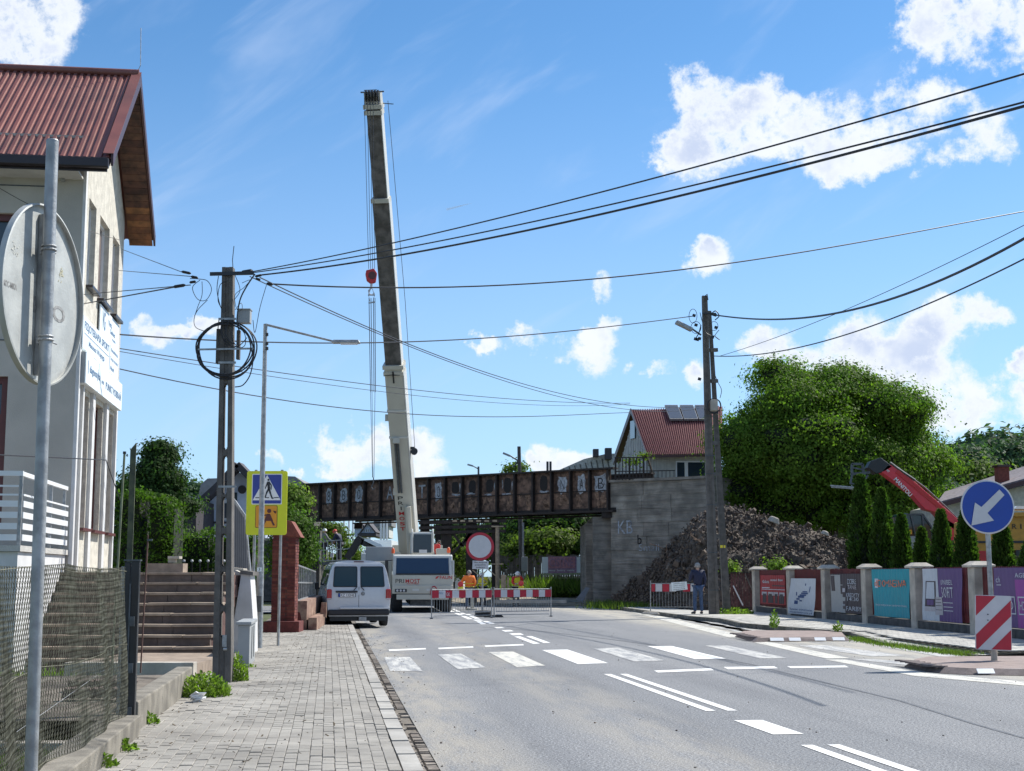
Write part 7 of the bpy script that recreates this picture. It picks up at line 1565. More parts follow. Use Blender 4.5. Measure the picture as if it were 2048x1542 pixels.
MB().prism([PE(1950,1082,Yy-.05), PE(2120,1081,Yy-.05), PE(2120,1086,Yy-.05), PE(1950,1086,Yy-.05)], (0, .1, 0)).build('stripe', M_['black'], ym); MB().prism([PE(2030,1025,Yy-.2), PE(2120,1022,Yy-.2), PE(2120,1031,Yy-.2), PE(2030,1033,Yy-.2)], (0, 2, 0)).build('hood', M_['yellow'], ym)
MB().prism([PE(2032,1112,Yy-.2), PE(2120,1112,Yy-.2), PE(2120,1100,Yy-.2), PE(2032,1100,Yy-.2)], (0, 2, 0)).build('lower_hood', M_['black'], ym); MB().prism([PE(2028,1018,Yy+.2), PE(2110,1018,Yy+.2), PE(2105,1012,Yy+.2), PE(2034,1012,Yy+.2)], (0, 1.2, 0)).build('roof_plate', M_['sign_w'], ym)
mb = MB(); mb.bb(PE(1950,1150,Yy).x, Yy, .1, PE(2120,1150,Yy).x, Yy+2.6, 1.1); mb.build('tracks', M_['black'], ym); o = MB().box(PE(1964,1116,Yy-.4), (.25, .2, .5)).build('red_lamp_box', M_['red'], ym, bevel=.02)
# ---------------------------------------------------------------- people
def skin(name, V, E, r_, m, parent, root=0, sub=1, mtx=None):
    me = bpy.data.meshes.new(name); me.from_pydata([tuple(v) for v in V], E, []); o = bpy.data.objects.new('tmp', me); C.objects.link(o)
    md = o.modifiers.new('s', 'SKIN'); md.use_smooth_shade = True
    sv = me.skin_vertices[0].data
    for i, q in enumerate(r_): sv[i].radius = (q, q) if not isinstance(q, tuple) else q; sv[i].use_root = (i == root)
    su = o.modifiers.new('d', 'SUBSURF'); su.levels = sub; su.render_levels = sub
    dg = bpy.context.evaluated_depsgraph_get(); me2 = bpy.data.meshes.new_from_object(o.evaluated_get(dg)); bpy.data.objects.remove(o); me2.name = name; me2.materials.clear(); me2.materials.append(m)
    for p_ in me2.polygons: p_.use_smooth = True
    return link(name, me2, parent, mtx)
def person(label, loc, rotz, j={}, scale=1.0, top='black', legs='jeans', vest=None, head='hair', hat=None, sleeves=None):
    t = thing('person', label, 'person', loc, rotz); t.scale = (scale,)*3
    J = dict(pel=(0, 0, .95), sp=(0, .01, 1.18), ch=(0, 0, 1.36), nk=(0, .01, 1.50), hd=(0, .02, 1.60), ht=(0, .02, 1.70), nose=(0, .125, 1.615),
             sl=(-.19, 0, 1.42), sr=(.19, 0, 1.42), el=(-.25, -.02, 1.14), er=(.25, -.02, 1.14), wl=(-.26, .06, .89), wr=(.26, .06, .89),
             hl=(-.09, 0, .90), hr=(.09, 0, .90), kl=(-.11, .03, .50), kr=(.11, .03, .50), al=(-.12, 0, .09), ar=(.12, 0, .09), tl=(-.14, .17, .04), tr=(.14, .17, .04))
    J.update(j); J = {k: Vector(v) for k, v in J.items()}
    names = ['pel', 'sp', 'ch', 'nk', 'hd', 'ht', 'nose', 'sl', 'el', 'wl', 'sr', 'er', 'wr', 'hl', 'kl', 'al', 'hr', 'kr', 'ar', 'tl', 'tr']
    rad = dict(pel=(.135, .10), sp=(.12, .095), ch=(.145, .105), nk=.052, hd=(.078, .088), ht=(.06, .065), nose=.012, sl=.058, el=.042, wl=.027, sr=.058, er=.042, wr=.027, hl=.088, kl=.056, al=.038, hr=.088, kr=.056, ar=.038, tl=.03, tr=.03)
    V = [J[n] for n in names]; I = {n: i for i, n in enumerate(names)}; rr = [rad[n] for n in names]
    E = [('pel', 'sp'), ('sp', 'ch'), ('ch', 'nk'), ('nk', 'hd'), ('hd', 'ht'), ('hd', 'nose'), ('ch', 'sl'), ('sl', 'el'), ('el', 'wl'), ('ch', 'sr'), ('sr', 'er'), ('er', 'wr'), ('pel', 'hl'), ('hl', 'kl'), ('kl', 'al'), ('al', 'tl'), ('pel', 'hr'), ('hr', 'kr'), ('kr', 'ar'), ('ar', 'tr')]
    E = [(I[a], I[b]) for a, b in E]
    for s, w_, e_ in ((-1, 'wl', 'el'), (1, 'wr', 'er')):
        d_ = (J[w_]-J[e_]).normalized(); sd_ = Vector((0, 1, 0)); sd_ = (sd_-d_*sd_.dot(d_)).normalized() if abs(d_.y) < .9 else Vector((1, 0, 0)); palm = J[w_]+d_*.075; V.append(palm); rr.append((.034, .018)); pi = len(V)-1; E.append((I[w_], pi))
        inw = d_.cross(sd_)*s*-1
        for k, (off, ln) in enumerate(((.030, .075), (.010, .085), (-.010, .08), (-.030, .065))):
            a = palm+sd_*off+d_*.03; b = a+d_*ln*.5; c = b+d_*ln*.4+inw*.02; V += [a, b, c]; rr += [.010, .009, .007]; n_ = len(V); E += [(pi, n_-3), (n_-3, n_-2), (n_-2, n_-1)]
        a = J[w_]+d_*.05+sd_*.04; b = a+d_*.04+sd_*.02; V += [a, b]; rr += [.011, .009]; n_ = len(V); E += [(pi, n_-2), (n_-2, n_-1)]
    skin('body', V, E, rr, M_['skin'], t)
    g = 1.16
    def chain(name, ns, es, m, gr=g, add=0.012, rad_=None):
        ii = {n: i for i, n in enumerate(ns)}; r2 = []
        for n in ns: q = (rad_ or rad)[n]; r2.append(tuple(x*1.05+add for x in q) if isinstance(q, tuple) else q+add)
        return skin(name, [J[n] for n in ns], [(ii[a], ii[b]) for a, b in es], r2, m, t)
    r3 = dict(rad); r3['pel'] = (.14, .11); r3['hl'] = .09; r3['hr'] = .09; r3['al'] = .05; r3['ar'] = .05; r3['wl'] = .032; r3['wr'] = .032; r3['nk'] = .055
    chain('trousers', ['pel', 'hl', 'kl', 'al', 'hr', 'kr', 'ar'], [('pel', 'hl'), ('hl', 'kl'), ('kl', 'al'), ('pel', 'hr'), ('hr', 'kr'), ('kr', 'ar')], M_[legs], rad_=r3)
    J['tp'] = J['pel']-(J['sp']-J['pel'])*.32; J['nn'] = J['ch']+(J['nk']-J['ch'])*.85; r3['tp'] = (.150, .118); r3['nn'] = .055; rad = dict(rad); r3['sl'] = r3['sr'] = .075; r3['ch'] = (.165, .125); r3['sp'] = (.15, .12)
    chain('jacket', ['tp', 'sp', 'ch', 'nn', 'sl', 'el', 'wl', 'sr', 'er', 'wr'], [('tp', 'sp'), ('sp', 'ch'), ('ch', 'nn'), ('ch', 'sl'), ('sl', 'el'), ('el', 'wl'), ('ch', 'sr'), ('sr', 'er'), ('er', 'wr')], M_[top], add=.02, rad_=r3)
    if vest:
        J['s2'] = J['sl']*.72+J['ch']*.28; J['s3'] = J['sr']*.72+J['ch']*.28; r3['s2'] = .075; r3['s3'] = .075
        v_ = chain('vest', ['tp', 'sp', 'ch', 's2', 's3'], [('tp', 'sp'), ('sp', 'ch'), ('ch', 's2'), ('ch', 's3')], M_[vest], add=.055, rad_=r3)
        for k, f in enumerate((.15, .45)):
            c = J['tp'].lerp(J['ch'], f+.1); axx = (J['ch']-J['tp']).normalized(); 
            MB().tube([c+Vector((math.cos(a)*.235, math.sin(a)*.185, 0)) for a in [2*math.pi*i/20 for i in range(20)]], .013, 4, closed=True).build('reflective_band', M_['yellow_l'] if vest == 'orange_v' else M_['grey_s'], v_)
    for n, tn in (('al', 'tl'), ('ar', 'tr')):
        a, b = J[n], J[tn]; skin('shoe', [a+Vector((0, -.03, -.03)), (a+b)/2, b], [(0, 1), (1, 2)], [(.05, .05), (.048, .045), (.042, .032)], M_['black'], t)
    up = (J['ht']-J['nk']).normalized(); Mh = frame(J['hd'], Vector((1, 0, 0)), up.cross(Vector((1, 0, 0))), None)
    hm = MB(); rH = .118
    if hat: hm.lathe([(rH+.03, .035), (rH+.005, .045), (rH, .07), (rH*.85, .12), (rH*.5, .155), (.01, .165)], (0, .0, 0), 18); hm.build('helmet', M_[hat], t, smooth=True, mtx=Mh)
    else: hm.ball((0, -.012, .035), .102, 14, 9, (.93, 1.06, 1.02)); hm.v = [(x, y, z if z > -.04 else -.04) for x, y, z in hm.v]; hm.build('hair', M_[head], t, smooth=True, mtx=Mh)
    for s in (-1, 1):
        MB().ball((s*.093, .0, .0), .03, 8, 6, (.4, .8, 1.1)).build('ear', M_['skin'], t, smooth=True, mtx=Mh); MB().ball((s*.034, .094, .012), .011, 8, 6).build('eye', M_['white'], t, smooth=True, mtx=Mh)
    return t
M_['jeans'] = mat('jeans', (.05, .085, .16), .85, var=.25, scale=18); M_['navy'] = mat('navy_jacket', (.014, .018, .05), .7, var=.2, scale=15); M_['hair_g'] = mat('hair_grey', (.30, .29, .28), .8, var=.3, scale=40); M_['hair'] = mat('hair_dark', (.05, .045, .04), .8)
M_['grey_top'] = mat('grey_jacket', (.17, .18, .16), .8, var=.2, scale=15); M_['workdark'] = mat('work_trousers', (.03, .032, .045), .8, var=.2); M_['red_top'] = mat('red_jacket', (.55, .03, .03), .7, var=.15); M_['helmet_w'] = mat('helmet_white', (.68, .68, .66), .4, var=.02); M_['helmet_r'] = mat('helmet_red', (.62, .07, .03), .35, var=.02)
q = G(1397, 1229, .13); person('man in navy jacket and blue jeans standing by the double pole, seen from behind', q, R(12), dict(wl=(-.16, .28, 1.13), el=(-.26, .06, 1.14), wr=(.24, .1, .92), tl=(-.2, .15, .04)), 1.10, 'navy', 'jeans', head='hair_g')
q = G(938, 1219, 0); person('worker in orange safety vest and jeans standing before the no entry sign', q, R(-4), dict(wl=(-.42, .22, 1.18), el=(-.34, .02, 1.20), wr=(.2, .25, 1.05), er=(.27, 0, 1.15)), 1.04, 'orange_v', 'jeans', 'orange_v', head='hair_g')
q = W(966, 1196, 75); q.z = 0; person('worker in yellow vest bending behind the no entry sign', q, R(150), dict(hd=(0, .12, 1.53), ht=(0, .16, 1.62), nose=(0, .24, 1.5), nk=(0, .06, 1.46), wl=(-.2, .35, 1.0), wr=(.2, .35, 1.0)), 1.0, 'yellow_v', 'workdark', 'yellow_v', hat='helmet_w')
q = W(1032, 1192, 73); q.z = .0; person('worker in white helmet and yellow vest shielding his eyes by the tall pole', q, R(200), dict(sp=(0, .03, 1.18), ch=(0, .10, 1.35), nk=(0, .16, 1.48), hd=(0, .22, 1.57), ht=(0, .26, 1.66), nose=(0, .33, 1.56), sl=(-.19, .1, 1.40), sr=(.19, .1, 1.40), el=(-.28, .28, 1.28), wl=(-.1, .34, 1.5), wr=(.2, .4, 1.1), er=(.26, .2, 1.16)), 1.02, 'red_top', 'workdark', 'yellow_v', hat='helmet_w')
q = W(874, 1136, 66.5); q.z = 2.5-.94; person('worker in red jacket sitting on the crane deck beside the operator cab', (q.x, 66.5, q.z+.1), R(-60), dict(hl=(-.09, .05, .90), hr=(.09, .05, .90), kl=(-.11, .42, .88), kr=(.11, .42, .88), al=(-.12, .45, .48), ar=(.12, .45, .48), tl=(-.12, .6, .44), tr=(.12, .6, .44), hd=(0, .10, 1.56), ht=(0, .13, 1.64), nose=(0, .21, 1.55), wl=(-.18, .35, 1.02), wr=(.18, .35, 1.02)), .9, 'red_top', 'workdark', head='hair')
zb3 = W(660, 1124, Ya+.5).z+.03
q = W(648, 1100, Ya+.5); person('worker in grey jacket standing at the left of the lift basket', (q.x, Ya+.55, zb3), R(-65), dict(wl=(-.15, .40, 1.12), el=(-.25, .15, 1.2), wr=(.16, .42, 1.1), er=(.25, .15, 1.18), kl=(-.11, .12, .50), tl=(-.12, .2, .04)), .86, 'grey_top', 'workdark', hat='helmet_w')
q = W(683, 1100, Ya+.5); person('worker in red helmet and dark blue jacket bending in the lift basket', (q.x-.1, Ya+.75, zb3), R(70), dict(sp=(0, .05, 1.15), ch=(0, .14, 1.30), nk=(0, .22, 1.42), hd=(0, .28, 1.50), ht=(0, .32, 1.58), nose=(0, .39, 1.46), sl=(-.19, .14, 1.35), sr=(.19, .14, 1.35), wl=(-.2, .4, .95), wr=(.2, .42, .98), el=(-.25, .25, 1.12), er=(.25, .25, 1.12)), .90, 'navy', 'workdark', hat='helmet_r')
# ---------------------------------------------------------------- barriers and closure signs
def barrier(label, p0, p1, ztop_, panel0, nrows=22, h_=1.05):
    """pedestrian barrier from ground point p0 to p1 with a red and white board on top"""
    t = thing('barrier', label, 'barrier', (0, 0, 0)); p0, p1 = Vector(p0), Vector(p1); d_ = (p1-p0); L = d_.length; d_.normalize(); z = Vector((0, 0, 1))
    mb = MB()
    for q in (p0, p1): mb.cyl(q, q+z*(h_+.08), .022, n=8)
    mb.build('end_post', M_['steel'], t, smooth=True)
    mb = MB(); mb.cyl(p0+z*(h_), p1+z*h_, .02, n=8); mb.cyl(p0+z*.22+d_*.08, p1+z*.22-d_*.08, .016, n=8); mb.cyl(p0+z*.10+d_*.08, p1+z*.10-d_*.08, .013, n=8); mb.build('rail', M_['steel'], t)
    mb = MB(); fwd = d_.cross(z)
    for i in range(nrows): q = p0+d_*(L*(i+1)/(nrows+1)); MB().cyl(q+z*.22, q+z*(h_-.3), .008, n=5).build('bar', M_['steel'], t)
    n_ = 9; b0 = h_-.30
    for i in range(n_):
        a, b = p0+d_*(L*i/n_+.004), p0+d_*(L*(i+1)/n_-.004); y = fwd*(.03 if fwd.y < 0 else -.03); MB().prism([a+y+z*b0, b+y+z*b0, b+y+z*(h_-.03), a+y+z*(h_-.03)], -y*.4).build('board_field', M_['red_sign' if i % 2 == 0 else 'grey_s'], t)
    a = p0+d_*(L*.17); yy = Vector((0, -.036, 0))
    for q in (p0, p1): MB().box(q+z*.02+d_*0, (.10, .42, .03)).build('foot', M_['steel_d'], t)
    return t
def gw(px, Y): q = W(px, 1235, Y); q.z = 0; return q
b1_ = barrier('left red and white crowd barrier before the crane', gw(863,52.4), gw(983,53.8), 0, 0); b2_ = barrier('right red and white crowd barrier beside the no entry sign', gw(988,54.2), gw(1102,55.4), 0, 0)
pA = gw(863,52.4); pB = gw(983,53.8); dA = (pB-pA).normalized()
text('lettering', 'DROGA', .16, .07, M_['text_b'], b1_, pA+dA*.40+Vector((0, -.055, .92)), dA, (0, 0, 1), .01); text('lettering', 'GK', .15, .13, M_['grey_s'], b1_, pA+dA*.70+Vector((0, -.055, .88)), dA, (0, 0, 1), .01)
def lamp(label, p):
    t = thing('warning_lamp', label, 'lamp', p); MB().box((0, 0, .0), (.20, .12, .22)).build('battery_box', M_['yellow_l'], t, bevel=.015)
    MB().lathe([(.02, -.05), (.10, -.04), (.105, 0), (.10, .04), (.02, .05)], (0, 0, .21), 18, 'y').build('lens', mat('lamp_lens_red', (.6, .03, .03), .25), t, smooth=True); MB().bar((0, .05, -.3), (0, .05, 0), .04).build('bracket', M_['steel_d'], t)
q = pA+dA*(1.19*pB.y/56); lamp('red warning lamp on a yellow box on the left barrier', W(921,1180,53.2)); lamp('red warning lamp on a yellow box on the right barrier', W(1042,1178,55.2))
t = thing('no_entry_sign', 'round white sign with red rim on a post between the two barriers', 'road sign', (0, 0, 0)); Yn2 = 55.4; c = W(960, 1093, Yn2); r_ = 28*Yn2/F
MB().lathe([(r_, 0), (r_, -.02), (r_*.98, -.025)], c, 48, 'y').build('rim', M_['red_sign'], t); MB().lathe([(r_*.80, -.005), (r_*.79, -.012)], c+Vector((0, -.024, 0)), 48, 'y').build('face', M_['grey_s'], t)
mb = MB(); mb.cyl((c.x+.1, Yn2+.04, 0), (c.x+.1, Yn2+.04, c.z), .03); mb.build('post', M_['steel'], t, smooth=True)
pl_ = MB().box(W(961,1130,Yn2)+Vector((0, -.03, 0)), (.62, .015, .32), (0, R(2), 0)).build('plate', M_['grey_s'], t)
for i, s in enumerate(('Nie dotyczy', 'pojazdów', 'budowy')): text('lettering', s, .5-.08*i, .065, M_['black'], t, W(961,1125+i*5,Yn2)+Vector((0, -.045, 0)), (1, 0, 0), (0, 0, 1), .01)
mb = MB(); c2 = W(967,1226,Yn2); mb.lathe([(.34, 0), (.36, .03), (.34, .08), (.30, .10), (.34, .11), (.34, .2), (.30, .22), (.1, .24)], (c2.x, Yn2, 0), 20); mb.build('rubber_base', M_['rubber'], t, smooth=True)
mb = MB(); mb.box((W(983,1226,Yn2).x+.1, Yn2-1.0, .05), (.75, .35, .08), taper=(.8, .7)); o = mb.build('barrier_foot_block', M_['rubber']); setp(o, 'flat black rubber foot block where the two barriers meet', 'block')
t = thing('barrier', 'small barrier with a tilted paper notice by the rubble slope', 'barrier', (0, 0, 0)); Yb2 = 57; WB = lambda a, b: W(a, b, Yb2)
mb = MB(); 
for px in (1301, 1388): q = WB(px, 1222); q.z = .12; mb.cyl(q, WB(px, 1161), .02, n=8)
mb.bar(WB(1301,1167), WB(1388,1167), .03); mb.bar(WB(1301,1214), WB(1388,1214), .02)
for px in range(1307, 1386, 6): mb.bar(WB(px,1214), WB(px,1184), .008)
mb.build('frame', M_['steel'], t)
for i, (x0, x1) in enumerate(((1303,1310),(1311,1324),(1325,1338),(1339,1352),(1366,1380),(1381,1387))): MB().prism([WB(x0,1183)+Vector((0, -.03, 0)), WB(x1,1183)+Vector((0, -.03, 0)), WB(x1,1168)+Vector((0, -.03, 0)), WB(x0,1168)+Vector((0, -.03, 0))], (0, .015, 0)).build('board_field', M_['grey_s' if i % 2 else 'red_sign'], t)
n_ = MB().prism([WB(1344,1182)+Vector((0, -.05, 0)), WB(1375,1179)+Vector((0, -.05, 0)), WB(1373,1163)+Vector((0, -.05, 0)), WB(1342,1165)+Vector((0, -.05, 0))], (0, .004, 0)).build('notice', M_['sign_w'], t)
for i, s in enumerate(('UWAGA roboty', 'zakaz wstępu', 'na teren budowy', 'objazd')): text('lettering', s, .46, .045, M_['black'], n_, WB(1358,1167+i*3.8)+Vector((0, -.056, 0)), Vector((1, 0, .09)), (0, 0, 1), .005)
mb = MB(); mb.box(G(1301,1226,.16), (.7, .3, .1), taper=(.7, .6)); setp(mb.build('foot_block', M_['pillar'], bevel=.02), 'pale concrete foot block of the small barrier on the right kerb', 'block')
# ---------------------------------------------------------------- double utility pole
YD = 54.0; ft = W(1428, 1230, YD); ft.z = .1; tp1 = W(1409, 592, YD)
t, P_, H_ = concrete_pole('tall double concrete utility pole leaning together, with a lamp, by the man in navy', ft, tp1, .36, .20, .3, .2, [])
a, b = W(1454, 1230, YD+.5), W(1419, 622, YD+.5); a.z = .1
mb = MB(); vv = [a+Vector((x*.14, y*.14, 0)) for x, y in ((-1, -1), (1, -1), (1, 1), (-1, 1))]+[b+Vector((x*.06, y*.06, 0)) for x, y in ((-1, -1), (1, -1), (1, 1), (-1, 1))]; mb.add(vv, [(3, 2, 1, 0), (4, 5, 6, 7), (0, 1, 5, 4), (1, 2, 6, 5), (2, 3, 7, 6), (3, 0, 4, 7)]); mb.build('strut', M_['concrete_p'], t)
mb = MB(); [mb.bar(W(1420+.5*k, 700+k*62, YD+.1), W(1434+.5*k, 700+k*62, YD+.3), .12, .14) for k in range(8)]; mb.build('tie_block', M_['concrete_p'], t)
mb = MB()
for py in (820, 833, 912, 948, 1010, 1105, 1180): f = (py-592)/(1230-592); xc = 1409+19*f; c = W(xc, py, YD); MB().bar(c+Vector((-.18, -.17, 0)), c+Vector((.18, -.17, 0)), .01, .03).build('strap', M_['steel_d'], t)
mb = MB(); mb.cyl(W(1402,670,YD-.2), W(1383,657,YD-.3), .035); mb.build('lamp_arm', M_['steel_d'], t); MB().bar(W(1384,660,YD-.3), W(1352,644,YD-.4), .28, .14).build('lamp_head', M_['steel'], t, bevel=.03)
mb = MB(); c = W(1428,811,YD-.3); mb.box(c, (.26, .3, .42)); mb.build('junction_box', M_['pillar'], t, bevel=.03)
mb = MB()
for (cx, cy, r1, r2) in ((1428,811,14,14),(1428,812,13,15),(1386,632,8,14),(1392,655,10,12),(1428,652,8,9)):
    mb.tube([W(cx+r1*math.cos(a_), cy+r2*math.sin(a_), YD-.35) for a_ in [2*math.pi*i/24 for i in range(24)]], .018 if cy > 800 else .011, 5, closed=True)
sp_px([(1440,796),(1443,780),(1436,765),(1430,750)], YD-.3, .012); sp_px([(1425,625),(1432,622),(1438,632),(1430,640)], YD-.3, .02); sp_px([(1392,676),(1398,665),(1402,650)], YD-.3, .02); sp_px([(1427,670),(1440,680),(1430,672),(1438,660)], YD-.3, .012); sp_px([(1400,625),(1405,645),(1412,665),(1424,672)], YD-.3, .014)
mb.build('loose_cables', M_['wire'], t, smooth=True)
mb = MB()
for px, py in ((1388,631),(1392,650),(1391,678),(1395,679),(1399,677),(1424,628),(1430,630),(1432,655),(1425,674),(1399,758)): MB().box(W(px, py, YD-.3), (.12, .08, .10), (0, .3, 0)).build('clamp', M_['black'], t)
MB().bar(W(1404,627,YD-.2), W(1432,627,YD-.2), .05).build('cross_arm', M_['black'], t)
mb = MB(); mb.box(W(1443,1093,YD-.1), (.10, .02, .10)); mb.box(W(1449,1093,YD-.1), (.06, .02, .10)); mb.build('tag', M_['yellow_l'], t)
mb = MB(); mb.tube([W(1412,600,YD-.2), W(1411,591,YD-.2), W(1414,588,YD-.2), W(1416,600,YD-.2)], .02, 6); mb.build('top_hook', M_['black'], t)
# ---------------------------------------------------------------- picket fence with banners
fw = thing('fence_wall', 'low dark stone plinth wall under the red picket fence', 'wall'); 
def fz(q): return .13
fdir = (fence_b-fence_a).normalized(); fn_ = Vector((-fdir.y, fdir.x, 0)); fn_ = fn_ if fn_.x < 0 else -fn_
PX = [2135, 1960, 1840, 1740, 1658, 1587, 1517]; 
def fpx(px):
    k = (px-1024)/F/ (1.0/ (1/ math.cos(0))); lo, hi = 25.0, 65.0
    for _ in range(40):
        m__ = (lo+hi)/2; q = fence_at(m__); v = 1024+F*q.x/q.y*1.0
        if v > px: lo = m__
        else: hi = m__
    return fence_at(lo)
# exact horizontal pixel of a point low in the picture: x*F/depth with the tilt included
def fpx(px, z=1.0):
    lo, hi = 20.0, 70.0
    for _ in range(40):
        m__ = (lo+hi)/2; q = fence_at(m__); dep = q.y*math.cos(PITCH)+(z-CAMH)*math.sin(PITCH); v = 1024+F*q.x/dep
        if v > px: lo = m__
        else: hi = m__
    return fence_at(lo)
pil = [fpx(px) for px in PX]
for i in range(len(pil)-1):
    a, b = pil[i], pil[i+1]; n_ = 4
    for k in range(n_): q0, q1 = a.lerp(b, k/n_+.002), a.lerp(b, (k+1)/n_-.002); h0 = .34; MB().prism([q0+fn_*.16+Vector((0, 0, -.1)), q1+fn_*.16+Vector((0, 0, -.1)), q1+fn_*.16+Vector((0, 0, h0)), q0+fn_*.16+Vector((0, 0, h0))], -fn_*.3).build('plinth_block', M_['concrete_dk'], fw)
a, b = pil[-1], fpx(1508); 
base_p = None
g = 'concrete fence pillars with pyramid caps'
plab = ['pillar just outside the right edge', 'fence pillar behind the blue arrow sign post', 'fence pillar between the teal and purple banners', 'fence pillar left of the teal banner', 'fence pillar between the white and black banners', 'fence pillar between the red poster and the white banner', 'fence pillar at the rusty gate']
for i, q in enumerate(pil):
    p_ = thing('fence_pillar', plab[i]+', pale concrete with a pyramid cap' if i < 6 else 'leftmost pale concrete fence pillar, next to the rusty gate', 'pillar', (q.x, q.y, 0), math.atan2(-fdir.x, fdir.y), g)
    MB().bb(-.21, -.21, 0, .21, .21, 1.77).build('shaft', M_['pillar'], p_, bevel=.02); mb = MB(); mb.bb(-.21-.005, -.008, .5, .21+.005, .008, 1.6) 
    MB().add([(-.30, -.30, 1.77), (.30, -.30, 1.77), (.30, .30, 1.77), (-.30, .30, 1.77), (-.31, -.31, 1.82), (.31, -.31, 1.82), (.31, .31, 1.82), (-.31, .31, 1.82), (-.16, -.16, 1.92), (.16, -.16, 1.92), (.16, .16, 1.92), (-.16, .16, 1.92)],
             [(3, 2, 1, 0), (0, 1, 5, 4), (1, 2, 6, 5), (2, 3, 7, 6), (3, 0, 4, 7), (4, 5, 9, 8), (5, 6, 10, 9), (6, 7, 11, 10), (7, 4, 8, 11), (8, 9, 10, 11)]).build('cap', M_['pillar'], p_)
pk_m = MB().bb(-.035, -.012, 0, .035, .012, 1.40).mesh('picket', M_['red_f'])
panels = []
plabs = ['behind the purple banner', 'behind the white and purple banner', 'behind the teal banner', 'behind the torn black banner', 'behind the tilted white banner', 'behind the red arch poster']
for i in range(len(pil)-1):
    a, b = pil[i], pil[i+1]; L = (b-a).length-.42; d_ = (b-a).normalized(); f_ = thing('picket_fence_panel', 'dark red wooden picket panel '+plabs[i], 'fence panel', a+d_*.21, math.atan2(d_.y, d_.x), 'red picket panels between the pillars')
    n_ = int(L/.125)
    for k in range(n_): link('picket', pk_m, f_, Matrix.Translation(((k+.5)*L/n_, 0, .38+random.gauss(0, .006))))
    for z_ in (.58, 1.52): MB().bb(0, -.045, z_, L, -.012, z_+.07).build('rail', M_['red_f'], f_)
    panels.append((a, d_, L))
# banners: each a gently rippled sheet tied to a panel, print laid on the same ripples
def banner(i, label, px0, px1, z0, z1, amp, base, off=.10, shear=0.0, skew=None):
    """local frame: x from left (far end in the picture) to right, y towards the street"""
    P0, P1 = fpx(px0), fpx(px1); d_ = (P1-P0); L = d_.length; ang = math.atan2(d_.y, d_.x); ph = i*1.7
    t = thing('banner', label, 'banner', P0, ang)
    out = -1
    def wave(x, z): return -(off+amp*math.sin(x*26+ph+2.2*math.sin(z*3+ph)*.5)*(.6+.4*math.sin(z*2+ph))+.03*math.sin(x*2.6+ph)*math.sin(z*3))
    def edge(u, v):
        x = u*L; z = z0+(z1-z0)*v
        if skew: dx, dz = skew(u, v); x += dx; z += dz
        return x, z
    def sheet(name, mt, u0, u1, v0, v1, e, nx=70, nz=16):
        mb = MB(); vs = []; fs = []
        for a in range(nx+1):
            for b in range(nz+1): x, z = edge(u0+(u1-u0)*a/nx, v0+(v1-v0)*b/nz); vs.append((x, wave(x, z)-e, z))
        for a in range(nx):
            for b in range(nz): k = a*(nz+1)+b; fs.append((k, k+nz+1, k+nz+2, k+1))
        o = mb.add(vs, fs).build(name, mt, t, smooth=True); return o
    def word(s, u, v, w_, h_, m, th=.02, rot=0.0):
        me = text_mesh(s, w_*L, h_*(z1-z0), m, th); bm = bmesh.new(); bm.from_mesh(me); bmesh.ops.triangulate(bm, faces=bm.faces); [bmesh.ops.subdivide_edges(bm, edges=[e for e in bm.edges if e.calc_length() > .05], cuts=1) for _ in range(4)]; 
        for v_ in bm.verts:
            x, z = v_.co.x*math.cos(rot)-v_.co.y*math.sin(rot), v_.co.x*math.sin(rot)+v_.co.y*math.cos(rot); uu, vv = u+x/L, v+z/(z1-z0); x, z = edge(uu, vv); v_.co = (x, wave(x, z)-.024, z)
        bm.to_mesh(me); bm.free(); return link('print', me, t)
    def patch_(u0, u1, v0, v1, mt, e=.007): return sheet('print', mt, u0, u1, v0, v1, e, max(3, int(70*(u1-u0))), 8)
    sheet('cloth', base, 0, 1, 0, 1, 0); return t, word, patch_
bt_ = lambda n, c: mat('banner_'+n, c, .55, var=.05, spec=.3)
teal = bt_('teal', (.03, .30, .36)); wht = bt_('white', (.55, .58, .62)); blu = bt_('blue', (.03, .07, .20)); pur = bt_('purple', (.13, .075, .20)); mag = bt_('magenta', (.30, .07, .30)); drk = bt_('dark', (.07, .055, .06)); orr = bt_('orange', (.72, .20, .10)); rdd = bt_('red', (.35, .04, .045)); gry = bt_('grey', (.38, .38, .37)); lgt = bt_('light', (.48, .45, .47))
# red poster with arches
t, wd_, pt2 = banner(0, 'dark red poster printed with four pale arches next to the leftmost pillar', 1526, 1576, .47, 1.57, .012, rdd)
for k in range(4): pt2(.10+k*.23, .26+k*.23, .04, .30, drk); pt2(.08+k*.23, .28+k*.23, .30, .42, lgt); pt2(.115+k*.23, .245+k*.23, .28, .36, drk, .010)
pt2(.05, .40, .55, .58, wht); pt2(.05, 1.0, .50, .52, wht); pt2(.5, 1, .62, .66, drk); wd_('Galeria', .25, .78, .3, .12, lgt); wd_('okna i drzwi', .7, .84, .45, .08, wht)
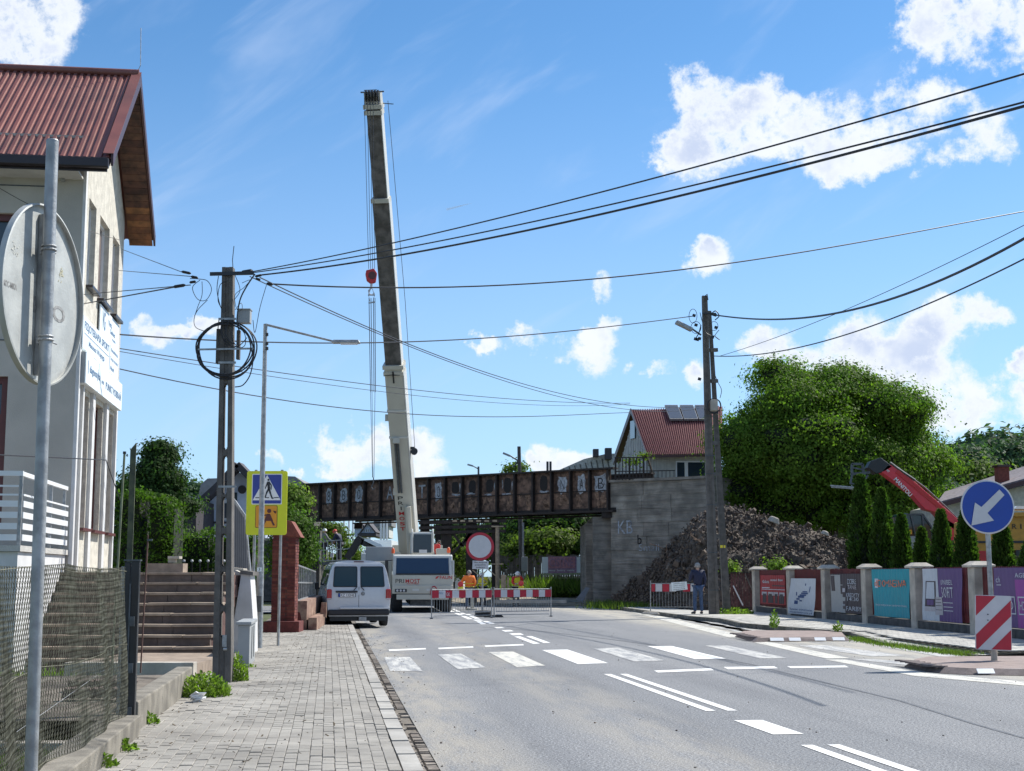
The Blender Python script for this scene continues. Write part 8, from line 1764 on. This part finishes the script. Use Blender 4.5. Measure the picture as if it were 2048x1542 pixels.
# white banner tilted in front of the wall
def sk(u, v): return ((-.30*(1-v)*(1-u*.2)-.1*(1-u)*(1-v))*1.0, -.03*(1-v))
t, wd_, pt2 = banner(1, 'white banner with a dark blue house drawing, hanging askew over the plinth', 1592, 1645, .20, 1.46, .01, wht, .20, skew=lambda u, v: (-.42*(1-v)+(.18*(1-v) if u > .9 else 0)*0, 0))
wd_('Twoje wymarzone', .52, .13, .85, .07, blu, .0); wd_('mieszkanie-dom.pl', .52, .05, .85, .06, blu, .0)
for (u0, u1, v0, v1) in ((.34, .60, .46, .52), (.40, .68, .52, .56), (.46, .74, .57, .61), (.52, .70, .62, .65), (.30, .40, .40, .45), (.24, .34, .28, .38), (.60, .63, .80, .86), (.28, .31, .52, .62), (.78, .80, .62, .78), (.40, .5, .36, .40)): pt2(u0, u1, v0, v1, blu)
# torn black and white banner
t, wd_, pt2 = banner(2, 'torn black and white banner with a flap folded down, left of the teal banner', 1668, 1730, .38, 1.62, .011, drk, .10)
pt2(0, .40, .0, .72, gry); pt2(0, .34, .72, .97, gry, .006); pt2(.38, .50, .0, .40, gry); pt2(.34, .52, .48, .70, drk, .012); pt2(.40, .48, .53, .63, lgt, .016); pt2(.42, .56, .10, .30, drk, .014); pt2(.04, .16, .55, .95, drk, .011)
wd_('DOBRE', .72, .80, .32, .13, wht, .0); wd_('TANIE', .72, .66, .3, .10, lgt, .0); wd_('KREDYTY', .74, .46, .40, .10, wht, .0); wd_('14:30', .74, .36, .32, .09, wht, .0); wd_('DRZWI', .46, .20, .1, .05, wht); wd_('FARBY', .76, .12, .42, .11, wht, .0)
t, wd_, pt2 = banner(3, 'teal banner with orange DOMINESIVA lettering', 1752, 1826, .37, 1.75, .011, teal)
pt2(.08, .16, .60, .80, wht); wd_('d', .12, .70, .05, .12, orr, .0); wd_('DOMINESIVA', .56, .70, .76, .15, orr, .0); wd_('twoje miejsce w centrum miasta', .52, .24, .86, .06, wht, .0)
t, wd_, pt2 = banner(4, 'white and purple banner with a car drawing and the word SOFIT', 1853, 1932, .37, 1.75, .011, pur)
pt2(0, .42, 0, 1, wht); pt2(.07, .36, .20, .76, drk, .011); pt2(.11, .32, .42, .74, wht, .016); pt2(.13, .30, .30, .40, pur, .016); pt2(.08, .35, .18, .27, lgt, .017); pt2(.34, .50, .12, .46, lgt, .012); wd_('UNIBEL', .66, .74, .28, .09, wht, .0); wd_('SOFIT', .66, .55, .27, .20, wht, .0)
for v in (.35, .27, .20): pt2(.53, .53+.25-.04*v*10*.1, v, v+.015, wht, .012)
for v in (.42, .36, .30, .22): pt2(.36, .48, v-.01, v, drk, .016)
t, wd_, pt2 = banner(5, 'purple to magenta banner at the right edge behind the striped board', 1996, 2110, .37, 1.75, .011, pur)
pt2(.42, .75, .0, .80, mag, .005); wd_('ch', .11, .80, .09, .10, wht, .0); pt2(.06, .16, .70, .715, wht); wd_('AGENCJA', .62, .86, .36, .10, wht, .0)
for q in ((.22, .40, .22, .24), (.22, .40, .50, .52), (.22, .235, .22, .52), (.385, .40, .22, .52), (.45, .63, .22, .24), (.45, .63, .50, .52), (.45, .465, .22, .52)): pt2(*q, wht, .012)
wd_('FD', .31, .37, .10, .14, wht, .0); wd_('HD', .54, .37, .10, .14, wht, .0)
# rusty gate
t = thing('rusty_gate', 'rusty maroon sheet gate with peeling paint beside the double pole', 'gate'); A_, B_ = W(1462,1226,59.0), W(1511,1226,59.0); A_.z = B_.z = .15
for k in range(8): a, b = A_.lerp(B_, k/8+.01), A_.lerp(B_, (k+1)/8-.01); MB().prism([a, b, b+Vector((0, 0, 1.50)), a+Vector((0, 0, 1.50))], (0, .02, 0)).build('sheet', mat('gate_rust', (.085, .03, .03), .8, var=.4, scale=3, dirt=.4, dirtcol=(.2, .16, .14), rnd=.15), t)
mb = MB(); mb.bar(A_+Vector((0, -.04, 1.52)), B_+Vector((0, -.04, 1.52)), .05); mb.bar(A_+Vector((0, -.04, .1)), B_+Vector((0, -.04, .1)), .05); mb.build('gate_frame', M_['rust_d'], t)
MB().bar(A_+Vector((.1, -.08, 1.0)), A_+Vector((.48, -.08, .2)), .05).build('brace', M_['grey_s'], t); mb = MB(); mb.bar(A_+Vector((.6, -.08, 1.45)), A_+Vector((.98, -.08, .6)), .04); mb.build('brace', M_['concrete_p'], t)
# ---------------------------------------------------------------- traffic islands, keep-left sign
def island(label, pts, h_=.10):
    t = thing('traffic_island', label, 'traffic island'); P3 = [G(*p) for p in pts]; c = sum(P3, Vector())/len(P3); top = [q+Vector((.12 if q.x < c.x else -.12, .13 if q.y < c.y else -.13, h_)) for q in P3]; base = [q+Vector((0, 0, .006)) for q in P3]; n_ = len(P3)
    mb = MB(); mb.add(base+top, [(i, (i+1) % n_, n_+(i+1) % n_, n_+i) for i in range(n_)]); mb.build('kerb_edge', mat('island_rubber', (.15, .12, .115), .85, var=.25, scale=6, bump=.4, dirt=.4, dirtcol=(.22, .2, .18)), t)
    mb = MB(); mb.add(top, [tuple(range(n_))]); mb.build('top', mat('island_top', (.26, .205, .185), .9, var=.15, scale=4, bump=.3), t)
    return t, P3, top
t1, P3, top = island('far low traffic island with white reflective blocks below the fence', [(1469,1274),(1476,1269),(1500,1267.5),(1660,1268.5),(1690,1271),(1702,1282),(1540,1284),(1508,1285)])
def refl(t, base_y0, pxs, Yoff=0):
    for (x0, x1, y0, y1) in pxs:
        a = G(x0, y1); b = G(x1, y1); q = [a+Vector((0, .0, .025)), b+Vector((0, 0, .025)), b+Vector((.0, .09, .095)), a+Vector((0, .09, .095))]; MB().prism([v+Vector((0, -.02, .006)) for v in q], (0, .02, -.01)).build('reflector', M_['white'], t)
refl(t1, 0, [(1541,1568,0,1284.2),(1579,1602,0,1284),(1630,1652,0,1283.5),(1666,1690,0,1283)])
for k in range(6): a = G(1474+k*6, 1276+k*1.5); MB().box(a+Vector((.05, .25, .10)), (.10, .5, .03), (0, 0, .5)).build('ridge', mat('island_rubber', (1, 1, 1)), t1)
t2, P3, top = island('near traffic island carrying the blue arrow sign and striped board', [(1808,1334),(1815,1328),(1840,1323),(2048,1322),(2300,1326),(2320,1352),(2048,1352),(1930,1350),(1880,1347)])
refl(t2, 0, [(1956,1990,0,1350.5),(2012,2048,0,1350.5)])
for k in range(6): a = G(1815+k*11, 1335+k*2.2); MB().box(a+Vector((.05, .2, .10)), (.12, .45, .03), (0, 0, .6)).build('ridge', MATS['island_rubber'], t2)
t = thing('keep_left_sign', 'round blue sign with white arrow pointing down left, on a leaning steel post', 'road sign'); YK = 25.3
f0 = W(1989,1326,YK); f0.z = .09; t0_ = W(1972,1000,YK); MB().cyl(f0, t0_, .043, n=16).build('post', M_['steel'], t, smooth=True); MB().cyl(f0, f0+Vector((0, 0, .28)), .055, n=12).build('base_sleeve', M_['pillar'], t)
c = W(1975,1014,YK-.07); r_ = 52*YK/F
MB().lathe([(r_*1.02, .02), (r_*1.03, 0), (r_*1.0, -.01)], c, 56, 'y').build('rim', M_['grey_s'], t, smooth=True); MB().lathe([(r_*.975, 0), (r_*.97, -.014)], c, 56, 'y').build('face', M_['blue_s'], t)
pp_ = [(1943,1051),(1951,1004),(1962,1014),(2000,978),(2010,989),(1973,1025),(1988,1040)]
# arrow outline in the sign's own plane
ar = [W(a, b, YK-.10) for a, b in ((1943,1051),(1950,1005),(1963,1014),(1999,979),(2009,990),(1975,1026),(1988,1041))]; MB().prism(ar, (0, .008, 0)).build('arrow', M_['grey_s'], t)
mb = MB(); 
for py in (985, 1045): mb.box(W(1974,py,YK-.02), (.12, .09, .04))
mb.build('clamp', M_['steel_d'], t)
t = thing('hazard_board', 'rectangular red and white diagonally striped board below the blue arrow sign', 'road sign'); YZ = YK-.09
x0, x1, z0, z1 = W(1952,1244,YZ).x, W(2022,1244,YZ).x, W(1988,1299,YZ).z, W(1988,1192,YZ).z; wB, hB_ = x1-x0, z1-z0
Mz = Matrix.Translation(((x0+x1)/2, YZ, (z0+z1)/2))@Matrix.Rotation(R(2), 4, 'Y')
MB().prism([Vector(q) for q in rrect(wB+.02, hB_+.02, .03)], (0, .02, 0)).build('frame', M_['grey_s'], t, mtx=Mz)
def clip(poly, f):
    out = []
    for i in range(len(poly)):
        a, b = poly[i], poly[(i+1) % len(poly)]; fa, fb = f(a), f(b)
        if fa >= 0: out.append(a)
        if fa*fb < 0: k = fa/(fa-fb); out.append((a[0]+(b[0]-a[0])*k, a[1]+(b[1]-a[1])*k))
    return out
rect = [(-wB/2, -hB_/2), (wB/2, -hB_/2), (wB/2, hB_/2), (-wB/2, hB_/2)]
sl = .84; vals = [(-9, -.62), (-.22, .17), (.56, 9)]                # stripes run up to the right: z - slope*x between bounds
sp2 = hB_; 
for (lo, hi) in ((-9, -.455*sp2-.0), (-.20*sp2, .10*sp2), (.455*sp2, 9)):
    po = clip(clip(rect, lambda p: (p[1]-1.0*p[0])-lo), lambda p: hi-(p[1]-1.0*p[0]))
    if len(po) > 2: MB().prism([Vector((a, -.004, b)) for a, b in po], (0, .003, 0)).build('red_stripe', M_['red_sign'], t, mtx=Mz)
mb = MB(); mb.lathe([(.012, 0), (.012, -.01)], (-.10, -.002, .14), 10, 'y'); mb.lathe([(.012, 0), (.012, -.01)], (-.10, -.002, .04), 10, 'y'); mb.build('bolt', M_['steel_d'], t, mtx=Mz)
# contrail
ct = thing('contrail', 'short faint white contrail in the blue sky right of the crane boom', 'contrail'); a, b = W(893,419,1500), W(944,406,1500); mb = MB(); mb.tube([a, a.lerp(b, .5), b], [1.2, 0.9, .1], 8)
cm = bpy.data.materials.new('contrail_white'); cm.use_nodes = True; t_ = NT(cm.node_tree); df = t_.n('ShaderNodeBsdfDiffuse'); tr_ = t_.n('ShaderNodeBsdfTransparent'); mx = t_.n('ShaderNodeMixShader'); mx.inputs[0].default_value = .25; t_.l(tr_.outputs[0], mx.inputs[1]); t_.l(df.outputs[0], mx.inputs[2]); ou = t_.n('ShaderNodeOutputMaterial'); t_.l(mx.outputs[0], ou.inputs[0]); mb.build('vapour', cm, ct)
